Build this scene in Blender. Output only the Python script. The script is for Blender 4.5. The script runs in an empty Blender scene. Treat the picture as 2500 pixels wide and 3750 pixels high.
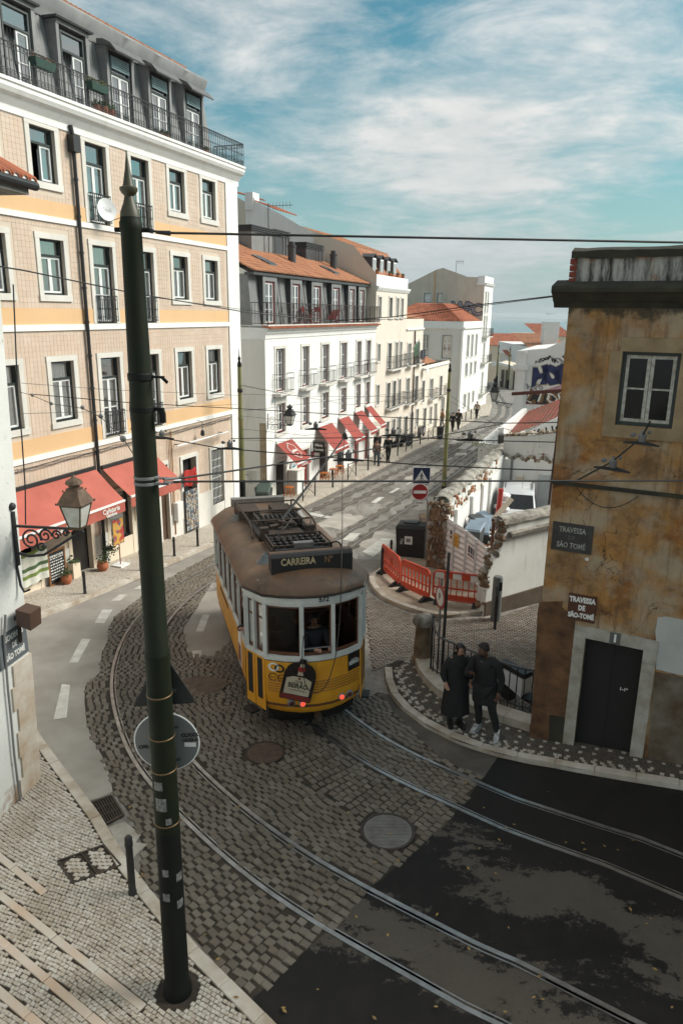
import bpy,math,random
import numpy as np
from mathutils import Vector,Matrix
random.seed(7)
rng=np.random.default_rng(11)
scene=bpy.context.scene
COL=scene.collection
R=math.radians
# ------------------------------------------------------------------ camera
CAMZ=7.7
PITCH,ROLL=R(15.4),R(0.7)
FPX,CX,CY=1663.0*2500/1568,1250.0,1875.0      # calibrated from the facade lines
cam_d=bpy.data.cameras.new('camera')
cam=bpy.data.objects.new('camera',cam_d)
COL.objects.link(cam)
cam.matrix_world=(Matrix.Translation((0,0,CAMZ))@Matrix.Rotation(R(90)-PITCH,4,'X')@Matrix.Rotation(ROLL,4,'Z'))
cam_d.sensor_fit='VERTICAL'
cam_d.sensor_height=36.0
cam_d.lens=FPX/3750*36.0
cam_d.clip_start=0.1
cam_d.clip_end=40000
scene.camera=cam
# ------------------------------------------------------------------ light
SUN_HEAD,SUN_EL=R(80),R(38)# heading measured clockwise from the view axis (+Y)
CLOUD_ROT,CLOUD_LOC=14,(5.9,3.2,0)
wd=bpy.data.worlds.new('World')
scene.world=wd
wd.use_nodes=True
nt=wd.node_tree
nt.nodes.clear()
def WN(t,**k):
 n=nt.nodes.new(t)
 for a,b in k.items():setattr(n,a,b)
 return n
def WL(a,b):nt.links.new(a,b)
out=WN('ShaderNodeOutputWorld')
bg=WN('ShaderNodeBackground')
bg.inputs['Strength'].default_value=0.112
sky=WN('ShaderNodeTexSky',sky_type='NISHITA',sun_disc=False)
sky.sun_elevation=SUN_EL
sky.sun_rotation=SUN_HEAD
sky.altitude=50;sky.air_density=1.0;sky.dust_density=1.0;sky.ozone_density=1.0
tint=WN('ShaderNodeMix',data_type='RGBA',blend_type='MULTIPLY')
tint.inputs['Factor'].default_value=1.0
tint.inputs['B'].default_value=(0.42,0.78,0.68,1)
WL(sky.outputs['Color'],tint.inputs['A'])
tc=WN('ShaderNodeTexCoord')
sep=WN('ShaderNodeSeparateXYZ');WL(tc.outputs['Generated'],sep.inputs[0])
def wmath(op,a,b=None,c=None):
 n=WN('ShaderNodeMath',operation=op)
 for i,v in enumerate((a,b,c)):
  if v is None:continue
  if isinstance(v,(int,float)):n.inputs[i].default_value=v
  else:WL(v,n.inputs[i])
 return n.outputs[0]
zz=wmath('ADD',wmath('MAXIMUM',sep.outputs['Z'],0.0),0.11)
comb=WN('ShaderNodeCombineXYZ')
WL(wmath('DIVIDE',sep.outputs['X'],zz),comb.inputs[0]);WL(wmath('DIVIDE',sep.outputs['Y'],zz),comb.inputs[1])
def cloud_noise(scale,rot,sx,sy,loc,det,rough,dist=0.0):
 mp=WN('ShaderNodeMapping');WL(comb.outputs[0],mp.inputs[0])
 mp.inputs['Rotation'].default_value=(0,0,R(rot));mp.inputs['Location'].default_value=loc;mp.inputs['Scale'].default_value=(sx,sy,1)
 q=WN('ShaderNodeTexNoise');WL(mp.outputs[0],q.inputs['Vector'])
 q.inputs['Scale'].default_value=scale;q.inputs['Detail'].default_value=det;q.inputs['Roughness'].default_value=rough;q.inputs['Distortion'].default_value=dist
 return q.outputs['Fac']
cover=cloud_noise(0.62,CLOUD_ROT,0.8,0.62,CLOUD_LOC,3,0.45,0.2)
wisp=cloud_noise(2.2,CLOUD_ROT-8,0.8,0.9,(3,1,0),7,0.62,0.5)
fine=cloud_noise(7.0,CLOUD_ROT,1,1,(0,5,0),4,0.6)
mixn=wmath('ADD',wmath('MULTIPLY',cover,0.66),wmath('ADD',wmath('MULTIPLY',wisp,0.27),wmath('MULTIPLY',fine,0.07)))
ramp=WN('ShaderNodeValToRGB');WL(mixn,ramp.inputs[0])
ramp.color_ramp.elements[0].position=0.45;ramp.color_ramp.elements[0].color=(0,0,0,1)
ramp.color_ramp.elements[1].position=0.575;ramp.color_ramp.elements[1].color=(1,1,1,1)
cl=WN('ShaderNodeMix',data_type='RGBA')
WL(wmath('MULTIPLY',ramp.outputs[0],0.95),cl.inputs['Factor'])
ccol=WN('ShaderNodeValToRGB');WL(wmath('ADD',wmath('MULTIPLY',wisp,0.7),wmath('MULTIPLY',fine,0.3)),ccol.inputs[0])
ccol.color_ramp.elements[0].position=0.36;ccol.color_ramp.elements[0].color=(4.3,4.6,4.6,1)
ccol.color_ramp.elements[1].position=0.62;ccol.color_ramp.elements[1].color=(6.3,6.2,6.0,1)
WL(tint.outputs['Result'],cl.inputs['A']);WL(ccol.outputs[0],cl.inputs['B'])
# hazy band of even grey-blue air right round the horizon
hz=wmath('POWER',wmath('SUBTRACT',1.0,wmath('MINIMUM',wmath('MAXIMUM',wmath('MULTIPLY',sep.outputs['Z'],3.3),0.0),1.0)),1.5)
hmix=WN('ShaderNodeMix',data_type='RGBA')
WL(wmath('MULTIPLY',hz,0.92),hmix.inputs['Factor'])
WL(cl.outputs['Result'],hmix.inputs['A']);hmix.inputs['B'].default_value=(3.1,3.65,3.85,1)
WL(hmix.outputs['Result'],bg.inputs['Color'])
WL(bg.outputs[0],out.inputs['Surface'])
sun_d=bpy.data.lights.new('sun','SUN')
sun_d.energy=3.8;sun_d.angle=R(26);sun_d.color=(1.0,0.945,0.87)
sun=bpy.data.objects.new('sun',sun_d);COL.objects.link(sun)
sdir=Vector((math.sin(SUN_HEAD)*math.cos(SUN_EL),math.cos(SUN_HEAD)*math.cos(SUN_EL),math.sin(SUN_EL)))
sun.rotation_euler=sdir.to_track_quat('Z','Y').to_euler()
scene.render.engine='CYCLES'
vs=scene.view_settings
cy=scene.cycles
cy.use_adaptive_sampling=True;cy.adaptive_threshold=0.025;cy.use_denoising=True
cy.max_bounces=6;cy.diffuse_bounces=3;cy.glossy_bounces=3;cy.transmission_bounces=4;cy.transparent_max_bounces=12;cy.volume_bounces=0
vs.view_transform='Standard';vs.look='None';vs.gamma=1;vs.exposure=0.35
# ------------------------------------------------------------------ geometry of the place
def ray(x,y):
 a,b=x-CX,-(y-CY)
 c,s=math.cos(ROLL),math.sin(ROLL)
 a,b=a*c-b*s,a*s+b*c
 cp,sp=math.cos(PITCH),math.sin(PITCH)
 return Vector((a,FPX*cp+b*sp,-FPX*sp+b*cp))
CAMP=Vector((0,0,CAMZ))
def atz(x,y,z):
 r=ray(x,y);return CAMP+r*((z-CAMZ)/r.z)
def atY(x,y,Y):
 r=ray(x,y);return CAMP+r*(Y/r.y)
SD=R(21.2)# the street runs 21.2 degrees right of the view axis
SU=Vector((math.sin(SD),math.cos(SD),0));SV=Vector((math.cos(SD),-math.sin(SD),0))
def ST(t,s,z=0.0):return SU*s+SV*t+Vector((0,0,z))
def Gs(s):return float(np.interp(s,[8,33,46,60,75,90,160,320],[0,-1.45,-1.85,-2.2,-2.6,-3.1,-6.5,-40]))
def G(x,y):
 s=x*SU.x+y*SU.y;t=x*SV.x+y*SV.y
 z=Gs(s)+0.096*max(0.0,t+1)*min(1.0,max(0.0,(14.5-s)/2))
 return min(0.05,z)if s<20 else z
def gp(x,y,dz=0.0):
 z=0.0
 for _ in range(40):
  p=atz(x,y,z+dz);z=G(p.x,p.y)
 return Vector((p.x,p.y,z))
def Zm(ox,oy,sc):return lambda x,y:(ox+x*sc,oy+y*sc)
# ------------------------------------------------------------------ mesh builder
class MB:
 def __init__(s,off=(0,0,0)):
  s.V=[];s.F=[];s.off=Vector(off)
 def add(s,vs_,fs):
  n=len(s.V);s.V+=[tuple(v)for v in vs_];s.F+=[tuple(i+n for i in f)for f in fs];return s
 def hexa(s,p):return s.add(p,[(0,3,2,1),(4,5,6,7),(0,1,5,4),(1,2,6,5),(2,3,7,6),(3,0,4,7)])
 def box(s,x0,x1,y0,y1,z0,z1):
  return s.hexa([(x0,y0,z0),(x1,y0,z0),(x1,y1,z0),(x0,y1,z0),(x0,y0,z1),(x1,y0,z1),(x1,y1,z1),(x0,y1,z1)])
 def poly(s,p):return s.add(p,[tuple(range(len(p)))])
 def prism(s,p,v):
  v=Vector(v);q=[Vector(a)+v for a in p];n=len(p)
  return s.add(list(p)+q,[tuple(range(n))[::-1],tuple(range(n,2*n))]+[(i,(i+1)%n,n+(i+1)%n,n+i)for i in range(n)])
 def bar(s,p,q,w,h=None,up=(0,0,1)):
  p,q=Vector(p),Vector(q);h=w if h is None else h
  d=(q-p).normalized();u=Vector(up)
  if abs(d.dot(u))>0.98:u=Vector((1,0,0))
  a=d.cross(u).normalized()*(w/2);b=a.cross(d).normalized()*(h/2)
  return s.hexa([p-a-b,p+a-b,p+a+b,p-a+b,q-a-b,q+a-b,q+a+b,q-a+b])
 def tube(s,path,r,n=8,cap=True,closed=False):
  P=[Vector(p)for p in path];m=len(P);rs=r if isinstance(r,(list,tuple))else[r]*m
  N0=None;base=len(s.V)
  for i in range(m):
   if closed:d=P[(i+1)%m]-P[i-1]
   else:d=P[min(i+1,m-1)]-P[max(i-1,0)]
   d=d.normalized()if d.length>1e-9 else Vector((0,0,1))
   if N0 is None:
    u=Vector((0,0,1))if abs(d.z)<0.9 else Vector((1,0,0))
    N0=d.cross(u).normalized()
   else:
    N0=N0-d*N0.dot(d)
    N0=N0.normalized()if N0.length>1e-6 else d.orthogonal().normalized()
   B=d.cross(N0)
   for k in range(n):
    a=2*math.pi*k/n
    s.V.append(tuple(P[i]+(N0*math.cos(a)+B*math.sin(a))*rs[i]))
  for i in range(m if closed else m-1):
   j=(i+1)%m
   for k in range(n):
    l=(k+1)%n
    s.F.append((base+i*n+k,base+i*n+l,base+j*n+l,base+j*n+k))
  if cap and not closed:
   s.F.append(tuple(base+k for k in range(n))[::-1]);s.F.append(tuple(base+(m-1)*n+k for k in range(n)))
  return s
 def lathe(s,prof,n=16,c=(0,0,0),ax='z'):
  base=len(s.V);m=len(prof)
  for r,z in prof:
   for k in range(n):
    a=2*math.pi*k/n;x,y=r*math.cos(a),r*math.sin(a)
    p=(x,y,z)if ax=='z' else((z,x,y)if ax=='x' else(y,z,x))
    s.V.append((c[0]+p[0],c[1]+p[1],c[2]+p[2]))
  for i in range(m-1):
   for k in range(n):
    l=(k+1)%n
    s.F.append((base+i*n+k,base+i*n+l,base+(i+1)*n+l,base+(i+1)*n+k))
  s.F.append(tuple(base+k for k in range(n))[::-1]);s.F.append(tuple(base+(m-1)*n+k for k in range(n)))
  return s
 def ball(s,c,rx,ry=None,rz=None,n=10,m=6):
  ry=rx if ry is None else ry;rz=rx if rz is None else rz
  pr=[(math.sin(math.pi*i/m),-math.cos(math.pi*i/m))for i in range(m+1)]
  base=len(s.V)
  for r,z in pr:
   for k in range(n):
    a=2*math.pi*k/n;s.V.append((c[0]+rx*r*math.cos(a),c[1]+ry*r*math.sin(a),c[2]+rz*z))
  for i in range(m):
   for k in range(n):
    l=(k+1)%n;s.F.append((base+i*n+k,base+i*n+l,base+(i+1)*n+l,base+(i+1)*n+k))
  return s
 def mesh(s,name,mat=None,smooth=False):
  me=bpy.data.meshes.new(name)
  V=[(v[0]-s.off.x,v[1]-s.off.y,v[2]-s.off.z)for v in s.V]
  me.from_pydata(V,[],s.F)
  if mat is not None:me.materials.append(mat)
  if smooth:
   me.polygons.foreach_set('use_smooth',[True]*len(me.polygons))
   try:me.set_sharp_from_angle(angle=R(38))
   except Exception:pass
  me.update()
  return me
 def build(s,name,mat,parent=None,smooth=False,loc=None,rotz=None):
  return obj(name,s.mesh(name,mat,smooth),parent,loc,rotz)
def obj(name,me,parent=None,loc=None,rotz=None):
 o=bpy.data.objects.new(name,me);COL.objects.link(o)
 if parent is not None:o.parent=parent
 if loc is not None:o.location=loc
 if rotz is not None:o.rotation_euler=(0,0,rotz)
 return o
def tag(o,label,cat,group=None):
 o['label']=label;o['category']=cat
 if group:o['group']=group
 return o
def struct(o):o['kind']='structure';return o
def stuff(o):o['kind']='stuff';return o
def thing(name,label,cat,loc=(0,0,0),rotz=0.0,group=None):
 return tag(obj(name,None,None,loc,rotz),label,cat,group)
def street_thing(name,label,cat,t,s,z,group=None):
 """root in street axes: local x = outwards (t), local y = along the street (s)"""
 return thing(name,label,cat,ST(t,s,z),-SD,group)
def copy_tree(o,parent=None,label=None):
 c=o.copy();COL.objects.link(c);c.parent=parent
 if label:c['label']=label
 for ch in list(o.children):copy_tree(ch,c)
 return c
# ------------------------------------------------------------------ materials
MATS={}
class NB:
 def __init__(s,name):
  s.m=bpy.data.materials.new(name);s.m.use_nodes=True;s.t=s.m.node_tree
  s.b=s.t.nodes['Principled BSDF'];s.pos=None
 def n(s,t,**k):
  q=s.t.nodes.new(t)
  for a,b in k.items():setattr(q,a,b)
  return q
 def l(s,a,b):s.t.links.new(a,b)
 def setin(s,sock,v):
  if isinstance(v,(int,float)):sock.default_value=v
  elif isinstance(v,(tuple,list)):sock.default_value=tuple(v)+((1,)if len(v)==3 and sock.type=='RGBA' else())
  else:s.l(v,sock)
 def P(s):
  if s.pos is None:s.pos=s.n('ShaderNodeNewGeometry').outputs['Position']
  return s.pos
 def map(s,v=None,scale=(1,1,1),loc=(0,0,0),rot=(0,0,0)):
  q=s.n('ShaderNodeMapping');s.l(v if v is not None else s.P(),q.inputs[0])
  q.inputs['Scale'].default_value=scale;q.inputs['Location'].default_value=loc;q.inputs['Rotation'].default_value=rot
  return q.outputs[0]
 def noise(s,scale,detail=5,rough=0.55,v=None,dist=0.0):
  q=s.n('ShaderNodeTexNoise');s.l(v if v is not None else s.P(),q.inputs['Vector'])
  q.inputs['Scale'].default_value=scale;q.inputs['Detail'].default_value=detail;q.inputs['Roughness'].default_value=rough;q.inputs['Distortion'].default_value=dist
  return q.outputs['Fac']
 def voro(s,scale,v=None,feature='F1',out='Distance'):
  q=s.n('ShaderNodeTexVoronoi',feature=feature);s.l(v if v is not None else s.P(),q.inputs['Vector'])
  q.inputs['Scale'].default_value=scale
  return q.outputs[out]
 def math(s,op,a,b=None,c=None):
  q=s.n('ShaderNodeMath',operation=op)
  for i,v in enumerate((a,b,c)):
   if v is not None:s.setin(q.inputs[i],v)
  return q.outputs[0]
 def ramp(s,f,stops,interp='LINEAR'):
  q=s.n('ShaderNodeValToRGB');s.l(f,q.inputs[0]);cr=q.color_ramp;cr.interpolation=interp
  while len(cr.elements)<len(stops):cr.elements.new(0.5)
  for e,(p,c)in zip(cr.elements,stops):
   e.position=p;e.color=(c,c,c,1)if isinstance(c,(int,float))else tuple(c)+(1,)
  return q.outputs[0]
 def mix(s,f,a,b,mode='MIX'):
  q=s.n('ShaderNodeMix',data_type='RGBA',blend_type=mode)
  s.setin(q.inputs['Factor'],f);s.setin(q.inputs['A'],a);s.setin(q.inputs['B'],b)
  return q.outputs['Result']
 def bump(s,h,strength=0.4,dist=0.02):
  q=s.n('ShaderNodeBump');s.l(h,q.inputs['Height']);q.inputs['Strength'].default_value=strength;q.inputs['Distance'].default_value=dist
  s.l(q.outputs[0],s.b.inputs['Normal'])
 def out(s,col=None,rough=None,metal=None,spec=None):
  if col is not None:s.setin(s.b.inputs['Base Color'],col)
  if rough is not None:s.setin(s.b.inputs['Roughness'],rough)
  if metal is not None:s.setin(s.b.inputs['Metallic'],metal)
  if spec is not None:s.setin(s.b.inputs['Specular IOR Level'],spec)
  return s.m
def mat(name,col,rough=0.7,metal=0.0,var=0.25,scale=2.5,col2=None,bump=0.0,bscale=60,spec=None):
 """plain procedural material: two tones mixed by noise plus fine relief"""
 if name in MATS:return MATS[name]
 b=NB(name)
 c2=col2 if col2 is not None else tuple(c*(1-var)for c in col)
 f=b.ramp(b.noise(scale,4,0.6),[(0.32,0.0),(0.68,1.0)])
 c=b.mix(f,col,c2)
 if bump:b.bump(b.noise(bscale,4),bump,0.01)
 MATS[name]=b.out(c,rough,metal,spec)
 return MATS[name]
def text_mesh(body,size,depth=0.002,bold=0.0,space=1.0,align='CENTER'):
 cu=bpy.data.curves.new('lettering','FONT');cu.body=body;cu.size=size;cu.extrude=depth;cu.offset=bold
 cu.align_x=align;cu.align_y='CENTER';cu.space_character=space;cu.resolution_u=2
 o=bpy.data.objects.new('lettering',cu);COL.objects.link(o)
 bpy.context.view_layer.update()
 me=bpy.data.meshes.new_from_object(o.evaluated_get(bpy.context.evaluated_depsgraph_get()))
 bpy.data.objects.remove(o);bpy.data.curves.remove(cu)
 return me
def lettering(body,size,m,parent,origin,xdir,ydir,depth=0.002,bold=0.0,name='lettering',space=1.0,squash=1.0,bend=None):
 me=text_mesh(body,size,depth,bold,space);X=Vector(xdir).normalized();Y=Vector(ydir).normalized();Zd=X.cross(Y)
 for v in me.vertices:
  p=v.co.copy()
  q=Vector(origin)+X*p.x*squash+Y*p.y+Zd*p.z
  v.co=bend(q)if bend else q
 me.materials.clear();me.materials.append(m);me.update()
 return obj(name,me,parent)
def spline(pts,n=8):
 """Catmull-Rom through points"""
 P=[Vector(p)for p in pts];P=[P[0]*2-P[1]]+P+[P[-1]*2-P[-2]];o=[]
 for i in range(1,len(P)-2):
  for k in range(n):
   t=k/n;a,b,c,d=P[i-1],P[i],P[i+1],P[i+2]
   o.append(0.5*((2*b)+(c-a)*t+(2*a-5*b+4*c-d)*t*t+(3*b-a-3*c+d)*t**3))
 o.append(P[-2]);return o
# ------------------------------------------------------------------ ground, water, hills
def m_asphalt_old():
 b=NB('worn_asphalt')
 f=b.noise(0.55,8,0.62);g=b.noise(6,6,0.6);h=b.noise(140,3,0.6)
 c=b.ramp(f,[(0.28,(0.19,0.172,0.148)),(0.5,(0.31,0.285,0.25)),(0.72,(0.40,0.375,0.335))])
 c=b.mix(b.ramp(g,[(0.35,0.4),(0.65,0.0)]),c,(0.10,0.085,0.07))
 st_=b.noise(1.1,9,0.7,b.map(scale=(1.9,0.35,1),rot=(0,0,SD)),0.8)
 c=b.mix(b.ramp(st_,[(0.5,0.0),(0.66,0.75)]),c,(0.075,0.06,0.048))
 cr=b.math('ABSOLUTE',b.math('SUBTRACT',b.noise(0.8,7,0.6,dist=1.2),0.5))
 c=b.mix(b.ramp(cr,[(0.0,0.7),(0.006,0.0)]),c,(0.06,0.05,0.04))
 c=b.mix(b.ramp(h,[(0.3,0.35),(0.7,0.0)]),c,(0.08,0.07,0.06))
 b.bump(b.math('ADD',h,b.math('MULTIPLY',g,0.6)),0.35,0.01)
 return b.out(c,b.ramp(f,[(0.3,0.7),(0.7,0.85)]))
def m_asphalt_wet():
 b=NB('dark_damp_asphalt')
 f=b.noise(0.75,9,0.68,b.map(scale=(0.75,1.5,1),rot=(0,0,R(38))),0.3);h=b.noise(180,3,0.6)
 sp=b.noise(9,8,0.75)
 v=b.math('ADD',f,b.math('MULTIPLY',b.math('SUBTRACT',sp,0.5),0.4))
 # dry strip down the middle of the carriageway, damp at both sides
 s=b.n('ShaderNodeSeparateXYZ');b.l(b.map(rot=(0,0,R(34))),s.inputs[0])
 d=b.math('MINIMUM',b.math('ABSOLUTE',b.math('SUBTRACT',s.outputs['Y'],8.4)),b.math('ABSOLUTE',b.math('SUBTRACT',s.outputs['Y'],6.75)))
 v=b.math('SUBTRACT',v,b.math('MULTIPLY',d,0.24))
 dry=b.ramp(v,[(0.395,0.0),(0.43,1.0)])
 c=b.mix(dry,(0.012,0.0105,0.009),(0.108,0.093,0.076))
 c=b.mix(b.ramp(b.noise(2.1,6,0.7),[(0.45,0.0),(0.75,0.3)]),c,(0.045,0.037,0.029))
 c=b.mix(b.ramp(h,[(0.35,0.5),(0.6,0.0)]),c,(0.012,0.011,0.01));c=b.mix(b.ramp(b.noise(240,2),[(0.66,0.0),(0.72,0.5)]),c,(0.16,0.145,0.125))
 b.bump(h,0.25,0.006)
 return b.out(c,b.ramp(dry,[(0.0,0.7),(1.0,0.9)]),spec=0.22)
def m_stone(name,tones,rough=0.75,stain=(0.1,0.075,0.05),stain_amt=0.5):
 b=NB(name)
 a=b.n('ShaderNodeAttribute',attribute_name='rnd').outputs['Fac']
 o=b.n('ShaderNodeObjectInfo').outputs['Random']
 r=b.math('FRACT',b.math('ADD',a,b.math('MULTIPLY',o,1.7)))
 n_=len(tones)
 c=b.ramp(r,[(i/(n_-1),t)for i,t in enumerate(tones)])
 c=b.mix(b.ramp(b.noise(1.1,6,0.6),[(0.42,0.0),(0.72,stain_amt)]),c,stain)
 c=b.mix(b.ramp(b.noise(90,4,0.6),[(0.35,0.35),(0.7,0.0)]),c,stain)
 b.bump(b.noise(70,4),0.5,0.006)
 return b.out(c,rough,spec=0.4)
M_ASPH,M_WET=m_asphalt_old(),m_asphalt_wet()
M_COB=m_stone('basalt_cobble',[(0.115,0.098,0.078),(0.16,0.138,0.11),(0.19,0.165,0.133),(0.125,0.10,0.076),(0.225,0.198,0.162),(0.15,0.12,0.09)],0.62)
M_COB2=m_stone('grey_cobble',[(0.17,0.15,0.125),(0.25,0.225,0.19),(0.20,0.15,0.12),(0.30,0.27,0.23)],0.65)
M_CAL=m_stone('limestone_sett',[(0.50,0.455,0.39),(0.60,0.56,0.49),(0.44,0.38,0.31),(0.64,0.60,0.54),(0.53,0.47,0.39)],0.7,(0.21,0.15,0.095),0.55)
M_CALD=m_stone('dark_sett',[(0.07,0.06,0.05),(0.11,0.095,0.08),(0.09,0.075,0.06)],0.65)
M_JOINT=mat('joint_soil',(0.024,0.019,0.014),0.95,col2=(0.055,0.041,0.029),scale=6,bump=0.4)
M_KERB=mat('limestone_kerb',(0.56,0.515,0.445),0.75,col2=(0.33,0.26,0.19),scale=2.2,bump=0.4,bscale=50)
M_STEEL=mat('polished_rail',(0.42,0.41,0.40),0.36,0.85,col2=(0.25,0.24,0.22),scale=5)
M_GROOVE=mat('rail_groove',(0.02,0.017,0.014),0.8)
M_CONC=mat('grey_concrete',(0.36,0.335,0.295),0.85,col2=(0.24,0.215,0.185),scale=1.3,bump=0.4,bscale=90)
M_IRON=mat('cast_iron',(0.05,0.045,0.04),0.55,0.5,col2=(0.085,0.06,0.045),scale=6,bump=0.3)
M_BLACK=mat('black_paint',(0.02,0.02,0.021),0.5,var=0.3)
def axis_pts(a,b,steps):
 o=[a]
 for lim,d in steps:
  while o[-1]<min(lim,b)-1e-6:o.append(min(o[-1]+d,lim,b))
 return o
xs=axis_pts(-400,400,[(-60,40),(-16,4),(16,0.5),(60,4),(400,40)])
ys=axis_pts(-60,330,[(0,10),(42,0.5),(170,3),(330,20)])
def terrain_z(x,y):
 return G(x,y)-(0.03 if(y<11.4 and x>-1.0)else 0.0)
V=[(x,y,terrain_z(x,y))for y in ys for x in xs];nx=len(xs)
F_=[(j*nx+i,j*nx+i+1,(j+1)*nx+i+1,(j+1)*nx+i)for j in range(len(ys)-1)for i in range(nx-1)]
g=MB();g.add(V,F_)
# the hill falls away behind the last roofs down to the water
last=[(x,330,terrain_z(x,330))for x in xs]
g.add(last+[(x*4,620,-66)for x in xs],[(i,i+1,nx+i+1,nx+i)for i in range(nx-1)])
ground=struct(g.build('ground',M_ASPH,smooth=True))
def m_water():
 b=NB('river_water')
 b.bump(b.noise(0.05,6,0.6,b.map(scale=(1,2.5,1))),0.5,1.5)
 return b.out(b.mix(b.noise(0.0015,5),(0.055,0.16,0.17),(0.085,0.20,0.205)),0.35)
struct(MB().poly([(-16000,420,-60),(16000,420,-60),(16000,13000,-60),(-16000,13000,-60)]).build('river',m_water()))
hl=MB();hp=[]
for i in range(121):
 x=-15000+i*250
 h=26+16*math.sin(i*0.31)+10*math.sin(i*0.83+1)+7*random.random()+(10 if 80<i<110 else 0)
 hp.append((x,h))
hv=[(x,10800,-61)for x,h in hp]+[(x,11300,-60+h)for x,h in hp]+[(x,12800,-61)for x,h in hp]
n_=len(hp)
hl.add(hv,[(i,i+1,n_+i+1,n_+i)for i in range(n_-1)]+[(n_+i,n_+i+1,2*n_+i+1,2*n_+i)for i in range(n_-1)])
struct(hl.build('hills',mat('far_shore',(0.10,0.12,0.10),0.9,col2=(0.30,0.29,0.27),scale=0.004),smooth=True))
def along(P,lens):
 """points at arc lengths"""
 d=[0]
 for i in range(1,len(P)):d.append(d[-1]+(P[i]-P[i-1]).length)
 x=np.interp(lens,d,[p.x for p in P]);y=np.interp(lens,d,[p.y for p in P])
 return np.stack([x,y],1),d[-1]
# ------------------------------------------------------------------ tram tracks (grooved rails)
QZ=Zm(900,2600,1.0204);Q0=Zm(0,1900,0.5102);D2=lambda x,y:(x*2500/1568,y*2500/1568)
A_out=[gp(*QZ(*p))for p in((880,1120),(750,1050),(600,970),(430,870),(300,800),(200,750),(100,680),(0,600))]
A_out+=[gp(*D2(*p))for p in((430,1895),(300,1750),(281,1694),(265,1646),(253,1592),(254,1554),(269,1496),(298,1438),(336,1397),(394,1349),(493,1295))]
A_out+=[gp(*D2(*p))for p in((640,1214),(785.7,1143),(1010.8,1036.4),(1063,1002))]
A_out+=[gp(*Zm(1600,1350,.3189)(*p))for p in((640,590),(720,480),(690,380),(630,270))]
A_out=[A_out[0]+(A_out[0]-A_out[2])*3]+A_out
def smooth_path(P,it=2):
 P=[p.copy()for p in P]
 for _ in range(it):P=[P[0]]+[P[i]*0.6+(P[i-1]+P[i+1])*0.2 for i in range(1,len(P)-1)]+[P[-1]]
 return P
def even(P,d=0.6):
 q,L=along(P,np.arange(0,along(P,[0])[1],d));return[Vector((a,b_,0))for a,b_ in q]+[Vector((P[-1].x,P[-1].y,0))]
def on_ground(P):return[Vector((p.x,p.y,G(p.x,p.y)))for p in P]
A_out=on_ground(spline(smooth_path(even(spline(A_out,6)),5),4))
def offset_path(P,d):
 o=[]
 for i in range(len(P)):
  t_=(P[min(i+1,len(P)-1)]-P[max(i-1,0)]);t_.z=0;t_.normalize()
  o.append(P[i]+Vector((t_.y,-t_.x,0))*d)
 return o
A_in=offset_path(A_out,0.9)
B_l=[gp(*QZ(*p))for p in((1568,680),(1400,610),(1250,550),(1050,475),(850,400),(700,325),(520,250),(400,185),(300,110))]
B_l=[B_l[0]+(B_l[0]-B_l[2])*3]+B_l
tram_h=R(16);TB=Vector((-math.sin(tram_h),math.cos(tram_h),0));TR=Vector((math.cos(tram_h),math.sin(tram_h),0))
TRAM0=Vector((-0.48,12.585,0))
def gz(p,dz=0.0):return Vector((p.x,p.y,G(p.x,p.y)+dz))
B_l+=[gz(TRAM0+TB*y+TR*x)for y,x in((1.9,-0.45),(3.6,-0.52),(5.2,-0.45))]
B_l+=[gz(Vector(p))for p in((-2.2,20.3,0),(-1.35,23.6,0))]
B_l+=[gp(*D2(*p))for p in((785.7,1230.7),(1010.8,1086.7))]
B_l+=[B_l[-1]+SU*20]
B_l=on_ground(spline(smooth_path(even(spline(B_l,6)),5),4))
B_r=offset_path(B_l,0.9)
def rail(P,side,parent,zoff=0.02):
 hw=0.032;m=MB();k=MB()
 rows=[];gr=[]
 for i in range(len(P)):
  t_=(P[min(i+1,len(P)-1)]-P[max(i-1,0)]);t_.z=0;t_.normalize();nn=Vector((t_.y,-t_.x,0))*side
  z=G(P[i].x,P[i].y)
  b_=Vector((P[i].x,P[i].y,0))
  rows.append([b_+nn*a+Vector((0,0,z+h))for a,h in((-hw,-0.02),(-hw,zoff),(hw,zoff),(hw,0.008),(hw+0.036,0.008),(hw+0.036,zoff-0.004),(hw+0.054,zoff-0.004),(hw+0.054,-0.02))])
 for i in range(len(rows)-1):
  for a in(0,1,2,4,5,6):m.add([rows[i][a],rows[i][a+1],rows[i+1][a+1],rows[i+1][a]],[(0,1,2,3)])
  k.add([rows[i][3],rows[i][4],rows[i+1][4],rows[i+1][3]],[(0,1,2,3)])
 r_=m.build('rail',M_STEEL,parent)
 k.build('groove',M_GROOVE,r_)
 return r_
trA=thing('tram_track','curved tram track sweeping round behind the green pole, nearest the camera','track',(0,0,0),group='tram tracks')
rail(A_out,1,trA);rail(A_in,-1,trA)
trB=thing('tram_track','tram track the yellow tram stands on','track',(0,0,0),group='tram tracks')
rail(B_l,1,trB);rail(B_r,-1,trB)
RAILS=np.array([(p.x,p.y)for P in(A_out,A_in,B_l,B_r)for p in P])
def near_rail(x,y,d):
 q=RAILS-np.array([x,y]);return(q[:,0]**2+q[:,1]**2).min()<d*d
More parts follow.
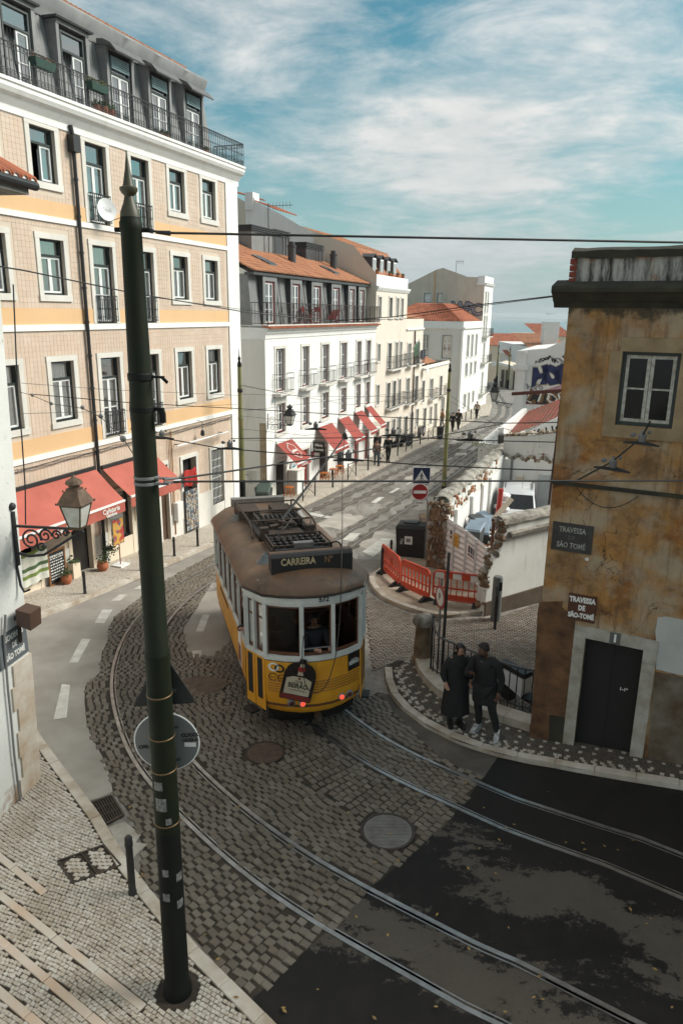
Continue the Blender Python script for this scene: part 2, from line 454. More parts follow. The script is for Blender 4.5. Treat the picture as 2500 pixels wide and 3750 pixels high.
# ------------------------------------------------------------------ paving stones
def inside(poly,x,y):
 c=False;n=len(poly);j=n-1
 for i in range(n):
  xi,yi=poly[i][0],poly[i][1];xj,yj=poly[j][0],poly[j][1]
  if(yi>y)!=(yj>y)and x<(xj-xi)*(y-yi)/(yj-yi+1e-12)+xi:c=not c
  j=i
 return c
def stone_shape(w,l,h,jit,seed,top=0.82):
 r=random.Random(seed);q=[]
 for sx,sy in((-1,-1),(1,-1),(1,1),(-1,1)):
  q.append((sx*w/2*(1+r.uniform(-jit,jit)),sy*l/2*(1+r.uniform(-jit,jit))))
 dz=[r.uniform(-0.12,0.12)*h for _ in range(4)]
 return([(x,y,-0.03)for x,y in q]+[(x,y,h*0.55)for x,y in q]+[(x*top,y*top,h+dz[i])for i,(x,y)in enumerate(q)],
   [(0,1,5,4),(1,2,6,5),(2,3,7,6),(3,0,4,7),(4,5,9,8),(5,6,10,9),(6,7,11,10),(7,4,8,11),(8,9,10,11)])
def lay_stones(name,places,w,l,h,m,parent,single=300,base=0.0):
 """places: (x, y, angle); the nearest ones become parts of their own, the rest one joined part"""
 shapes=[stone_shape(w,l,h,0.13,100+i)for i in range(9)]
 meshes=[]
 for vs_,fs in shapes:
  me=bpy.data.meshes.new(name);me.from_pydata(vs_,[],fs);me.materials.append(m);meshes.append(me)
 def vis(p):
  r=Vector((p[0],p[1],0))-CAMP;cp,sp=math.cos(PITCH),math.sin(PITCH)
  f=r.y*cp-r.z*sp;u=r.y*sp+r.z*cp
  inn=abs(r.x/f*FPX)<1290 and abs(u/f*FPX)<1910
  return(0 if inn else 1,r.length)
 places=sorted(places,key=vis)
 for x,y,a in places[:single]:
  o=bpy.data.objects.new(name,random.choice(meshes));COL.objects.link(o);o.parent=parent
  s=random.uniform(0.9,1.06)
  o.location=(x,y,G(x,y)+base+random.uniform(-0.004,0.004));o.rotation_euler=(random.gauss(0,0.03),random.gauss(0,0.03),a);o.scale=(s,random.uniform(0.9,1.06),1)
 rest=places[single:]
 if rest:
  V,F_,rn=[],[],[]
  SV_=[np.array(v)for v,f in shapes];fs=np.array(shapes[0][1])
  for k,(x,y,a)in enumerate(rest):
   v=SV_[k%9];c,s=math.cos(a),math.sin(a);sx,sy=random.uniform(0.9,1.06),random.uniform(0.9,1.06)
   vx,vy=v[:,0]*sx,v[:,1]*sy
   z0=G(x,y)+base+random.uniform(-0.004,0.004)
   V.append(np.stack([x+vx*c-vy*s,y+vx*s+vy*c,v[:,2]+z0],1));F_.append(fs+12*k);rn+=[random.random()]*12
  me=bpy.data.meshes.new(name+'_field');me.from_pydata(np.concatenate(V).tolist(),[],np.concatenate(F_).tolist());me.materials.append(m)
  at=me.attributes.new('rnd','FLOAT','POINT');at.data.foreach_set('value',rn)
  stuff(obj(name+'_field',me,parent))
def sheet(name,poly,m,dz,parent=None,step=0.5,fine=True):
 """ground sheet cut from a polygon, following the slope"""
 import bmesh
 bm=bmesh.new();f=bm.faces.new([bm.verts.new((p[0],p[1],0))for p in poly])
 bmesh.ops.triangulate(bm,faces=[f])
 if fine:
  x0,x1=min(p[0]for p in poly),max(p[0]for p in poly);y0,y1=min(p[1]for p in poly),max(p[1]for p in poly)
  for ax,a,b in((0,x0,x1),(1,y0,y1)):
   v=math.ceil(a/step)*step
   while v<b:
    no=(1,0,0)if ax==0 else(0,1,0);co=(v,0,0)if ax==0 else(0,v,0)
    bmesh.ops.bisect_plane(bm,geom=bm.verts[:]+bm.edges[:]+bm.faces[:],plane_co=co,plane_no=no);v+=step
 for v in bm.verts:v.co.z=G(v.co.x,v.co.y)+dz
 bmesh.ops.recalc_face_normals(bm,faces=bm.faces[:])
 me=bpy.data.meshes.new(name);bm.to_mesh(me);bm.free();me.materials.append(m)
 if me.polygons and me.polygons[0].normal.z<0:me.flip_normals()
 return obj(name,me,parent)
# cobbled part of the carriageway
L1=Zm(0,2250,.574)
left_edge=[gp(*D2(585,2312)),gp(*D2(545,2265)),gp(*D2(440,2150)),gp(*D2(395,2080)),gp(*D2(318,2020)),gp(*D2(330,1950)),gp(*D2(300,1870))]
left_edge+=[gp(*L1(*p))for p in((720,1130),(700,1020),(650,900),(590,790),(555,700),(540,560),(545,460),(640,370),(650,250),(700,140),(690,100),(740,0))]
left_edge+=[gp(*Q0(*p))for p in((830,700),(900,650),(1040,545),(1210,430),(1540,250))]
left_edge+=[gp(*D2(560,1228)),gp(*D2(590,1240)),gp(*D2(520,1290))]
right_edge=[gp(*Q0(*p))for p in((1480,520),(1400,660),(1310,780),(1340,960),(1500,1000))]
right_edge+=[gp(*D2(560,1440))]+[gz(TRAM0+TB*y+TR*x)for y,x in((3.2,0.9),(1.0,1.35))]+[gp(*D2(868,1590)),gp(*D2(905,1640)),gp(*QZ(700,175)),gp(*QZ(850,248))]
cut=[gp(*QZ(*p))for p in((790,325),(740,375),(490,610),(440,640),(310,780),(250,835),(40,1025))]
cob_poly=[(p.x,p.y)for p in left_edge+right_edge+cut]
cob_bed=struct(sheet('cobbled_carriageway',cob_poly,M_JOINT,0.004))
places=[]
def field(path,o0,o1,row,col,keep):
 tot=along(path,[0])[1];n=int(tot/row);ls=[i*row for i in range(n)]
 pts,_=along(path,ls)
 for i in range(1,n-1):
  tx,ty=pts[i+1]-pts[i-1];k=math.hypot(tx,ty);tx,ty=tx/k,ty/k
  o=o0+(col/2 if i%2 else 0)+random.uniform(-0.02,0.02)
  while o<o1:
   x,y=pts[i][0]+ty*o,pts[i][1]-tx*o
   if keep(x,y,o):places.append((x+random.gauss(0,0.006),y+random.gauss(0,0.006),math.atan2(ty,tx)+random.gauss(0,0.05)))
   o+=col*random.uniform(0.93,1.07)
A_c=offset_path(A_out,0.45);B_c=offset_path(B_l,0.45)
def dist_to(P,x,y):return min(math.hypot(p.x-x,p.y-y)for p in P)
Ac2,Bc2=[along(P,np.arange(0,along(P,[0])[1],0.08))[0]for P in(A_c,B_c)]
def dA(x,y):return np.hypot(Ac2[:,0]-x,Ac2[:,1]-y).min()
def dB(x,y):return np.hypot(Bc2[:,0]-x,Bc2[:,1]-y).min()
COVERS=[(gp(*D2(609,1731)),0.36),(gp(*D2(890,1912)),0.42),(gp(*D2(462,1578)),0.42)]
def ok(x,y):return inside(cob_poly,x,y)and not near_rail(x,y,0.085)and all(math.hypot(c.x-x,c.y-y)>r+0.05 for c,r in COVERS[:2])
A_field=[p for p in A_c if p.y<27]
B_field=[p for p in B_c if p.y<22]
field(A_field,-3.6,3.4,0.118,0.142,lambda x,y,o:dA(x,y)<=dB(x,y)and abs(abs(o)-dA(x,y))<0.12 and ok(x,y))
field(B_field,-3.2,2.2,0.125,0.135,lambda x,y,o:dB(x,y)<dA(x,y)and abs(abs(o)-dB(x,y))<0.12 and ok(x,y))
lay_stones('cobble',places,0.126,0.105,0.022,M_COB,cob_bed,300,0.0)
# dark damp asphalt in front of the ochre house
ax=[gp(*QZ(*p))for p in((-30,1085),(40,1025),(250,835),(310,780),(440,640),(490,610),(740,375),(790,325),(850,248))]
kerbR=[gp(*Zm(1400,2150,.3827)(*p))for p in((130,735),(20,800),(15,870),(60,1030),(180,1180),(420,1360),(740,1520),(1100,1630),(1568,1720))]
kerbR+=[gp(*Zm(1850,1750,.468)(*p))for p in((500,2300),(900,2370),(1390,2450))]
kerbR+=[kerbR[-1]+(kerbR[-1]-kerbR[-2])*2]
ax2=[gz(p)for p in kerbR[7:]]+[Vector((11,6,0)),Vector((11,1,0)),Vector((-1.2,1,0)),Vector((-1.2,5.2,0))]
strip=[gp(*QZ(850,248)),gp(*QZ(700,175)),gp(*D2(905,1640)),gp(*D2(868,1590))]+[gz(p)for p in kerbR[3:8]]
M_STRIP=mat('grimy_gutter_asphalt',(0.13,0.112,0.092),0.85,col2=(0.05,0.042,0.034),scale=1.4,bump=0.5,bscale=80)
struct(sheet('gutter_strip',[(p.x,p.y)for p in strip],M_STRIP,0.007))
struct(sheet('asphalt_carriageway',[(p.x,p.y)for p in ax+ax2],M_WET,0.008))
# ------------------------------------------------------------------ kerbs and pavements
def resample(P,step):
 d=[0]
 for i in range(1,len(P)):d.append(d[-1]+(Vector(P[i][:2])-Vector(P[i-1][:2])).length)
 n=max(1,int(round(d[-1]/step)));L=np.linspace(0,d[-1],n+1)
 return[Vector((float(np.interp(l,d,[p[0]for p in P])),float(np.interp(l,d,[p[1]for p in P])),0))for l in L]
def kerb_blocks(name,P,width,h,step,m,parent,side=1,gap=0.006,h0=-0.1):
 """kerb stones laid end to end along a path; side=+1 puts the width on the right of the path"""
 Q=resample(P,step)
 for i in range(len(Q)-1):
  a,b=Q[i],Q[i+1];d=(b-a).normalized();a=a+d*gap/2;b=b-d*gap/2
  def nrm(k):
   t_=Q[min(k+1,len(Q)-1)]-Q[max(k-1,0)];t_.normalize();return Vector((t_.y,-t_.x,0))*side
  na,nb=nrm(i)*width,nrm(i+1)*width
  za,zb=G(a.x,a.y),G(b.x,b.y);j=random.uniform(-0.006,0.006);e=0.012
  sg=Vector((0,0,1))
  p=[a,a+na,b+nb,b];z=[za,za,zb,zb]
  c=(a+b+na+b*0)/2
  cen=(p[0]+p[1]+p[2]+p[3])/4
  low=[Vector((q.x,q.y,zz_+h0))for q,zz_ in zip(p,z)];mid=[Vector((q.x,q.y,zz_+h+j-e))for q,zz_ in zip(p,z)]
  top=[Vector(((q.x+(cen.x-q.x)*0.05),(q.y+(cen.y-q.y)*0.05),zz_+h+j))for q,zz_ in zip(p,z)]
  mb=MB();mb.add(low+mid+top,[(0,1,5,4),(1,2,6,5),(2,3,7,6),(3,0,4,7),(4,5,9,8),(5,6,10,9),(6,7,11,10),(7,4,8,11),(8,9,10,11)])
  if side<0:mb.F=[f[::-1]for f in mb.F]
  mb.build(name,m,parent)
def m_calcada_far():
 b=NB('limestone_paving_far')
 v=b.map(rot=(0,0,SD))
 e=b.voro(14,v,'DISTANCE_TO_EDGE');c0=b.voro(14,v,'F1','Color')
 c=b.mix(b.ramp(b.noise(1.0,6),[(0.3,0.0),(0.7,1.0)]),(0.60,0.55,0.47),(0.46,0.39,0.31))
 sx=b.n('ShaderNodeSeparateXYZ');b.l(c0,sx.inputs[0])
 c=b.mix(b.math('MULTIPLY',sx.outputs['X'],0.35),c,(0.33,0.28,0.22))
 c=b.mix(b.ramp(e,[(0.03,0.75),(0.09,0.0)]),c,(0.17,0.14,0.11))
 b.bump(b.ramp(e,[(0.02,0.0),(0.12,1.0)]),0.5,0.012)
 return b.out(c,0.75)
M_CALF=m_calcada_far()
SZ=Zm(1400,2150,.3827);RZ=Zm(1350,1600,.4464);VZ=Zm(1850,1750,.468);L2=Zm(0,2950,.574)
# --- near left pavement with broad shallow steps
kl=[gp(*L1(*p))for p in((245,770),(330,900),(400,990),(470,1080),(560,1200),(650,1320),(720,1430))]+[gp(*L2(*p))for p in((770,330),(830,400),(900,500),(1060,690),(1240,915),(1400,1080),(1568,1240),(1800,1480))]
kl=kl+[kl[-1]+(kl[-1]-kl[-2])*1.5]
lp=[Vector((-5.02,10.55,0)),Vector((-5.22,9.49,0)),Vector((-5.9,5.8,0)),Vector((-6.2,3.0,0)),Vector((kl[-1].x,3.0,0))]
near_poly=[(p.x,p.y)for p in kl+lp[::-1]]
nb_=struct(sheet('near_pavement',near_poly,M_JOINT,0.085))
kerb_blocks('kerb_stone',kl,0.17,0.115,0.62,M_KERB,nb_,side=1)
strips=[]
M_STEP=mat('step_edge_limestone',(0.52,0.48,0.42),0.75,col2=(0.50,0.36,0.26),scale=1.3,bump=0.4)
for a,b in(((-250,130),(310,580)),((-300,335),(940,1310)),((-350,560),(900,1615)),((-300,930),(500,1610))):
 p,q=gp(*L2(*a)),gp(*L2(*b));strips.append((p,q))
 kerb_blocks('step_edge',[p,q],0.10,0.106,0.85,M_STEP,nb_,side=1)
def in_strip(x,y,m_=0.014):
 for p,q in strips:
  d=(q-p);L=d.length;d=d/L;r=Vector((x,y,0))-Vector((p.x,p.y,0));a=r.dot(d);o=r.dot(Vector((d.y,-d.x,0)))
  if-m_<a<L+m_ and-m_<o<0.10+m_:return True
 return False
POLE0=Vector((-1.83,6.62,0))
hatch=[gp(*L2(*p))for p in((375,392),(665,290),(775,420),(470,535))]
hatch=[(p.x,p.y)for p in hatch]
kl2=offset_path([Vector((p.x,p.y,0))for p in kl],0.19)
inner_poly=[(p.x,p.y)for p in kl2]+[(p.x,p.y)for p in lp[::-1]]
places=[]
ang=R(-27)
pit=0.056
c_,s_=math.cos(ang),math.sin(ang)
for i in range(-190,190):
 for j in range(-190,190):
  u=i*pit+(pit*0.5 if j%2 else 0)+0.05*math.sin(j*0.13);w=j*pit*0.94+0.09*math.sin(i*0.09+1)
  x,y=-3.4+u*c_-w*s_,7.2+u*s_+w*c_
  if y<4.6 or not inside(inner_poly,x,y)or in_strip(x,y):continue
  if inside(hatch,x,y):continue
  if math.hypot(x-POLE0.x,y-POLE0.y)<0.26:continue
  places.append((x+random.gauss(0,0.003),y+random.gauss(0,0.003),ang+random.gauss(0,0.09)))
lay_stones('sett',places,0.050,0.047,0.016,M_CAL,nb_,300,0.088)
# paved inspection hatch in the pavement
hc=Vector((sum(p[0]for p in hatch)/4,sum(p[1]for p in hatch)/4,0.09))
hroot=thing('inspection_hatch','square paved inspection hatch with iron rim in the pale pavement','hatch',hc)
rim=MB()
for i in range(4):
 a,b=hatch[i],hatch[(i+1)%4];rim.bar((a[0],a[1],0.103),(b[0],b[1],0.103),0.028,0.02)
mid1=[(hatch[0][k]+hatch[1][k])/2 for k in(0,1)];mid2=[(hatch[2][k]+hatch[3][k])/2 for k in(0,1)]
rim.bar((*mid1,0.1025),(*mid2,0.1025),0.014,0.02)
rim.off=hc;rim.build('rim',M_IRON,hroot)
k=0
for i in range(-20,21):
 for j in range(-20,21):
  x,y=hc.x+(i+0.5*(j%2))*0.075,hc.y+j*0.07
  if inside(hatch,x,y)and min(abs((y-a[1])*(b[0]-a[0])-(x-a[0])*(b[1]-a[1]))/math.hypot(b[0]-a[0],b[1]-a[1])for a,b in[(hatch[q],hatch[(q+1)%4])for q in range(4)]+[(mid1,mid2)])>0.045:
   sv_,sf_=stone_shape(0.07,0.062,0.012,0.1,900+k);k+=1
   mb=MB();mb.add(sv_,sf_);mb.build('sett',M_CAL,hroot,loc=(x-hc.x,y-hc.y,0.001),rotz=ang+0.25)
MB(hc).poly([(p[0],p[1],0.091)for p in hatch]).build('bed',M_JOINT,hroot)
# --- pavement under the tiled and the white houses
def strip_sheet(name,t0,t1,s0,s1,dz,m,step=1.5):
 mb=MB();n=int((s1-s0)/step)
 for i in range(n):
  a,b=s0+i*(s1-s0)/n,s0+(i+1)*(s1-s0)/n
  p=[ST(t0,a),ST(t1,a),ST(t1,b),ST(t0,b)]
  mb.add([(q.x,q.y,Gs(s)+dz)for q,s in zip(p,(a,a,b,b))],[(0,1,2,3)])
 return struct(mb.build(name,m))
pv1=strip_sheet('pavement',-15.9,-14.02,11.5,31.5,0.12,M_CALF)
kerb_blocks('kerb_stone',[ST(-14.15,11.5),ST(-13.95,14.4),ST(-13.86,17),ST(-13.86,31.5)],0.2,0.125,1.0,M_KERB,pv1,side=-1)
pv2=strip_sheet('pavement',-15.9,-14.02,31.5,75,0.12,M_CALF)
kerb_blocks('kerb_stone',[ST(-13.86,31.5),ST(-13.86,75)],0.2,0.125,1.3,M_KERB,pv2,side=-1)
fk=[gp(*Zm(1400,900,.4464)(*p))for p in((740,1480),(870,1400),(895,1320),(880,1230))]
fkp=[ST(-13.9,75)]+fk[1:]
pv3=struct(sheet('pavement',[(p.x,p.y)for p in fkp]+[(ST(-30,150).x,ST(-30,150).y),(ST(-19,100).x,ST(-19,100).y),(ST(-16.3,75).x,ST(-16.3,75).y)],M_CALF,0.11,step=4))
kerb_blocks('kerb_stone',fkp,0.25,0.12,2.0,M_KERB,pv3,side=-1)
# --- corner pavement by the ochre house
inner=[gp(*SZ(*p))for p in((310,780),(350,900),(450,1020),(570,1120),(760,1220),(1180,1360),(1400,1430))]
OC=Vector((3.7,12.42,0));OH=R(118);OU=Vector((math.sin(OH),math.cos(OH),0));ON=Vector((-OU.y,OU.x,0))# ON points away from the street
ON=Vector((math.cos(OH),-math.sin(OH),0))*-1
if ON.dot(Vector((0,1,0)))<0:ON=-ON
corner_poly=[(p.x,p.y)for p in kerbR]+[((OC+OU*9+ON*0.3).x,(OC+OU*9+ON*0.3).y),((OC+ON*0.3).x,(OC+ON*0.3).y),(inner[-1].x+0.1,inner[-1].y+0.35)]+[(p.x+0.12,p.y+0.1)for p in inner[::-1]]+[(gp(*SZ(300,735)).x,gp(*SZ(300,735)).y)]
cp_=struct(sheet('corner_pavement',corner_poly,M_JOINT,0.085))
kerb_blocks('kerb_stone',[p for p in kerbR[1:]],0.17,0.11,0.7,M_KERB,cp_,side=-1)
kin=[(p.x,p.y)for p in offset_path([Vector((p.x,p.y,0))for p in kerbR],-0.2)]
places,white=[],[]
pit=0.078;ang=R(-22);c_,s_=math.cos(ang),math.sin(ang)
for i in range(-70,130):
 for j in range(-70,70):
  u,w=i*pit+(pit/2 if j%2 else 0),j*pit*0.96
  x,y=2.2+u*c_-w*s_,12.9+u*s_+w*c_
  if not inside(corner_poly,x,y)or x>8.5:continue
  q=min(math.hypot(a[0]-x,a[1]-y)for a in[(kin[k][0]+(kin[k+1][0]-kin[k][0])*f,kin[k][1]+(kin[k+1][1]-kin[k][1])*f)for k in range(len(kin)-1)for f in(0,.25,.5,.75)])
  if min(math.hypot(a.x+(b_.x-a.x)*f-x,a.y+(b_.y-a.y)*f-y)for a,b_ in zip(kerbR,kerbR[1:])for f in(0,.2,.4,.6,.8))<0.23:continue
  wht=(i%3==0 and j%4 in(0,1))or((i+j)%2==0 and q<0.22)
  if x>3.2:wht=((i+j//2)%3==0 and j%3==0)or((i+j)%2==0 and q<0.17)
  (white if wht and random.random()<0.8 else places).append((x,y,ang+random.gauss(0,0.08)+(R(45)if wht else 0)*0))
lay_stones('dark_sett',places,0.068,0.064,0.014,M_CALD,cp_,300,0.088)
lay_stones('white_sett',white,0.072,0.068,0.016,M_CAL,cp_,300,0.089)
# stone plinth that carries the railing
plinth=thing('railing_plinth','curved limestone plinth under the black railing','plinth',gz(inner[3]))
Pq=resample(inner,0.55)
for i in range(len(Pq)-1):
 a,b=Pq[i],Pq[i+1];da=(Pq[min(i+1,len(Pq)-1)]-Pq[max(i-1,0)]).normalized();db=(Pq[min(i+2,len(Pq)-1)]-Pq[i]).normalized()
 na,nb2=Vector((-da.y,da.x,0))*0.42,Vector((-db.y,db.x,0))*0.42
 g_=(b-a).normalized()*0.004
 pts=[a+g_,b-g_,b-g_+nb2,a+g_+na]
 lo=[Vector((p.x,p.y,G(p.x,p.y)-0.1))for p in pts];hi=[Vector((p.x,p.y,G(p.x,p.y)+0.27))for p in pts]
 mb=MB(gz(inner[3]));mb.hexa(lo+hi);mb.build('stone_block',M_KERB,plinth)
# --- island pavement behind the barriers
isl=[gp(*RZ(*p))for p in((240,960),(60,1120),(0,1150),(5,1210),(30,1260),(130,1350),(300,1420),(480,1475),(650,1490),(930,1460))]
isl_in=[gp(*RZ(*p))for p in((1020,1380),(940,1280),(780,1190),(590,1110),(470,1080))]+[ST(-6.2,26),ST(-6.6,26)]
M_DIRT=mat('dusty_concrete',(0.40,0.33,0.255),0.9,col2=(0.22,0.165,0.115),scale=1.6,bump=0.5,bscale=40)
ip=struct(sheet('island_pavement',[(p.x,p.y)for p in isl+isl_in],M_DIRT,0.10))
kerb_blocks('kerb_stone',isl[1:],0.18,0.115,0.7,M_KERB,ip,side=-1)
strip_r=strip_sheet('pavement',-6.9,-5.7,26,60,0.1,M_CALF)
# --- cobbled lane behind the railing
lane=[gp(*RZ(*p))for p in((-60,1180),(-10,1290),(120,1370),(300,1438),(480,1496),(650,1510),(930,1484),(1050,1484),(1390,1372),(1700,1290))]
lane+=[Vector((11.5,20.5,0)),Vector((11.0,14.5,0)),gp(*SZ(1568,1230))]+[gp(*SZ(*p))for p in((1400,1290),(1060,1170),(560,935),(480,870),(420,740),(300,715),(130,715),(0,770),(-90,800))]
lane_poly=[(p.x,p.y)for p in lane]
lane_o=struct(sheet('cobbled_lane',lane_poly,M_JOINT,0.004))
places=[]
la=R(-10);c_,s_=math.cos(la),math.sin(la)
for i in range(-60,120):
 for j in range(-60,90):
  u,w=i*0.128+(0.064 if j%2 else 0),j*0.098+0.25*math.sin(i*0.035)
  x,y=2.5+u*c_-w*s_,16.5+u*s_+w*c_
  if x<9.5 and inside(lane_poly,x,y):places.append((x,y,la+random.gauss(0,0.06)))
lay_stones('cobble',places,0.112,0.084,0.022,M_COB2,lane_o,300,0.0)
# --- covers, drains, painted dashes
def cover(c,r,m,label,ring=True):
 t_=thing('manhole_cover',label,'manhole',gz(c,0.0))
 MB().lathe([(r*0.9,-0.02),(r*0.9,0.03),(r*0.86,0.034)],32).build('lid',m,t_)
 rg=MB()
 for k in range(48):
  a0,a1=2*math.pi*k/48,2*math.pi*(k+1)/48
  rg.add([(q*math.cos(a),q*math.sin(a),z)for a in(a0,a1)for q,z in((r*0.915,-0.02),(r*0.915,0.034),(r,0.034),(r,-0.02))],[(0,1,5,4),(1,2,6,5),(2,3,7,6)])
 rg.build('rim',M_IRON,t_)
 b_=MB()
 for i in range(-4,5):
  w=math.sqrt(max(0,(r*0.8)**2-(i*r*0.18)**2))
  if w>0.03:b_.box(-w,w,i*r*0.18-0.008,i*r*0.18+0.008,0.033,0.037)
 b_.build('tread_rib',m,t_)
cover(COVERS[0][0],0.36,mat('rusty_iron',(0.13,0.085,0.055),0.7,0.2,col2=(0.07,0.05,0.04),scale=8),'round rusty manhole cover in the cobbles just below the tram')
cover(COVERS[1][0],0.42,mat('worn_steel_lid',(0.20,0.185,0.165),0.6,0.2,col2=(0.12,0.108,0.092),scale=4),'large grey manhole cover between the two tram tracks')
cv=COVERS[2][0]
struct(MB().add([(cv.x+0.55*math.cos(a)*(1+.1*math.sin(3*a)),cv.y+0.42*math.sin(a),G(cv.x,cv.y)+0.034)for a in np.linspace(0,2*math.pi,24,endpoint=False)],[tuple(range(24))]).build('cement_patch',mat('brown_cement',(0.14,0.10,0.07),0.9,col2=(0.085,0.06,0.045),scale=5)))
def drain(px_pts,label,nbar=9):
 q=[gp(*p)for p in px_pts];c=sum((Vector(p)for p in q),Vector())/4;c=gz(c)
 t_=thing('drain_grate',label,'drain',c)
 MB(c).poly([p+Vector((0,0,0.012))for p in q]).build('pit',M_GROOVE,t_)
 f=MB(c)
 for i in range(4):f.bar(q[i]+Vector((0,0,.03)),q[(i+1)%4]+Vector((0,0,.03)),0.03,0.03)
 f.build('frame',M_IRON,t_)
 for i in range(1,nbar):
  a=q[0].lerp(q[1],i/nbar);b_=q[3].lerp(q[2],i/nbar)
  MB(c).bar(a+Vector((0,0,.028)),b_+Vector((0,0,.028)),0.016,0.02).build('bar',M_IRON,t_)
 for k in(1/3,2/3):MB(c).bar(q[0].lerp(q[3],k)+Vector((0,0,.03)),q[1].lerp(q[2],k)+Vector((0,0,.03)),0.014,0.018).build('bar',M_IRON,t_)
drain([L1(*p)for p in((575,1215),(715,1165),(790,1290),(655,1360))],'iron drain grate beside the kerb at the foot of the pale left wall')
drain([RZ(*p)for p in((405,1465),(430,1452),(590,1500),(575,1520))],'narrow iron drain grate beside the stone bollard in the lane',10)
M_LINE=mat('worn_white_paint',(0.60,0.58,0.53),0.8,col2=(0.40,0.375,0.33),scale=4,bump=0.2)
M_LANE=mat('pale_lane_concrete',(0.33,0.305,0.265),0.85,col2=(0.23,0.205,0.175),scale=0.9,bump=0.4,bscale=80)
lane_c=[gp(*Q0(*p))for p in((190,735),(420,668),(660,580),(900,484),(1210,345),(1540,205),(1540,250),(1210,430),(1040,545),(900,650),(830,700))]+[gp(*L1(*p))for p in((740,0),(690,100),(700,140),(650,250),(640,370),(545,460),(540,560),(555,700),(590,790),(650,900),(700,1020),(720,1130),(640,1170),(560,1195),(470,1080),(330,900),(245,770))]+[Vector((-5.1,11.2,0)),Vector((-7.5,14,0))]
struct(sheet('concrete_lane',[(p.x,p.y)for p in lane_c],M_LANE,0.004))
cpatch=[gp(*Q0(*p))for p in((1480,525),(1400,665),(1315,790),(1345,955),(1500,990),(1700,1030),(1780,900),(1700,500))]
struct(sheet('concrete_patch',[(p.x,p.y)for p in cpatch],M_LANE,0.006))
cpatch=[gp(*L2(*p))for p in((600,170),(800,110),(900,190),(870,240),(945,250),(870,320),(830,380),(770,320),(690,220))]
struct(sheet('cement_patch',[(p.x,p.y)for p in cpatch],mat('pale_cement',(0.42,0.39,0.34),0.9,col2=(0.28,0.25,0.21),scale=5),0.016))
def dash(pts,zf,name='lane_marking',dz=0.011,m=M_LINE):
 struct(sheet(name,[(lambda q:(q.x,q.y))(gp(*zf(*p)))for p in pts],m,dz))
for pts in(((735,655),(810,652),(750,750),(682,748)),((590,862),(652,866),(560,1035),(498,1035)),((445,1190),(505,1195),(480,1430),(385,1445)),((1455,690),(1505,690),(1460,812),(1405,812)),((1380,950),(1448,945),(1445,1003),(1378,1005)),((800,590),(860,545),(920,545),(860,590)),((960,505),(1040,462),(1045,500),(1010,507))):
 dash(pts,Q0)
ZC=Zm(1050,1500,.5102)
for pts in(((600,668),(660,628),(700,630),(640,672)),((730,598),(790,562),(815,566),(755,600)),((850,538),(890,516),(905,520),(865,540)),((400,935),(455,885),(530,890),(470,945)),
   ((90,745),(130,730),(330,770),(290,780)),((540,1020),(680,925),(770,930),(620,1060)),((1150,360),(1180,345),(1190,350),(1160,362)),((1200,330),(1215,312),(1290,310),(1285,325)),
   ((1160,245),(1200,222),(1240,225),(1200,250)),((1220,280),(1280,240),(1335,245),(1280,285)),((1300,290),(1370,245),(1410,250),(1340,292)),((1090,268),(1130,248),(1150,255),(1115,273))):
 dash(pts,ZC,dz=0.009)
# --- worn margins along the rails and asphalt repairs in the far street
M_MARG=mat('grimy_rail_margin',(0.06,0.048,0.036),0.9,col2=(0.15,0.125,0.10),scale=3.5,bump=0.5,bscale=40)
M_REPD=mat('dark_repair',(0.11,0.095,0.08),0.9,col2=(0.19,0.17,0.145),scale=2.0,bump=0.5,bscale=70);M_REPL=mat('pale_repair',(0.42,0.385,0.335),0.9,col2=(0.30,0.27,0.23),scale=1.5,bump=0.4,bscale=70)
for P in(A_out,A_in,B_l,B_r):
 mb=MB();rows=[];Q=[p for p in P if p.y>21.5]
 for i,p in enumerate(Q):
  d=Q[min(i+1,len(Q)-1)]-Q[max(i-1,0)];d.z=0;d.normalize();n_=Vector((d.y,-d.x,0));w0,w1=0.2+0.09*math.sin(i*0.7)+random.uniform(0,.06),0.16+0.09*math.sin(i*0.53+2)+random.uniform(0,.06)
  a,b_=p-n_*w0,p+n_*w1;rows.append(((a.x,a.y,G(a.x,a.y)+0.006),(b_.x,b_.y,G(b_.x,b_.y)+0.006)))
 for r0,r1 in zip(rows,rows[1:]):mb.add([r0[0],r0[1],r1[1],r1[0]],[(0,1,2,3)])
 struct(mb.build('rail_margin',M_MARG))
def rough_patch(t0,t1,s0,s1,m,dz,name='road_repair'):
 pts=[];n=9
 for i in range(n):pts.append((t0+random.uniform(-.12,.12),s0+(s1-s0)*i/(n-1)))
 for i in range(4):pts.append((t0+(t1-t0)*(i+1)/5,s1+random.uniform(-.3,.3)))
 for i in range(n):pts.append((t1+random.uniform(-.12,.12),s1-(s1-s0)*i/(n-1)))
 for i in range(4):pts.append((t1+(t0-t1)*(i+1)/5,s0+random.uniform(-.3,.3)))
 struct(sheet(name,[(lambda q:(q.x,q.y))(ST(t,s))for t,s in pts],m,dz,step=2.0))
for a in((-13.8,-13.35,24,60,M_REPD,0.0045),(-11.9,-10.5,27.2,30.2,M_REPL,0.0045),(-11.8,-10.6,33,37,M_REPD,0.0048),(-11.9,-10.4,40,44.5,M_REPL,0.0045),(-9.3,-7.6,25,27.6,M_REPL,0.005),(-9.2,-7.2,28.5,33,M_REPD,0.0045),(-9.0,-6.6,21.2,23.5,M_REPD,0.0048),(-12.0,-10.9,47,56,M_REPD,0.0045),(-9.3,-7.0,36,46,M_REPD,0.005),(-12.9,-12.4,30,34,M_REPD,0.0052)):rough_patch(*a)
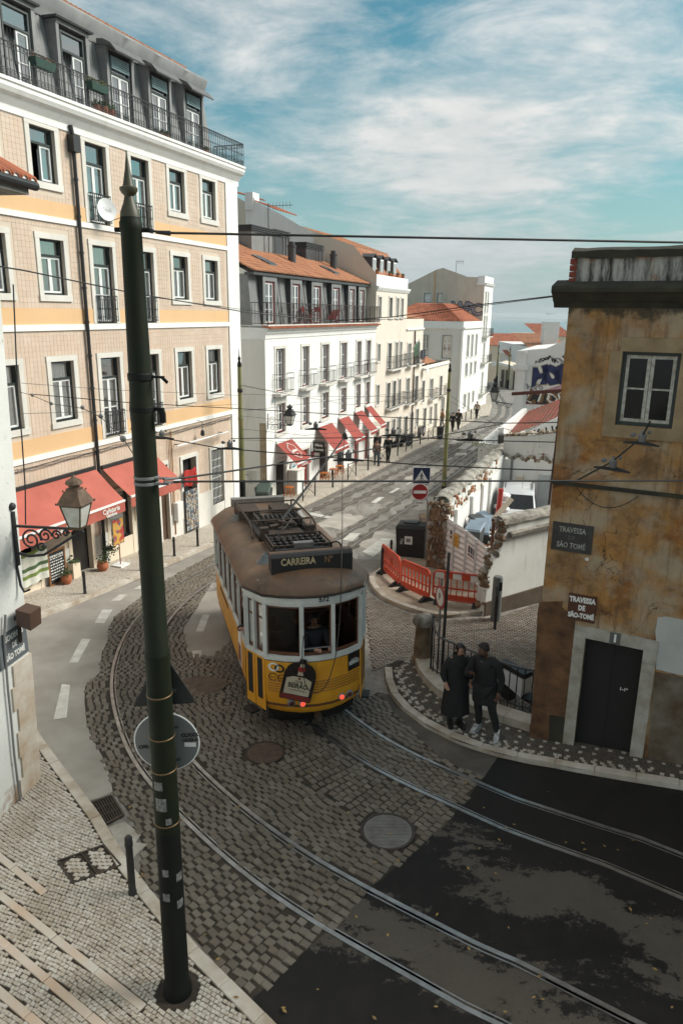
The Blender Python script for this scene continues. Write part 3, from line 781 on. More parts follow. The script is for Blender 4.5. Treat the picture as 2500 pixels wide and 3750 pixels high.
# ------------------------------------------------------------------ building kit
def m_glass():
 b=NB('window_glass');t_=b.t
 tr=b.n('ShaderNodeBsdfTransparent');tr.inputs[0].default_value=(0.9,0.92,0.92,1)
 gl=b.n('ShaderNodeBsdfGlossy');gl.inputs['Roughness'].default_value=0.04
 fr=b.n('ShaderNodeFresnel');fr.inputs[0].default_value=1.5
 mx=b.n('ShaderNodeMixShader');b.l(b.math('MINIMUM',b.math('ADD',fr.outputs[0],0.46),1.0),mx.inputs[0]);b.l(tr.outputs[0],mx.inputs[1]);b.l(gl.outputs[0],mx.inputs[2])
 b.l(mx.outputs[0],t_.nodes['Material Output'].inputs[0]);return b.m
M_GLASS=m_glass()
b=NB('dark_glass');b.out((0.012,0.012,0.011),0.12,spec=0.35);M_DKGLASS=b.m
def m_plaster(name,c1,c2,stain=(0.25,0.22,0.18),amt=0.35,rough=0.85):
 b=NB(name)
 c=b.mix(b.ramp(b.noise(0.6,7,0.6),[(0.3,0.0),(0.7,1.0)]),c1,c2)
 st_=b.noise(1.6,7,0.65,b.map(scale=(1.6,1.6,0.28)))
 c=b.mix(b.ramp(st_,[(0.52,0.0),(0.78,amt)]),c,stain)
 b.bump(b.noise(35,5),0.25,0.01)
 return b.out(c,rough)
M_WHITE=m_plaster('white_render',(0.83,0.82,0.79),(0.76,0.745,0.71),amt=0.25)
M_STONE=m_plaster('pale_stone_trim',(0.72,0.69,0.64),(0.60,0.57,0.51),(0.33,0.27,0.2),0.3)
M_CREAM=m_plaster('cream_render',(0.72,0.61,0.47),(0.66,0.56,0.43),amt=0.2)
M_PINK=m_plaster('pale_pink_render',(0.76,0.67,0.57),(0.70,0.61,0.52),amt=0.25)
M_GREYW=m_plaster('pale_grey_render',(0.72,0.69,0.64),(0.66,0.63,0.58),amt=0.3)
M_BEIGE=m_plaster('beige_party_wall',(0.64,0.58,0.48),(0.57,0.51,0.42),(0.3,0.25,0.19),0.45)
M_ORANGE=m_plaster('orange_band',(0.72,0.465,0.25),(0.66,0.42,0.22),amt=0.12)
M_DGREEN=mat('dark_green_frame',(0.022,0.03,0.028),0.45)
M_WFRAME=mat('white_joinery',(0.80,0.80,0.78),0.4,var=0.08)
M_RED=mat('oxblood_paint',(0.20,0.025,0.02),0.45,var=0.2)
M_DARK=mat('dark_interior',(0.018,0.015,0.013),0.95)
M_CURT=mat('net_curtain',(0.8,0.8,0.78),0.9,var=0.12,scale=8)
M_RAILING=mat('wrought_iron',(0.018,0.018,0.019),0.55)
M_ZINC=mat('grey_zinc_sheet',(0.235,0.235,0.23),0.6,0.1,col2=(0.16,0.16,0.158),scale=1.5)
M_ZINCD=mat('dark_zinc',(0.075,0.075,0.078),0.5,0.3)
M_AWN=mat('red_awning',(0.34,0.055,0.036),0.8,col2=(0.26,0.04,0.028),scale=1.5)
M_AWN1=mat('coral_awning',(0.45,0.115,0.08),0.8,col2=(0.37,0.088,0.062),scale=1.2)
M_PRINTW=mat('white_print',(0.78,0.76,0.72),0.6,var=0.1)
M_TERRA=mat('terracotta',(0.42,0.13,0.055),0.75,var=0.3,scale=6)
M_LEAF=mat('leaf_green',(0.07,0.12,0.04),0.6,col2=(0.035,0.07,0.025),scale=9)
M_WOOD=mat('varnished_wood',(0.30,0.13,0.045),0.5,var=0.35,scale=6)
M_ORWOOD=mat('orange_wood',(0.50,0.15,0.025),0.5,var=0.2)
def m_roof(name,c1,c2,c3):
 b=NB(name)
 a=b.n('ShaderNodeAttribute',attribute_name='rnd').outputs['Fac']
 c=b.ramp(b.math('FRACT',b.math('ADD',a,b.n('ShaderNodeObjectInfo').outputs['Random'])),[(0.0,c1),(0.5,c2),(1.0,c3)])
 c=b.mix(b.ramp(b.noise(1.2,6),[(0.45,0.0),(0.75,0.5)]),c,tuple(v*0.45 for v in c1))
 return b.out(c,0.8)
M_TILE=m_roof('orange_roof_tile',(0.40,0.165,0.078),(0.47,0.215,0.11),(0.33,0.125,0.06))
M_TILED=m_roof('aged_roof_tile',(0.36,0.105,0.05),(0.46,0.15,0.07),(0.26,0.075,0.04))
def facade(parent,name,m,L,z0,z1,holes,depth=0.22,loc=(0,0,0),rotz=0.0,back=0.7,inner_m=None):
 """wall plane facing local +x with real openings; holes = (y0, y1, z0, z1)"""
 mb=MB()
 Y=sorted({0.0,L}|{v for h in holes for v in h[:2]});Zs=sorted({z0,z1}|{v for h in holes for v in h[2:]})
 def hole(y,z):return any(h[0]<y<h[1]and h[2]<z<h[3]for h in holes)
 for i in range(len(Y)-1):
  for j in range(len(Zs)-1):
   if not hole((Y[i]+Y[i+1])/2,(Zs[j]+Zs[j+1])/2):
    mb.add([(0,Y[i],Zs[j]),(0,Y[i+1],Zs[j]),(0,Y[i+1],Zs[j+1]),(0,Y[i],Zs[j+1])],[(0,1,2,3)])
 for a,b,c,d in holes:
  q=[(a,c),(b,c),(b,d),(a,d)]
  for k in range(4):
   (y0,w0),(y1,w1)=q[k],q[(k+1)%4]
   mb.add([(0,y0,w0),(-depth,y0,w0),(-depth,y1,w1),(0,y1,w1)],[(0,1,2,3)])
 o=mb.build(name,m,parent,loc=loc,rotz=rotz)
 if holes:
  MB().add([(-back,0.05,z0),(-back,L-0.05,z0),(-back,L-0.05,z1-0.05),(-back,0.05,z1-0.05)],[(0,1,2,3)]).build('interior',inner_m or M_DARK,o)
 return o
WCACHE={}
def wmesh(key,fn,name,m):
 k=(key,name,m.name)
 if k not in WCACHE:WCACHE[k]=fn().mesh(name,m)
 return WCACHE[k]
def ring(mb,x0,x1,y0,y1,z0,z1,t_):
 mb.box(x0,x1,y0,y1,z0,z0+t_);mb.box(x0,x1,y0,y1,z1-t_,z1);mb.box(x0,x1,y0,y0+t_,z0+t_,z1-t_);mb.box(x0,x1,y1-t_,y1,z0+t_,z1-t_);return mb
def window(parent,y,z,w,h,style,x=0.0,rotz=0.0,surround=0.16,curtain=1.0,open_left=False,fm=None,sm=None,trim=None,sill=True):
 """window part (stone surround) with frame, sash, pane and curtain sub-parts; origin at the foot of the opening"""
 fm=fm or M_DGREEN;sm=sm or M_WFRAME;trim=trim or M_STONE
 key=(style,round(w,2),round(h,2),surround,round(curtain,2),open_left,sill)
 a,b=-w/2,w/2
 def f_sur():
  m=MB();s=surround
  if s>0:
   m.box(-0.02,0.035,a-s,a,0 if sill else 0,h);m.box(-0.02,0.035,b,b+s,0,h);m.box(-0.02,0.04,a-s-0.01,b+s+0.01,h,h+s)
   if sill:m.box(-0.1,0.06,a-s-0.02,b+s+0.02,-s*1.1,0)
  return m
 root=obj('window',wmesh(key,f_sur,'window',trim),parent,(x,y,z),rotz)
 tr={'casement':0.69,'french':0.74}.get(style)
 def f_fr():
  m=ring(MB(),-0.2,-0.09,a,b,0,h,0.055)
  if tr:m.box(-0.2,-0.085,a+0.055,b-0.055,h*tr,h*tr+0.06)
  return m
 obj('frame',wmesh(key,f_fr,'frame',fm),root)
 hz_=h*tr if tr else h
 def f_sash(k):
  def g_():
   m=MB();y0,y1=((a+0.055,0)if k==0 else(0,b-0.055));y0+=0.004;y1-=0.004
   ring(m,-0.17,-0.12,y0,y1,0.058,hz_-(0.004 if tr else 0.058),0.052)
   nm={'casement':0,'french':2,'muntin':3,'muntin2':2,'far':2,'old':2}[style]
   for i in range(1,nm):
    zz_=0.058+(hz_-0.11)*i/nm;m.box(-0.16,-0.13,y0+0.05,y1-0.05,zz_-0.014,zz_+0.014)
   return m
  return g_
 for k in(0,1):
  if open_left and k==0:
   continue
  obj('sash',wmesh(key+(k,),f_sash(k),'sash',sm),root)
 def f_pane():
  m=MB();y0=0.02 if open_left else a+0.05
  m.add([(-0.146,y0,0.06),(-0.146,b-0.05,0.06),(-0.146,b-0.05,hz_),(-0.146,y0,hz_)],[(0,1,2,3)])
  if tr:m.add([(-0.15,a+0.05,hz_+0.05),(-0.15,b-0.05,hz_+0.05),(-0.15,b-0.05,h-0.05),(-0.15,a+0.05,h-0.05)],[(0,1,2,3)])
  return m
 obj('pane',wmesh(key,f_pane,'pane',M_GLASS),root)
 if curtain>0:
  def f_cur():
   m=MB();n=24;y0=0.03 if open_left else a+0.05;y1=b-0.05;V_=[]
   zt=h*curtain-0.05 if curtain<=1 else h
   for i in range(n+1):
    yy=y0+(y1-y0)*i/n;xx=-0.235+0.022*math.sin(i*1.9)+0.012*math.sin(i*0.7)
    V_+=[(xx,yy,0.06),(xx*1.02,yy,zt)]
   m.add(V_,[(2*i,2*i+2,2*i+3,2*i+1)for i in range(n)]);return m
  obj('curtain',wmesh(key,f_cur,'curtain',M_CURT),root)
 return root
def ornate_rail(mb,p,q,h,step=0.1,scroll=True,r=0.007):
 p,q=Vector(p),Vector(q);L=(q-p).length;n=max(2,int(L/step));up=Vector((0,0,1));d=(q-p).normalized()
 mb.bar(p+up*h,q+up*h,0.035,0.022);mb.bar(p+up*0.06,q+up*0.06,0.02,0.016)
 if scroll:mb.bar(p+up*(h-0.13),q+up*(h-0.13),0.016,0.014);mb.bar(p+up*0.2,q+up*0.2,0.014,0.014)
 for i in range(n+1):
  b_=p+(q-p)*(i/n);mb.bar(b_+up*0.03,b_+up*h,2*r,2*r)
  if scroll and i<n:
   c=b_+(q-p)*(0.5/n)
   for zc,rr in((h-0.065,0.042),(0.13,0.04),(h*0.52,0.026)):
    cc=c+up*zc;pts=[cc+d*rr*math.cos(a)+up*rr*math.sin(a)for a in np.linspace(0,2*math.pi,8,endpoint=False)]
    for k in range(8):mb.bar(pts[k],pts[(k+1)%8],0.008,0.008,up=d.cross(up))
 return mb
def grille_balcony(parent,y,z,w,h,x0=0.0,depth=0.10,name='balcony_grille'):
 mb=MB()
 ornate_rail(mb,(depth,-w/2,0),(depth,w/2,0),h,0.085)
 for s in(-1,1):mb.bar((0,s*w/2,h),(depth,s*w/2,h),0.02);mb.bar((0,s*w/2,0.06),(depth,s*w/2,0.06),0.02)
 return obj(name,wmesh(('gb',round(w,2),round(h,2)),lambda:mb,name,M_RAILING),parent,(x0,y,z))
def tile_roof(name,P00,P10,P01,P11,m,parent,off,tw=0.2,tl=0.34,sag=0.0):
 """barrel-tiled slope: P00-P10 is the eave, P01-P11 the ridge; each tile course has its own relief"""
 P00,P10,P01,P11=[Vector(p)for p in(P00,P10,P01,P11)]
 W=max((P10-P00).length,(P11-P01).length);Ln=max((P01-P00).length,(P11-P10).length)
 nw=max(2,int(W/tw));nl=max(2,int(Ln/tl));nrm=(P10-P00).cross(P01-P00).normalized()
 if nrm.z<0:nrm=-nrm
 V_,F2,rn=[],[],[];prof=[(0.0,0.0),(0.22,0.055),(0.5,0.075),(0.78,0.055),(1.0,0.0)]
 def pt(u,v):return(P00*(1-u)+P10*u)*(1-v)+(P01*(1-u)+P11*u)*v
 for j in range(nl):
  for i in range(nw):
   b0=len(V_);r=random.random()
   for k,v in((0,j/nl),(1,(j+1.12)/nl)):
    for a,hh in prof:
     lift=0.022 if k==0 else 0.0
     V_.append(pt((i+a)/nw,min(v,1.0))+nrm*(hh+lift));rn.append(r)
   F2+=[(b0+q,b0+q+1,b0+6+q,b0+5+q)for q in range(4)]
   F2.append((b0+4,b0+3,b0+2,b0+1,b0))
 o=Vector(off)
 me=bpy.data.meshes.new(name);me.from_pydata([tuple(v-o)for v in V_],[],F2);me.materials.append(m)
 at=me.attributes.new('rnd','FLOAT','POINT');at.data.foreach_set('value',rn)
 ob=obj(name,me,parent);stuff(ob);return ob
def plant_mesh(mb,c,r,n=60,leaf=0.05,drop=0.0,seed=1):
 rr=random.Random(seed)
 for i in range(n):
  d=Vector((rr.gauss(0,1),rr.gauss(0,1),abs(rr.gauss(0,0.8))-drop*rr.random())).normalized()*r*rr.uniform(0.3,1.0)
  p=Vector(c)+d;a=Vector((rr.gauss(0,1),rr.gauss(0,1),rr.gauss(0,0.6))).normalized()*leaf;b_=a.orthogonal().normalized()*leaf*0.5
  mb.add([p-a,p+b_,p+a,p-b_],[(0,1,2,3)])
 return mb
# ------------------------------------------------------------------ tiled house on the left
TT=-15.62;TS0=12.5;TS1=28.0
th=street_thing('tiled_house','tall house clad in patterned beige tiles with orange bands and grey mansard','house',TT,TS0,-0.4)
o_=(TT,TS0,-0.4);Y=lambda s:s-TS0;Zz=lambda z:z+0.4
COLS=[17.29,19.46,21.62,23.74,25.87];LEFTC=15.13
holes=[];wins=[]
for zi,(zb,zt,db)in enumerate(((4.46,6.22,3.67),(8.09,9.60,7.28),(11.08,12.47,10.23))):
 for ci,c in enumerate([LEFTC]+COLS):
  door=ci in(2,3)
  b0=db if door else zb
  holes.append((Y(c)-0.47,Y(c)+0.47,Zz(b0),Zz(zt)));wins.append((c,b0,0.94,zt-b0,'french' if door else 'casement',zi,ci))
gfh=[(17.0,17.9,-0.52,1.75),(18.85,20.0,0.12,1.75),(21.75,22.25,-0.72,2.18),(23.25,24.2,-0.8,2.15),(25.36,26.3,-0.15,2.16),(20.35,21.3,-0.1,1.75),(14.6,15.6,-0.1,1.75)]
holes+=[(Y(a),Y(b),Zz(c),Zz(d))for a,b,c,d in gfh]
wall=facade(th,'wall',m_plaster('tile_bed',(0.62,0.52,0.42),(0.58,0.48,0.38),amt=0.2),TS1-TS0,-1.2,Zz(12.95),holes)
MB(o_).add([(TT,TS1,-1.6),(TT-9,TS1,-1.6),(TT-9,TS1,13.3),(TT,TS1,13.3),(TT,TS0,-1),(TT-9,TS0,-1),(TT-9,TS0,13.3),(TT,TS0,13.3)],[(0,1,2,3),(4,7,6,5)]).build('side_wall',M_WHITE,th)
for c,b0,w,h,st_,zi,ci in wins:
 cur=[1.0,0.69,1.0,1.0,0.69][(zi*3+ci*2)%5]
 if zi==2:cur=[0.66,0.66,0.66,0.66,0.66,1.0][ci]
 window(th,Y(c),Zz(b0),w,h,st_,0,0,0.16,cur,open_left=(zi==2 and ci==1),sill=not(ci in(2,3)))
 if ci in(2,3):grille_balcony(th,Y(c),Zz(b0)+0.02,0.92,0.82)
# bands
for z0,z1,zo in((3.48,3.64,4.13),(7.10,7.27,7.72),(10.06,10.21,10.62)):
 MB(o_).box(TT,TT+0.06,TS0,27.08,z0,z1).build('band',M_WHITE,th)
 xs_=[TS0]+[v for c in(COLS[1],COLS[2])for v in(c-0.63,c+0.63)]+[27.08]
 mb=MB(o_)
 for i in range(0,len(xs_),2):mb.box(TT,TT+0.02,xs_[i],xs_[i+1],z1,zo)
 mb.build('orange_band',M_ORANGE,th)
MB(o_).box(TT,TT+0.05,27.1,TS1+0.02,-1.3,12.95).build('corner_pilaster',M_WHITE,th)
# azulejo tiles
def m_azulejo():
 b=NB('patterned_wall_tile')
 uv=b.n('ShaderNodeUVMap').outputs[0];s=b.n('ShaderNodeSeparateXYZ');b.l(uv,s.inputs[0])
 x=b.math('SUBTRACT',s.outputs['X'],0.5);y=b.math('SUBTRACT',s.outputs['Y'],0.5)
 r=b.math('SQRT',b.math('ADD',b.math('MULTIPLY',x,x),b.math('MULTIPLY',y,y)))
 ax_=b.math('ABSOLUTE',x);ay_=b.math('ABSOLUTE',y)
 cx=b.math('SUBTRACT',0.5,ax_);cy=b.math('SUBTRACT',0.5,ay_);rc=b.math('SQRT',b.math('ADD',b.math('MULTIPLY',cx,cx),b.math('MULTIPLY',cy,cy)))
 ang_=b.math('ARCTAN2',y,x);pet=b.math('MULTIPLY',b.math('COSINE',b.math('MULTIPLY',ang_,8)),0.05)
 f1=b.ramp(b.math('ADD',r,pet),[(0.10,1.0),(0.16,0.0),(0.26,0.0),(0.30,1.0),(0.40,1.0),(0.44,0.0)])
 f2=b.ramp(rc,[(0.13,1.0),(0.19,0.0)])
 f=b.math('MAXIMUM',f1,b.math('MULTIPLY',f2,0.8))
 w=b.ramp(b.noise(2.5,6),[(0.3,0.6),(0.7,1.0)])
 c=b.mix(b.math('MULTIPLY',f,w),(0.74,0.66,0.57),(0.50,0.23,0.09))
 a=b.n('ShaderNodeAttribute',attribute_name='rnd').outputs['Fac']
 rr=b.math('FRACT',b.math('ADD',a,b.n('ShaderNodeObjectInfo').outputs['Random']))
 c=b.mix(b.math('MULTIPLY',rr,0.38),c,(0.50,0.40,0.31));c=b.mix(b.ramp(b.noise(0.7,7,0.65,b.map(scale=(1,1,0.5))),[(0.45,0.0),(0.75,0.4)]),c,(0.44,0.34,0.25))
 return b.out(c,0.35)
M_AZ=m_azulejo()
TP=0.1418
def tile_faces(y,z,s=TP-0.0018,d=0.008,e=0.003):
 a,b_,c,f=y,y+s,z,z+s
 return[(0,a,c),(0,b_,c),(0,b_,f),(0,a,f),(d,a+e,c+e),(d,b_-e,c+e),(d,b_-e,f-e),(d,a+e,f-e)]
TF=[(4,5,6,7),(0,1,5,4),(1,2,6,5),(2,3,7,6),(3,0,4,7)]
def tile_uv(me,nt_):
 uv=me.uv_layers.new(name='UVMap');q=[(0,0),(1,0),(1,1),(0,1)];edge=[(0.02,0.02)]*4
 uv.data.foreach_set('uv',[c for _ in range(nt_)for fa in(q,edge,edge,edge,edge)for p in fa for c in p])
spots=[]
def blocked(y,z):
 y1,z1=y+TP,z+TP
 for c,b0,w,h,st_,zi,ci in wins:
  if y1>c-0.63 and y<c+0.63 and z1>b0-(0.19 if ci not in(2,3)else 0.0)and z<b0+h+0.16:return True
 for a,b_,c,d in gfh:
  if y1>a-0.14 and y<b_+0.14 and z1>c and z<d+0.16:return True
 return False
for za,zb in((10.62,12.88),(7.72,10.05),(4.13,7.09),(0.55,3.47)):
 nz=int(round((zb-za)/TP));pz=(zb-za)/nz
 for j in range(nz):
  for i in range(int((27.06-13.2)/TP)):
   y,z=13.2+i*TP,za+j*pz
   if not blocked(y,z):spots.append((y,z))
spots.sort(key=lambda p:math.hypot(p[0]-15.5,p[1]-9.5))
tl=bpy.data.meshes.new('wall_tile');tl.from_pydata(tile_faces(0,0),[],TF);tl.materials.append(M_AZ);tile_uv(tl,1)
vis_first=[p for p in spots if p[0]>15.9]
near300=set(vis_first[:300])
for y,z in vis_first[:300]:obj('wall_tile',tl,th,(0,Y(y),Zz(z)))
rest=[p for p in spots if p not in near300]
V_,F2=[],[]
for k,(y,z)in enumerate(rest):
 V_+=tile_faces(Y(y),Zz(z));F2+=[tuple(i+8*k for i in f)for f in TF]
me=bpy.data.meshes.new('wall_tile_field');me.from_pydata(V_,[],F2);me.materials.append(M_AZ);tile_uv(me,len(rest))
at=me.attributes.new('rnd','FLOAT','POINT');at.data.foreach_set('value',[r for _ in rest for r in[random.random()]*8])
stuff(obj('wall_tile_field',me,th))
# stone base and ground-floor joinery
edges=sorted(gfh);cur_s=13.0
for a,b_,c,d in edges:
 if a-0.14>cur_s:MB(o_).box(TT,TT+0.035,cur_s,a-0.14,-1.3,0.55).build('stone_base',M_STONE,th)
 cur_s=b_+0.14
MB(o_).box(TT,TT+0.035,cur_s,27.08,-1.3,0.55).build('stone_base',M_STONE,th)
for a,b_,c,d in gfh:
 m_=MB(o_);m_.box(TT-.02,TT+0.045,a-0.14,a,-1.3,d+.02);m_.box(TT-.02,TT+0.045,b_,b_+0.14,-1.3,d+.02);m_.box(TT-.02,TT+0.05,a-0.14,b_+0.14,d+.02,d+0.16)
 if c>-0.3:m_.box(TT-.2,TT+0.03,a,b_,-1.3,c)
 m_.build('door_surround' if c<-0.3 else 'window_surround',M_STONE if a>21 else M_CREAM,th)
d_=MB(o_).box(TT-0.2,TT-0.14,17.0,17.9,-0.52,1.75).build('shop_door',M_DARK,th)
d_=ring(MB(o_),TT-0.2,TT-0.1,18.85,20.0,0.12,1.75,0.06).build('shop_window',M_DGREEN,th)
MB(o_).poly([(TT-0.15,18.9,0.15),(TT-0.15,19.95,0.15),(TT-0.15,19.95,1.72),(TT-0.15,18.9,1.72)]).build('pane',M_GLASS,d_)
MB(o_).box(TT-0.16,TT-0.1,21.75,22.25,-0.72,2.18).build('door',mat('brown_door',(0.09,0.05,0.03),0.5),th)
MB(o_).box(TT-0.3,TT-0.26,23.25,24.2,-0.8,2.15).build('door',M_DARK,th)
gr=MB(o_)
for i in range(9):gr.bar((TT-0.06,25.4+i*0.108,-0.15),(TT-0.06,25.4+i*0.108,2.1),0.016)
for z in(0.1,0.5,0.95,1.4,1.72):gr.bar((TT-0.06,25.36,z),(TT-0.06,26.3,z),0.016)
gr.build('window_grille',M_WFRAME,th)
MB(o_).box(TT-0.3,TT-0.27,25.36,26.3,-0.15,2.16).build('shop_window',mat('dim_shop_window',(0.05,0.055,0.055),0.3),th)
# cornice (moulded) carrying the balcony
co=MB(o_)
prof=[(0,12.55),(0.05,12.58),(0.05,12.75),(0.14,12.86),(0.2,12.95),(0.30,13.0),(0.36,13.1),(0.36,13.2),(0.40,13.22),(0.40,13.3),(-1.2,13.3),(-1.2,12.55)]
co.prism([(TT+x,TS0,z)for x,z in prof],(0,TS1+0.14-TS0,0));co.build('cornice',M_WHITE,th)
rl=MB(o_);ornate_rail(rl,(TT+0.34,TS0,13.3),(TT+0.34,TS1+0.08,13.3),0.82,0.13);ornate_rail(rl,(TT+0.34,TS1+0.08,13.3),(TT-1.0,TS1+0.08,13.3),0.82,0.13)
rl.build('balcony_railing',M_RAILING,th)
# mansard of ribbed sheet with hooded dormer doors
MX0,MX1,MZ0,MZ1=TT-0.55,TT-1.0,13.3,16.1
def mx(z):return MX0+(MX1-MX0)*(z-MZ0)/(MZ1-MZ0)
ms=MB(o_);n=240;V_=[]
ye=27.25
for i in range(n+1):
 s=TS0+(ye-TS0)*i/n;e=0.025 if i%2 else 0.0
 V_+=[(MX0+e,s,MZ0),(mx(15.8)+e,s,15.8)]
ms.add(V_,[(2*i,2*i+2,2*i+3,2*i+1)for i in range(n)])
ms.add([(MX0,ye,MZ0),(MX0-7,ye,MZ0),(MX1-6,ye-.1,16.2),(mx(15.8),ye-.1,15.8)],[(0,1,2,3)])
ms.build('mansard',M_ZINC,th)
fl=MB(o_);n=60;V_=[]
for i in range(n+1):
 s=TS0+(ye+0.06-TS0)*i/n;wv=0.03*math.sin(i*0.9)+0.02*math.sin(i*2.3)
 V_+=[(mx(15.7)+0.05+wv*0.6,s,15.68+wv*0.5),(mx(15.7)+0.10+wv,s,15.95),(mx(15.7)+0.20,s,16.22),(mx(15.7)+0.18,s,16.3),(mx(15.7)-0.3,s,16.36)]
fl.add(V_,[(5*i+k,5*i+5+k,5*i+6+k,5*i+1+k)for i in range(n)for k in range(4)])
fl.build('eave_flashing',M_ZINC,th,smooth=True)
tile_roof('roof_tiles',(MX1+0.05,TS0,16.36),(MX1+0.05,26.2,16.36),(MX1-3.5,TS0,17.5),(MX1-3.5,24.6,17.5),M_TILE,th,o_)
for i,c in enumerate([15.13]+COLS):
 kind=0 if i<3 else 1
 if i==3:kind=1
 w=0.52;zt=15.42;xf=MX0+0.06
 d_=MB(o_)
 d_.prism([(xf,c-w-0.16,MZ0),(xf,c-w-0.16,zt+0.12),(mx(15.3)-.1,c-w-0.16,zt+0.12),(MX0,c-w-0.16,MZ0)],(0,0.12,0))
 d_.prism([(xf,c+w+0.04,MZ0),(xf,c+w+0.04,zt+0.12),(mx(15.3)-.1,c+w+0.04,zt+0.12),(MX0,c+w+0.04,MZ0)],(0,0.12,0))
 d_.box(mx(15.3)-0.1,xf+0.02,c-w-0.16,c+w+0.16,zt+0.1,zt+0.2)
 ob=d_.build('dormer',M_ZINC,th)
 hd=MB(o_)
 if kind==0 and i != 3:hd.hexa([(xf-.4,c-w-0.25,zt+0.2),(xf+0.12,c-w-0.25,zt+0.2),(xf+0.12,c+w+0.25,zt+0.2),(xf-.4,c+w+0.25,zt+0.2),(xf-.4,c-w-0.25,zt+0.28),(xf+0.14,c-w-0.27,zt+0.25),(xf+0.14,c+w+0.27,zt+0.25),(xf-.4,c+w+0.25,zt+0.28)])
 else:
  pts=[(xf-0.3,zt+0.36),(xf-0.05,zt+0.33),(xf+0.22,zt+0.2),(xf+0.42,zt-0.02),(xf+0.40,zt-0.06),(xf+0.18,zt+0.14),(xf-0.3,zt+0.2)]
  hd.prism([(x,c-w-0.22,z)for x,z in pts],(0,2*w+0.44,0))
 hd.build('hood',M_ZINCD if kind==0 else mat('lead_hood',(0.16,0.155,0.15),0.55,0.3),ob)
 window(ob,Y(c),Zz(MZ0+0.05),0.98,2.05,'french',xf+TT*-1+0.05-0.0,0,0,[1.0,0.66,0.66,1.0,0.66,0.66][i],open_left=(i in(1,2)),sill=False)
 MB(o_).box(xf-0.32,xf-0.3,c-0.48,c+0.48,MZ0,zt).build('room_back',M_DARK,ob)
 if i>=3:
  bl=MB(o_)
  for k in range(6):bl.box(xf-0.04,xf+0.0,c-0.44,c+0.44,15.02+k*0.06,15.065+k*0.06)
  bl.build('roller_shutter',mat('pale_blue_shutter',(0.28,0.38,0.40),0.6),ob)
# downpipe
dp=MB(o_);dp.tube([(TT+0.1,18.42,12.2),(TT+0.1,18.42,1.9),(TT+.1,18.4,-0.55)],0.055,10)
dp.box(TT,TT+0.24,18.28,18.56,12.05,12.5);dp.tube([(TT+0.1,18.42,12.5),(TT+0.1,18.36,12.75)],0.06,8)
for z in range(1,12):dp.lathe([(0.07,z+.3),(0.07,z+0.36)],10,(TT+0.1,18.42,0))
dp.build('downpipe',M_BLACK,th)
dp2=MB(o_);dp2.tube([(TT+0.06,22.55,3.4),(TT+0.06,22.55,-0.6)],0.022,8);dp2.tube([(TT+0.06,22.35,3.2),(TT+0.06,22.35,0.2)],0.014,6);dp2.build('downpipe',mat('ochre_pipe',(0.42,0.20,0.06),0.6),th)
cab=MB(o_)
for k in range(4):
 cab.tube([(TT+0.05,TS0+(27-TS0)*i/40,3.40-0.03*k-0.06*abs(math.sin(i*0.5+k)))for i in range(41)],0.008,5)
cab.build('wall_cable',M_BLACK,th)
# roof-edge drain pipe behind the balcony
# --- things fixed to or standing by the tiled house
def awning(label,m,s0,s1,zt,zf,out_,val=0.3,t0=TT,text=None,group=None,stripes=False,txt_m=None):
 a=street_thing('awning',label,'awning',t0,s0,zf,group);o=(t0,s0,zf);mb=MB(o);n=10
 V_=[]
 for i in range(n+1):
  s=s0+(s1-s0)*i/n;sg=-0.015*math.sin(math.pi*i/n*3)
  V_+=[(t0+0.05,s,zt),(t0+0.05+(out_-0.05)*0.5,s,(zt+zf)/2-0.03+sg),(t0+out_,s,zf)]
 mb.add(V_,[(3*i+k,3*i+1+k,3*i+4+k,3*i+3+k)for i in range(n)for k in(0,1)])
 mb.build('canopy',m,a)
 vl=MB(o);vn=40
 V_=[]
 for i in range(vn+1):
  s=s0+(s1-s0)*i/vn;V_+=[(t0+out_+0.004,s,zf-0.03),(t0+out_+0.004+0.01*math.sin(i*0.8),s,zf-val-0.02*abs(math.sin(i*0.78)))]
 vl.add(V_,[(2*i,2*i+1,2*i+3,2*i+2)for i in range(vn)]);vl.build('valance',m,a)
 fb=MB(o);fb.box(t0+out_-0.03,t0+out_+0.03,s0,s1,zf-0.035,zf+0.025);fb.build('front_bar',M_WFRAME,a)
 ar=MB(o)
 for s in(s0+0.15,s1-0.15):ar.bar((t0,s,zf-0.1),(t0+out_,s,zf-0.02),0.03);
 ar.box(t0,t0+0.1,s0,s1,zt-0.03,zt+0.08);ar.build('arm',M_BLACK if not stripes else M_WFRAME,a)
 if text:
  for body,size,s,z in text:lettering(body,size,M_PRINTW,a,(out_+0.02,s-s0,z-zf),(0,1,0),(0,0,1),bold=0.004)
 return a
awning('long coral-red awning nearest the left wall over the cafe front',M_AWN1,13.6,18.3,2.8,1.86,1.12,0.34,text=[('Cafetaria',0.22,17.62,1.70),('Gamboa',0.15,17.62,1.56),('Gamboa',0.2,15.6,1.64)])
awning('coral-red awning partly hidden by the green pole',M_AWN1,18.62,21.45,2.74,1.9,1.12,0.34,text=[('Brunch',0.22,19.2,1.72)])
cb=street_thing('chalkboard','wood-framed chalkboard menu leaning on the cafe wall','chalkboard',-15.5,16.16,Gs(16)+0.12)
z0c=Gs(16)+0.12
fr_=ring(MB(),0.02,0.06,-0.36,0.36,0.0,1.08,0.05);fr_.build('frame',M_WOOD,cb)
MB().box(0.02,0.045,-0.315,0.315,0.05,1.03).build('board',mat('slate',(0.02,0.025,0.028),0.8),cb)
sc=MB()
for i in range(9):
 y=-0.27
 while y<0.25:
  w=random.uniform(0.03,0.1);sc.box(0.046,0.048,y,min(y+w,0.28),0.9-i*0.09-0.03*(i==0),0.925-i*0.09+random.uniform(0,0.012));y+=w+0.03
stuff(sc.build('chalk_writing',M_PRINTW,cb))
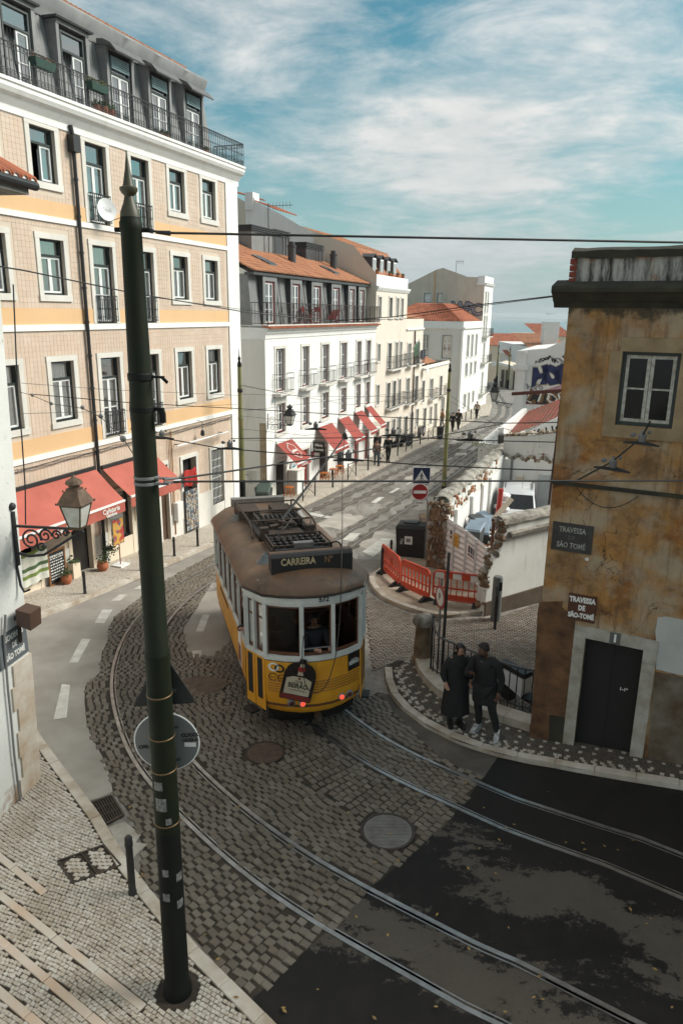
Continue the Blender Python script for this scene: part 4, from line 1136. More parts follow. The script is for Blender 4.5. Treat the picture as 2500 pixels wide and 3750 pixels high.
gc=street_thing('striped_cloth','green and white striped cloth hanging at the cafe front','cloth',-15.4,15.3,0.0)
for k in range(9):
 mb=MB();n=12;V_=[]
 for i in range(n+1):
  y=-0.6+1.05*i/n;x=0.03*math.sin(i*1.3);z=1.0-k*0.11-0.02*math.sin(i*0.5)
  V_+=[(x,y,z),(x,y,z-0.11)]
 mb.add(V_,[(2*i,2*i+1,2*i+3,2*i+2)for i in range(n)])
 mb.build('stripe',[mat('stripe_green',(0.16,0.22,0.05),0.85),mat('stripe_white',(0.62,0.62,0.54),0.85),mat('stripe_dark',(0.07,0.12,0.05),0.85)][(k*2)%3 if k%2==0 else 1],gc)
def flowerpot(t,s,zb,r,label,seed,group='terracotta pots outside the cafe',h=0.3):
 p=street_thing('flower_pot',label,'flower pot',t,s,zb,group)
 MB().lathe([(r*0.6,0),(r*0.95,h*0.35),(r,h*0.6),(r*0.82,h*0.9),(r*0.88,h)],14).build('pot',M_TERRA,p,smooth=True)
 plant_mesh(MB(),(0,0,h),r*1.25,70,0.05,0.3,seed).build('plant',M_LEAF,p)
 return p
flowerpot(-15.22,16.24,Gs(16.2)+0.12,0.17,'round terracotta pot with a grey-green plant in front of the chalkboard',3)
flowerpot(-15.16,17.82,Gs(17.8)+0.12,0.19,'round terracotta pot to the right of the dark cafe door',4)
bp=street_thing('planter_tub','square wooden planter at the left jamb of the dark cafe door','planter',-15.5,16.85,Gs(16.8)+0.12)
MB().box(-0.16,0.16,-0.16,0.16,0,0.5).build('tub',M_CREAM,bp);plant_mesh(MB(),(0,0,0.5),0.24,60,0.07,0,8).build('plant',M_LEAF,bp)
ps=street_thing('poster_stand','red ice-cream poster on a thin red post with white foot','sign',-15.0,18.5,Gs(18.4)+0.12)
def m_poster():
 b=NB('poster_print');n1_=b.noise(4,3);n2_=b.noise(9,3)
 c=b.mix(b.ramp(n1_,[(0.42,0.0),(0.5,1.0)],'CONSTANT'),(0.42,0.05,0.04),(0.55,0.32,0.07));c=b.mix(b.ramp(n2_,[(0.56,0.0),(0.6,1.0)],'CONSTANT'),c,(0.10,0.12,0.2));return b.out(c,0.4)
MB().box(-0.012,0.012,-0.26,0.26,0.75,1.6).build('poster',m_poster(),ps);MB().tube([(0,0,0),(0,0,0.76)],0.018,8).build('post',M_RED,ps);MB().box(-0.2,0.2,-0.22,0.22,0,0.06).build('foot',M_WHITE,ps)
hpn=street_thing('hanging_plant','trailing hanging plant in a wire basket beside the shop downpipe','plant',-15.3,18.35,0.15)
plant_mesh(MB(),(0,0,0),0.3,140,0.05,2.2,12).build('foliage',M_LEAF,hpn);MB().lathe([(0.08,-0.1),(0.14,0.0),(0.15,0.02)],10).build('basket',M_BLACK,hpn)
pb=street_thing('postcard_rack','tall board covered with small postcards in the shop doorway','rack',-15.5,23.6,Gs(23.6)+0.14)
MB().box(-0.02,0.02,-0.42,0.42,0.05,1.75).build('board',M_BLACK,pb)
pcols=[mat('card_%d'%i,c,0.5)for i,c in enumerate(((0.45,0.44,0.42),(0.25,0.2,0.15),(0.15,0.2,0.26),(0.5,0.4,0.3),(0.09,0.09,0.1)))]
cards=[MB()for _ in pcols]
for i in range(9):
 for j in range(17):cards[random.randrange(5)].box(0.02,0.028,-0.40+i*0.09,-0.40+i*0.09+0.075,0.1+j*0.095,0.1+j*0.095+0.08)
for c,m_ in zip(cards,pcols):stuff(c.build('postcards',m_,pb))
fg=street_thing('red_flag','red cloth hung at the top of the shop doorway','flag',-15.45,23.55,1.15)
mb=MB();V_=[]
for i in range(13):
 y=-0.45+0.9*i/12;V_+=[(0.04*math.sin(i),y,0.62+0.03*math.sin(i*.8)),(0.05*math.sin(i*1.2),y,0.0+0.06*math.sin(i*0.9))]
mb.add(V_,[(2*i,2*i+1,2*i+3,2*i+2)for i in range(12)]);mb.build('cloth',mat('red_cloth',(0.48,0.03,0.02),0.8),fg)
mx_=street_thing('meter_box','white electricity meter cabinet on the tiled house wall','cabinet',TT+0.05,22.68,-0.05)
MB().box(0,0.18,-0.2,0.2,0,0.7).build('cabinet',M_WFRAME,mx_);MB().box(0.18,0.19,-0.18,0.18,0.02,0.68).build('door',M_GREYW,mx_)
wl=street_thing('wall_lamp_bar','long thin tube lamp fixed above the shop doors','lamp',-15.4,24.4,2.85)
MB().tube([(0.1,-1.9,0),(0.1,1.85,0)],0.03,8).build('tube',M_WFRAME,wl);MB().bar((-.2,-1.6,0),(0.1,-1.6,0),0.03).bar((-.2,1.6,0),(0.1,1.6,0),0.03).build('bracket',M_BLACK,wl)
sp_=street_thing('wall_siren','small black lantern hung from cables on the tiled wall','lamp',-15.35,24.38,2.95)
MB().lathe([(0.03,0.25),(0.07,0.2),(0.09,0.05),(0.05,0.0)],8).build('body',M_BLACK,sp_);MB().tube([(-.2,0,0.6),(0,0,0.55),(0,0,0.25)],0.012,6).build('bracket',M_BLACK,sp_)
ds=street_thing('satellite_dish','white satellite dish lettered NOS on the top floor balcony grille','satellite dish',-15.35,19.45,10.62)
dm=MB();n=20;V_=[(0.02,0,0)]
for k in range(1,4):
 for i in range(n):
  a=2*math.pi*i/n;r=0.34*k/3;V_.append((0.02+0.06*(k/3)**2,r*math.cos(a)*0.9,r*math.sin(a)))
dm.add(V_,[(0,1+i,1+(i+1)%n)for i in range(n)]+[(1+k*n+i,1+k*n+n+i,1+k*n+n+(i+1)%n,1+k*n+(i+1)%n)for k in(0,1)for i in range(n)])
dob=dm.build('dish',M_WFRAME,ds,smooth=True);dob.rotation_euler=(0,R(-12),R(-25))
lettering('NOS',0.16,mat('grey_print',(0.4,0.4,0.4),0.6),ds,(0.085,-0.03,0.02),(0.2,1,0),(-0.1,0,1))
MB().bar((0.05,0.1,-0.3),(0.4,0.35,-0.15),0.02).bar((-.15,0,-.05),(0.03,0,-0.05),0.04).build('feed_arm',M_ZINC,ds)
MB().box(0.36,0.46,0.3,0.42,-0.2,-0.1).build('feed_horn',M_ZINCD,ds)
for s,nm,lb in((17.1,'green planter box with dry red flowers on the top balcony railing',1),(19.25,'green planter box with yellowish plants on the top balcony railing',2)):
 fb=street_thing('balcony_planter',lb and nm,'planter',-15.2,s,13.78,'planter boxes on the top balcony')
 MB().hexa([(-0.1,-0.32,0),(0.1,-0.32,0),(0.1,0.32,0),(-0.1,0.32,0),(-0.13,-0.38,0.2),(0.13,-0.38,0.2),(0.13,0.38,0.2),(-0.13,0.38,0.2)]).build('trough',mat('green_plastic',(0.02,0.06,0.045),0.5),fb)
 pm=MB()
 for i in range(5):plant_mesh(pm,(0,-0.3+0.15*i,0.2),0.2,30,0.035,0.5,20+i+lb*7)
 pm.build('plant',mat('dry_flowers',(0.28,0.12,0.10),0.8,col2=(0.12,0.11,0.05),scale=14)if lb==1 else mat('yellow_leaf',(0.25,0.21,0.05),0.7,col2=(0.08,0.11,0.03),scale=12),fb)
for i,(s,r)in enumerate(((19.55,0.13),(19.85,0.15),(20.2,0.14),(22.8,0.09),(23.1,0.09),(25.6,0.1))):
 nm=['leftmost of the large terracotta pots on the top balcony','middle one of the large terracotta pots on the top balcony','right one of the large terracotta pots on the top balcony','left of two small pots on the top balcony floor','right of two small pots on the top balcony floor','single small pot near the right end of the top balcony'][i]
 flowerpot(-15.5,s,13.3,r,nm,40+i,'pots on the top balcony',h=r*1.8)
# pavement bollards
def bollard(p,label,h=0.7,r=0.045,group='black bollards along the kerb',m=M_BLACK):
 t_=thing('bollard',label,'bollard',p,0,group)
 MB().lathe([(r*1.15,-0.1),(r*1.15,0.05),(r,0.06),(r*0.95,h-0.16),(r*1.1,h-0.15),(r*1.1,h-0.1),(r,h-0.09),(r,h-0.03),(r*0.6,h)],12).build('post',m,t_,smooth=True)
 return t_
for i,(s,lab)in enumerate(((15.75,'black bollard at the kerb left of the green pole'),(18.4,'black bollard at the kerb just left behind the green pole'),(20.3,'black bollard at the kerb just right behind the green pole'),(21.8,'black bollard at the kerb nearest the rear of the tram'))):
 p=ST(-14.12,s,Gs(s)+0.12);bollard(p,lab)
bollard(Vector((gp(*L2(850,600)).x,gp(*L2(850,600)).y,0.09)),'black bollard on the near pavement left of the green pole',h=0.93,r=0.05)
# ------------------------------------------------------------------ white house with roof terrace
WT,W0,W1=-15.7,30.5,46.2
wh=street_thing('white_house','white house with roof terrace, oxblood window frames and red awnings','house',WT,W0,-1.4)
o_=(WT,W0,-1.4);Y=lambda s:s-W0;Zz=lambda z:z+1.4
WC=[32.07,35.02,37.7,40.5,43.08,44.88];WW=[0.98,0.88,1.02,1.0,0.82,0.82]
holes,ws=[],[]
for c,w in zip(WC,WW):
 holes+=[(Y(c-w/2),Y(c+w/2),Zz(3.96),Zz(6.0)),(Y(c-w/2),Y(c+w/2),Zz(1.95),Zz(3.38))]
gd=[(31.4,32.55,-1.5,0.5),(34.45,35.45,-1.6,0.62),(36.9,38.1,-1.75,0.3),(39.6,40.6,-1.85,0.2),(42.5,43.3,-1.9,0.2),(44.5,45.3,-2.0,0.3)]
holes+=[(Y(a),Y(b),Zz(c),Zz(d))for a,b,c,d in gd]
facade(wh,'wall',M_WHITE,W1-W0,-1.0,Zz(6.62),holes,depth=0.16)
MB(o_).poly([(WT,W0,-2.2),(WT,W0,7.0),(WT-9,W0,7.0),(WT-9,W0,-2.2)]).build('end_wall',M_GREYW,wh)
MB(o_).poly([(WT-0.35,W0-0.012,-2.0),(WT,W0-0.012,-2.0),(WT,W0-0.012,2.6),(WT-0.35,W0-0.012,2.6)]).build('quoin_strip',mat('sandstone_quoin',(0.42,0.32,0.21),0.9,var=0.35,scale=4),wh)
for c,w in zip(WC,WW):
 window(wh,Y(c),Zz(3.96),w,2.04,'muntin',0,0,0.14,1.0,fm=M_RED,sill=False)
 window(wh,Y(c),Zz(1.95),w,1.43,'muntin',0,0,0.14,1.0 if c<42 else 0.6,fm=M_RED)
 b_=MB();b_.box(-0.02,0.42,-w/2-0.32,w/2+0.32,-0.16,-0.04);b_.box(0,0.2,-w/2-0.2,w/2+0.2,-0.24,-0.16)
 bo=b_.build('balcony_slab',M_STONE,wh,loc=(0,Y(c),Zz(3.96)))
 r_=MB();yy=w/2+0.28
 for p,q in(((0.0,-yy,0),(0.38,-yy,0)),((0.38,-yy,0),(0.38,yy,0)),((0.38,yy,0),(0.0,yy,0))):
  p,q=Vector(p),Vector(q);n=max(2,int((q-p).length/0.13))
  for h in(0.86,0.62,0.04):r_.bar(p+Vector((0,0,h)),q+Vector((0,0,h)),0.022,0.018)
  for i in range(n+1):a=p+(q-p)*i/n;r_.bar(a,a+Vector((0,0,0.62 if i not in(0,n)else 0.88)),0.012)
 r_.build('balcony_railing',M_RAILING,bo)
# cornice, tile lip, terrace, mansard
co=MB(o_);prof=[(0,6.45),(0.04,6.5),(0.04,6.66),(0.12,6.74),(0.12,6.84),(0.22,6.9),(0.22,6.98),(-1.2,6.98),(-1.2,6.45)]
co.prism([(WT+x,W0-0.02,z)for x,z in prof],(0,W1-W0+0.02,0));co.build('cornice',M_WHITE,wh)
tile_roof('tile_lip',(WT+0.36,W0-0.1,6.93),(WT+0.36,W1,6.93),(WT-0.1,W0-0.1,7.03),(WT-0.1,W1,7.03),M_TILED,wh,o_,0.16,0.3)
MB(o_).box(WT-1.2,WT+0.22,W0-0.05,W1,7.06,7.11).build('terrace_floor',M_STONE,wh)
rl=MB(o_);m2=MB(o_)
for p,q in(((WT+0.16,W0,7.1),(WT+0.16,W1+0.25,7.1)),((WT+0.16,W0,7.1),(WT-0.95,W0,7.1)),((WT+0.16,W1+0.25,7.1),(WT-0.6,W1+0.25,7.1))):
 p,q=Vector(p),Vector(q);n=int((q-p).length/0.14);up=Vector((0,0,1))
 rl.bar(p+up,q+up,0.045,0.03);rl.bar(p+up*0.08,q+up*0.08,0.03,0.02)
 for i in range(n+1):a=p+(q-p)*i/n;rl.bar(a,a+up,0.014 if i%10 else 0.035)
rl.build('terrace_railing',mat('brown_iron',(0.045,0.022,0.02),0.5),wh)
XM0,XM1,ZM=WT-0.45,WT-0.8,9.35
mf=MB(o_);mf.add([(XM0-.15,W0-0.05,7.1),(XM0-.15,W1,7.1),(XM1,W1,ZM),(XM1,W0-0.05,ZM)],[(0,1,2,3)])
mf.add([(XM0-.15,W0-.05,7.1),(XM1,W0-.05,ZM),(XM1-7,W0-.05,ZM),(XM1-7,W0-.05,7.1)],[(0,1,2,3)])
mf.build('mansard',M_ZINC,wh)
for i,(c,w)in enumerate(zip(WC,WW)):
 xf=WT-0.48;d_=MB(o_)
 d_.box(WT-1.3,xf,c-w/2-0.25,c-w/2,7.1,9.28);d_.box(WT-1.3,xf,c+w/2,c+w/2+0.25,7.1,9.28);d_.box(WT-1.3,xf,c-w/2,c+w/2,9.08,9.28)
 ob=d_.build('dormer',M_ZINC,wh)
 window(ob,Y(c),Zz(7.14),w-0.04,1.92,'muntin',-0.44,0,0,0.0,fm=M_RED,sill=False)
 MB(o_).box(xf-0.4,xf-0.38,c-w/2,c+w/2,7.1,9.1).build('room_back',mat('pale_blind',(0.45,0.45,0.43),0.9),ob)
 MB(o_).poly([(WT-1.3,c-w/2-0.253,7.1),(WT-1.3,c-w/2-0.253,9.27),(xf,c-w/2-0.253,9.27),(xf,c-w/2-0.253,7.1)]).build('cheek',M_ZINCD,ob)
 for sg in(0.5,0.85):
  if i<5 or sg<0.8:MB(o_).bar((WT-0.44,c+w/2+sg,7.1),(WT-0.72,c+w/2+sg,9.3),0.03).build('seam',M_ZINCD,wh)
ev=MB(o_);ev.box(WT-0.9,WT-0.42,W0-0.15,W1+0.1,9.3,9.42);ev.build('eave_board',M_ZINCD,wh)
EV0,RDG=WT-0.4,WT-4.3
tile_roof('roof_tiles',(EV0,W0-0.2,9.47),(EV0,W1+0.1,9.47),(RDG,W0+0.2,11.2),(RDG,W1-0.3,11.2),M_TILE,wh,o_)
tile_roof('roof_tiles',(RDG-4,W0,9.4),(RDG-4,W1,9.4),(RDG,W0+0.2,11.2),(RDG,W1-0.3,11.2),M_TILE,wh,o_)
MB(o_).poly([(EV0-.1,W0-0.05,9.3),(RDG,W0+0.1,11.1),(RDG-4,W0-.05,9.3)]).build('gable',M_GREYW,wh)
for s in(38.37,44.5):
 ch=MB(o_);ch.tube([(WT-2.3,s,9.7),(WT-2.3,s,11.15)],0.22,12);ch.tube([(WT-2.3,s,11.15),(WT-2.3,s,11.22)],0.26,12);ch.tube([(WT-2.3,s,11.25),(WT-2.3,s,11.42)],0.17,10);ch.build('flue_pipe',M_ZINCD,wh,smooth=True)
for i,(a,b_,zt)in enumerate(((35.4,38.0,12.05),(38.1,40.0,12.1),(42.3,45.0,11.8))):
 v=MB(o_);v.box(WT-4.6,WT-3.2,a,b_,9.9,zt-0.36);vo=v.build('vent_housing',M_ZINCD if i else M_ZINC,wh)
 for k in range(4):MB(o_).box(WT-4.65,WT-3.15,a-0.05,b_+0.05,zt-0.36+k*0.095,zt-0.31+k*0.095).build('louvre',M_ZINCD,vo)
 MB(o_).box(WT-4.55,WT-3.25,a+0.05,b_-0.05,zt-0.36,zt-0.02).build('vent_core',M_DARK,vo)
 for k in range(3):MB(o_).bar((WT-3.18,a+(b_-a)*(0.55+0.2*k),9.9),(WT-3.18,a+(b_-a)*(0.55+0.2*k),zt-0.36),0.04).build('seam',M_ZINC,vo)
for s in(33.5,42.0):
 sk=MB(o_);a=Vector((WT-1.6,s,10.05));
 sk.hexa([(WT-1.2,s,9.88),(WT-1.2,s+0.8,9.88),(WT-2.2,s+0.8,10.32),(WT-2.2,s,10.32),(WT-1.2,s,9.98),(WT-1.2,s+0.8,9.98),(WT-2.2,s+0.8,10.42),(WT-2.2,s,10.42)]);sk.build('skylight',mat('skylight_glass',(0.1,0.11,0.12),0.2),wh)
# terrace furniture
def folding_chair(t,s,z,label,rot=0.0,m=None):
 c=street_thing('folding_chair',label,'chair',t,s,z,'chairs on the roof terrace');c.rotation_euler=(0,0,-SD+rot);m=m or M_RED
 MB().box(-0.2,0.2,-0.2,0.2,0.43,0.46).build('seat',m,c);MB().box(-0.2,-0.17,-0.2,0.2,0.6,0.85).build('backrest',m,c)
 for sx,sy in((-1,-1),(1,-1),(1,1),(-1,1)):MB().bar((sx*0.19,sy*0.18,0),(sx*-0.1 if False else sx*0.17,sy*0.18,0.44 if sx>0 else 0.85),0.03).build('leg',m,c)
tb=street_thing('terrace_table','dark red folding table on the roof terrace','table',WT-0.15,36.1,7.11)
MB().lathe([(0.34,0.7),(0.35,0.73)],14).build('top',M_RED,tb)
for a in(0.6,2.2,3.7,5.3):MB().bar((0.26*math.cos(a),0.26*math.sin(a),0),(-0.2*math.cos(a),-0.2*math.sin(a),0.7),0.035).build('leg',M_RED,tb)
folding_chair(WT-0.15,35.45,7.11,'dark red folding chair left of the terrace table');folding_chair(WT-0.15,36.75,7.11,'dark red folding chair right of the terrace table',2.5)
for i,(s,lb)in enumerate(((39.4,'black reclining deck chair on the roof terrace'),)):
 dc=street_thing('deck_chair',lb,'chair',WT-0.2,s,7.11)
 MB().bar((0,-0.5,0.02),(0,0.55,0.75),0.03).bar((0.5-.5,0.5,0.02),(0,-0.35,0.45),0.03).build('frame',M_BLACK,dc);MB().hexa([(-0.25,-0.4,0.2),(0.25,-0.4,0.2),(0.25,0.5,0.72),(-0.25,0.5,0.72),(-0.25,-0.4,0.23),(0.25,-0.4,0.23),(0.25,0.5,0.75),(-0.25,0.5,0.75)]).build('sling',M_RED,dc)
# ground floor
for i,(a,b_,c,d)in enumerate(gd):
 s_=MB(o_);s_.box(WT-0.02,WT+0.03,a-0.14,a,-2.2,d);s_.box(WT-.02,WT+.03,b_,b_+0.14,-2.2,d);s_.box(WT-.02,WT+.035,a-0.14,b_+0.14,d,d+0.14);s_.build('door_surround',M_STONE,wh)
 dm_=M_RED if i in(1,4,5)else M_DARK
 dr=MB(o_).box(WT-0.16,WT-0.11,a,b_,-2.2,d).build('door',dm_,wh)
 if dm_ is M_RED:
  for k in range(2):
   MB(o_).box(WT-0.11,WT-0.095,a+0.12,b_-0.12,c+0.25+k*1.0,c+0.95+k*1.0).build('door_panel',M_RED,dr)
MB(o_).box(WT,WT+0.04,30.52,31.2,-2.2,-0.5).build('stone_base',M_STONE,wh)
AW=[(31.45,33.15,1.5,0.55,'first red awning on the white house, with a white hexagon emblem'),(36.4,38.6,1.6,0.4,'second red awning on the white house, above the dark hanging sign'),(39.7,41.3,1.66,0.45,'third red awning along the white house'),(42.4,43.75,1.72,0.55,'fourth red awning along the white house'),(44.4,45.5,1.82,0.68,'fifth and farthest red awning on the white house')]
for i,(a,b_,zt,zf,lb)in enumerate(AW):
 aw=awning(lb,M_AWN,a,b_,zt,zf,1.15,0.2,WT,None,'red awnings of the white house',stripes=True)
 if i==0:
  cen=Vector((0.6,0.85,0.48));X=Vector((0,1,0));Yv=Vector((-1.1,0,0.95)).normalized();N=X.cross(Yv)
  mb=MB();pts=[cen+X*0.42*math.sin(a_)+Yv*0.52*math.cos(a_)+N*0.03 for a_ in np.linspace(0,2*math.pi,6,endpoint=False)]
  for k in range(6):mb.bar(pts[k],pts[(k+1)%6],0.03,0.01,up=N)
  mb.build('emblem',M_PRINTW,aw)
  lettering('gelato',0.24,M_PRINTW,aw,cen+N*0.04,X,Yv,bold=0.006);lettering('caffe',0.12,M_PRINTW,aw,cen+N*0.04-Yv*0.22,X,Yv)
  lettering('Gelateria',0.2,M_PRINTW,aw,(1.175,0.9,-0.12),(0,1,0),(0,0,1))
sg=street_thing('hanging_sign','dark hanging shop sign lettered Alfama Gourmet','sign',WT+0.05,35.9,0.3)
MB().box(0.0,0.7,-0.02,0.02,0.0,0.62).build('board',mat('sign_brown',(0.03,0.018,0.014),0.6),sg)
lettering('Alfama',0.2,M_PRINTW,sg,(0.35,-0.026,0.42),(1,0,0),(0,0,1),bold=0.004,squash=0.85);lettering('Gourmet',0.2,M_PRINTW,sg,(0.35,-0.026,0.18),(1,0,0),(0,0,1),bold=0.004,squash=0.75)
MB().bar((0,0,0.66),(0.75,0,0.66),0.03).build('bracket',M_BLACK,sg)
sb=street_thing('oval_sign','white shield-shaped shop sign beside the gelato door','sign',WT+0.06,33.35,-0.3)
MB().prism([(0,0.32*math.cos(a),0.3+0.3*math.sin(a)*(1 if math.sin(a)>0 else 0.9))for a in np.linspace(0,2*math.pi,20,endpoint=False)],(0.03,0,0)).build('board',mat('sign_cream',(0.6,0.62,0.6),0.5),sb)
MB().box(0.03,0.036,-0.2,0.2,0.24,0.36).build('print',mat('sign_teal',(0.1,0.25,0.3),0.5),sb)
for s,z,w,h,lb,cl_ in((36.15,-0.75,0.4,0.55,'white paper notice on the wall beside the red door',M_PRINTW),(35.95,0.0,0.42,0.35,'small red sign under the dark hanging sign',M_RED)):
 q=tag(MB().box(0,0.02,-w/2,w/2,0,h).build('wall_notice',cl_,None),lb,'sign');q.location=ST(WT+0.01,s,z);q.rotation_euler=(0,0,-SD)
ub=street_thing('utility_cabinet','pale grey utility cabinet against the white house','cabinet',WT+0.3,33.2,Gs(33)+0.12)
MB().box(-0.25,0.25,-0.45,0.45,0,1.2).build('body',M_GREYW,ub);MB().box(0.25,0.262,-0.42,-0.01,0.1,1.12).build('door',M_WFRAME,ub);MB().box(0.25,0.262,0.01,0.42,0.1,1.12).build('door',M_WFRAME,ub);MB().box(-0.28,0.29,-0.48,0.48,1.2,1.25).build('lid',M_GREYW,ub)
def stool(t,s,label):
 c=street_thing('wooden_stool',label,'stool',t,s,Gs(s)+0.12,'orange stools outside the shop')
 MB().box(-0.2,0.2,-0.2,0.2,0.46,0.5).build('seat',M_ORWOOD,c)
 for sx,sy in((-1,-1),(1,-1),(1,1),(-1,1)):MB().bar((sx*0.19,sy*0.19,0),(sx*0.16,sy*0.16,0.46),0.04).build('leg',M_ORWOOD,c)
 for sy in(-1,1):MB().bar((-0.17,sy*0.17,0.2),(0.17,sy*0.17,0.2),0.03).build('stretcher',M_ORWOOD,c)
stool(-15.25,36.6,'orange wooden stool nearest the camera outside the gourmet shop');stool(-15.25,37.95,'middle one of the orange wooden stools');stool(-15.3,39.1,'farthest of the orange wooden stools');stool(-15.3,32.1,'small orange stool in front of the gelato door')
# street lantern on scroll bracket
M_LGLASS=mat('milky_lamp_glass',(0.55,0.56,0.52),0.25,col2=(0.42,0.40,0.34),scale=6)
def scroll(mb,c,r0,turns,d1,d2,r=0.012,sgn=1):
 pts=[]
 for i in range(int(14*turns)+1):
  a=i/14*2*math.pi;rr=r0*(1-i/(14*turns)*0.8);pts.append(Vector(c)+Vector(d1)*rr*math.cos(a*sgn)+Vector(d2)*rr*math.sin(a*sgn))
 mb.tube(pts,r,5)
def lantern(root,c,s,m_frame,m_top):
 """six-sided tapering glass lantern hung or stood at c (foot of the body)"""
 c=Vector(c);n=4;body=MB()
 def rg(r,z,rot=0.785):return[c+Vector((r*s*math.cos(rot+k*math.pi/2),r*s*math.sin(rot+k*math.pi/2),z*s))for k in range(4)]
 a,b_,d,e,f=rg(0.2,0),rg(0.36,0.55),rg(0.44,0.57),rg(0.26,0.85),rg(0.2,0.9)
 for k in range(4):
  l=(k+1)%4
  MB().add([a[k],a[l],b_[l],b_[k]],[(0,1,2,3)]).build('lamp_pane',M_LGLASS,root)
  body.bar(a[k],b_[k],0.03*s);body.bar(b_[k],b_[l],0.045*s);body.bar(a[k],a[l],0.035*s)
 body.prism(a,(0,0,-0.05*s));body.build('lamp_frame',m_frame,root)
 hood=MB();hood.add(d+e+f+rg(0.2,0.94),[(k,(k+1)%4,4+(k+1)%4,4+k)for k in range(4)]+[(4+k,4+(k+1)%4,8+(k+1)%4,8+k)for k in range(4)]+[(8+k,8+(k+1)%4,12+(k+1)%4,12+k)for k in range(4)]+[(12,13,14,15),(0,3,2,1)])
 hood.lathe([(0.12*s,0.94*s),(0.13*s,1.0*s),(0.2*s,1.04*s),(0.17*s,1.12*s),(0.06*s,1.18*s),(0.03*s,1.24*s),(0.0,1.26*s)],12,c)
 for k in range(4):hood.ball(d[k]+Vector((0,0,0.03*s)),0.03*s,n=6,m=4);hood.ball(e[k]+Vector((0,0,0.04*s)),0.025*s,n=6,m=4)
 hood.build('lamp_hood',m_top,root)
ln=street_thing('wall_lantern','street lantern on scrolled bracket at the near corner of the white house','street lamp',WT,30.68,2.3)
br=MB();br.bar((0,0,0.0),(0,0,0.75),0.04);br.bar((0,0,0.25),(1.25,0,0.25),0.03)
for c,r in(((0.22,0,0.45),0.18),((0.25,0,0.08),0.14),((0.6,0,0.4),0.13),((0.62,0,0.1),0.1),((0.95,0,0.36),0.08)):scroll(br,c,r,1.6,(1,0,0),(0,0,1))
br.build('bracket',M_RAILING,ln);lantern(ln,(1.15,0,0.32),0.75,M_RAILING,M_RAILING)
# ------------------------------------------------------------------ further houses down the street
def row_house(label,m,s0,s1,z0,z1,wins,t=WT,depth=9.0,roof=None,name='row_house',end=True,muntin='muntin2',cat='house'):
 h=street_thing(name,label,cat,t,s0,z0);o=(t,s0,z0)
 holes=[(c-w/2-s0,c+w/2-s0,zb-z0,zt-z0)for c,w,zb,zt in wins]
 facade(h,'wall',m,s1-s0,-2.0,z1-z0,holes,depth=0.15)
 for c,w,zb,zt in wins:window(h,c-s0,zb-z0,w,zt-zb,muntin,0,0,0.12,(1.0,0.6,0.0)[int(c*5+zb)%3],fm=M_WFRAME if(int(c*7)%3)else M_DGREEN)
 if end:MB(o).poly([(t,s0,z0-2),(t,s0,z1),(t-depth,s0,z1),(t-depth,s0,z0-2)]).build('end_wall',m,h)
 MB(o).poly([(t,s1,z0-2),(t-depth,s1,z0-2),(t-depth,s1,z1),(t,s1,z1)]).build('end_wall',m,h)
 return h,o
def balcony(h,o,t,c,w,z,d=0.4):
 b_=MB(o).box(t,t+d,c-w/2,c+w/2,z-0.12,z).build('balcony_slab',M_STONE,h)
 r_=MB(o)
 for p,q in(((t,c-w/2,z),(t+d,c-w/2,z)),((t+d,c-w/2,z),(t+d,c+w/2,z)),((t+d,c+w/2,z),(t,c+w/2,z))):
  p,q=Vector(p),Vector(q);n=max(2,int((q-p).length/0.14))
  for hh in(0.9,0.5,0.05):r_.bar(p+Vector((0,0,hh)),q+Vector((0,0,hh)),0.022)
  for i in range(n+1):a=p+(q-p)*i/n;r_.bar(a,a+Vector((0,0,0.9)),0.013)
 r_.build('balcony_railing',M_RAILING,b_)
# cream house with dormers (s 46.2 - 53.3)
w3=[(46.95,0.62,7.4,8.72),(49.3,0.68,7.4,8.72),(50.88,0.58,7.4,8.72),(52.0,0.6,7.4,8.72)]
w3+=[(46.95,0.62,4.6,5.7),(49.35,0.8,3.92,5.68),(50.95,0.6,3.92,5.68),(52.0,0.56,3.92,5.68),(46.95,0.62,1.7,3.0),(49.3,0.78,1.2,2.95),(50.7,0.74,1.2,2.98),(52.0,0.58,1.2,3.0)]
w3+=[(47.0,0.9,-1.95,0.0),(49.3,0.8,-2.0,0.2),(50.8,0.7,-1.0,0.2),(52.2,0.8,-2.1,0.2)]
h3,o3=row_house('tall cream house with orange tiled roof and four small dormers',M_PINK,46.2,53.3,-1.8,9.2,w3,end=False)
g3=MB(o3)
g3.poly([(WT,46.19,-3.5),(WT,46.19,10.1),(-17.29,46.19,11.84),(-21.2,46.19,13.16),(-26,46.19,11.6),(-26,46.19,-3.5)]);g3.build('gable_wall',m_plaster('pale_beige_gable',(0.66,0.59,0.49),(0.61,0.545,0.45),amt=0.2),h3)
c3=MB(o3);c3.prism([(WT+x,46.18,z)for x,z in((0,9.05),(0.06,9.1),(0.18,9.3),(0.18,9.4),(0,9.4))],(0,7.3,0));c3.box(WT-0.25,WT,46.2,53.3,9.4,10.1);c3.build('parapet',M_WHITE,h3)
tile_roof('roof_tiles',(WT-0.3,46.2,10.05),(WT-0.3,53.3,10.05),(-17.3,46.2,11.75),(-17.3,53.3,11.75),M_TILE,h3,o3)
tile_roof('roof_tiles',(-17.3,46.25,11.78),(-17.3,53.3,11.78),(-21.2,46.25,13.1),(-21.2,53.3,13.1),M_TILE,h3,o3)
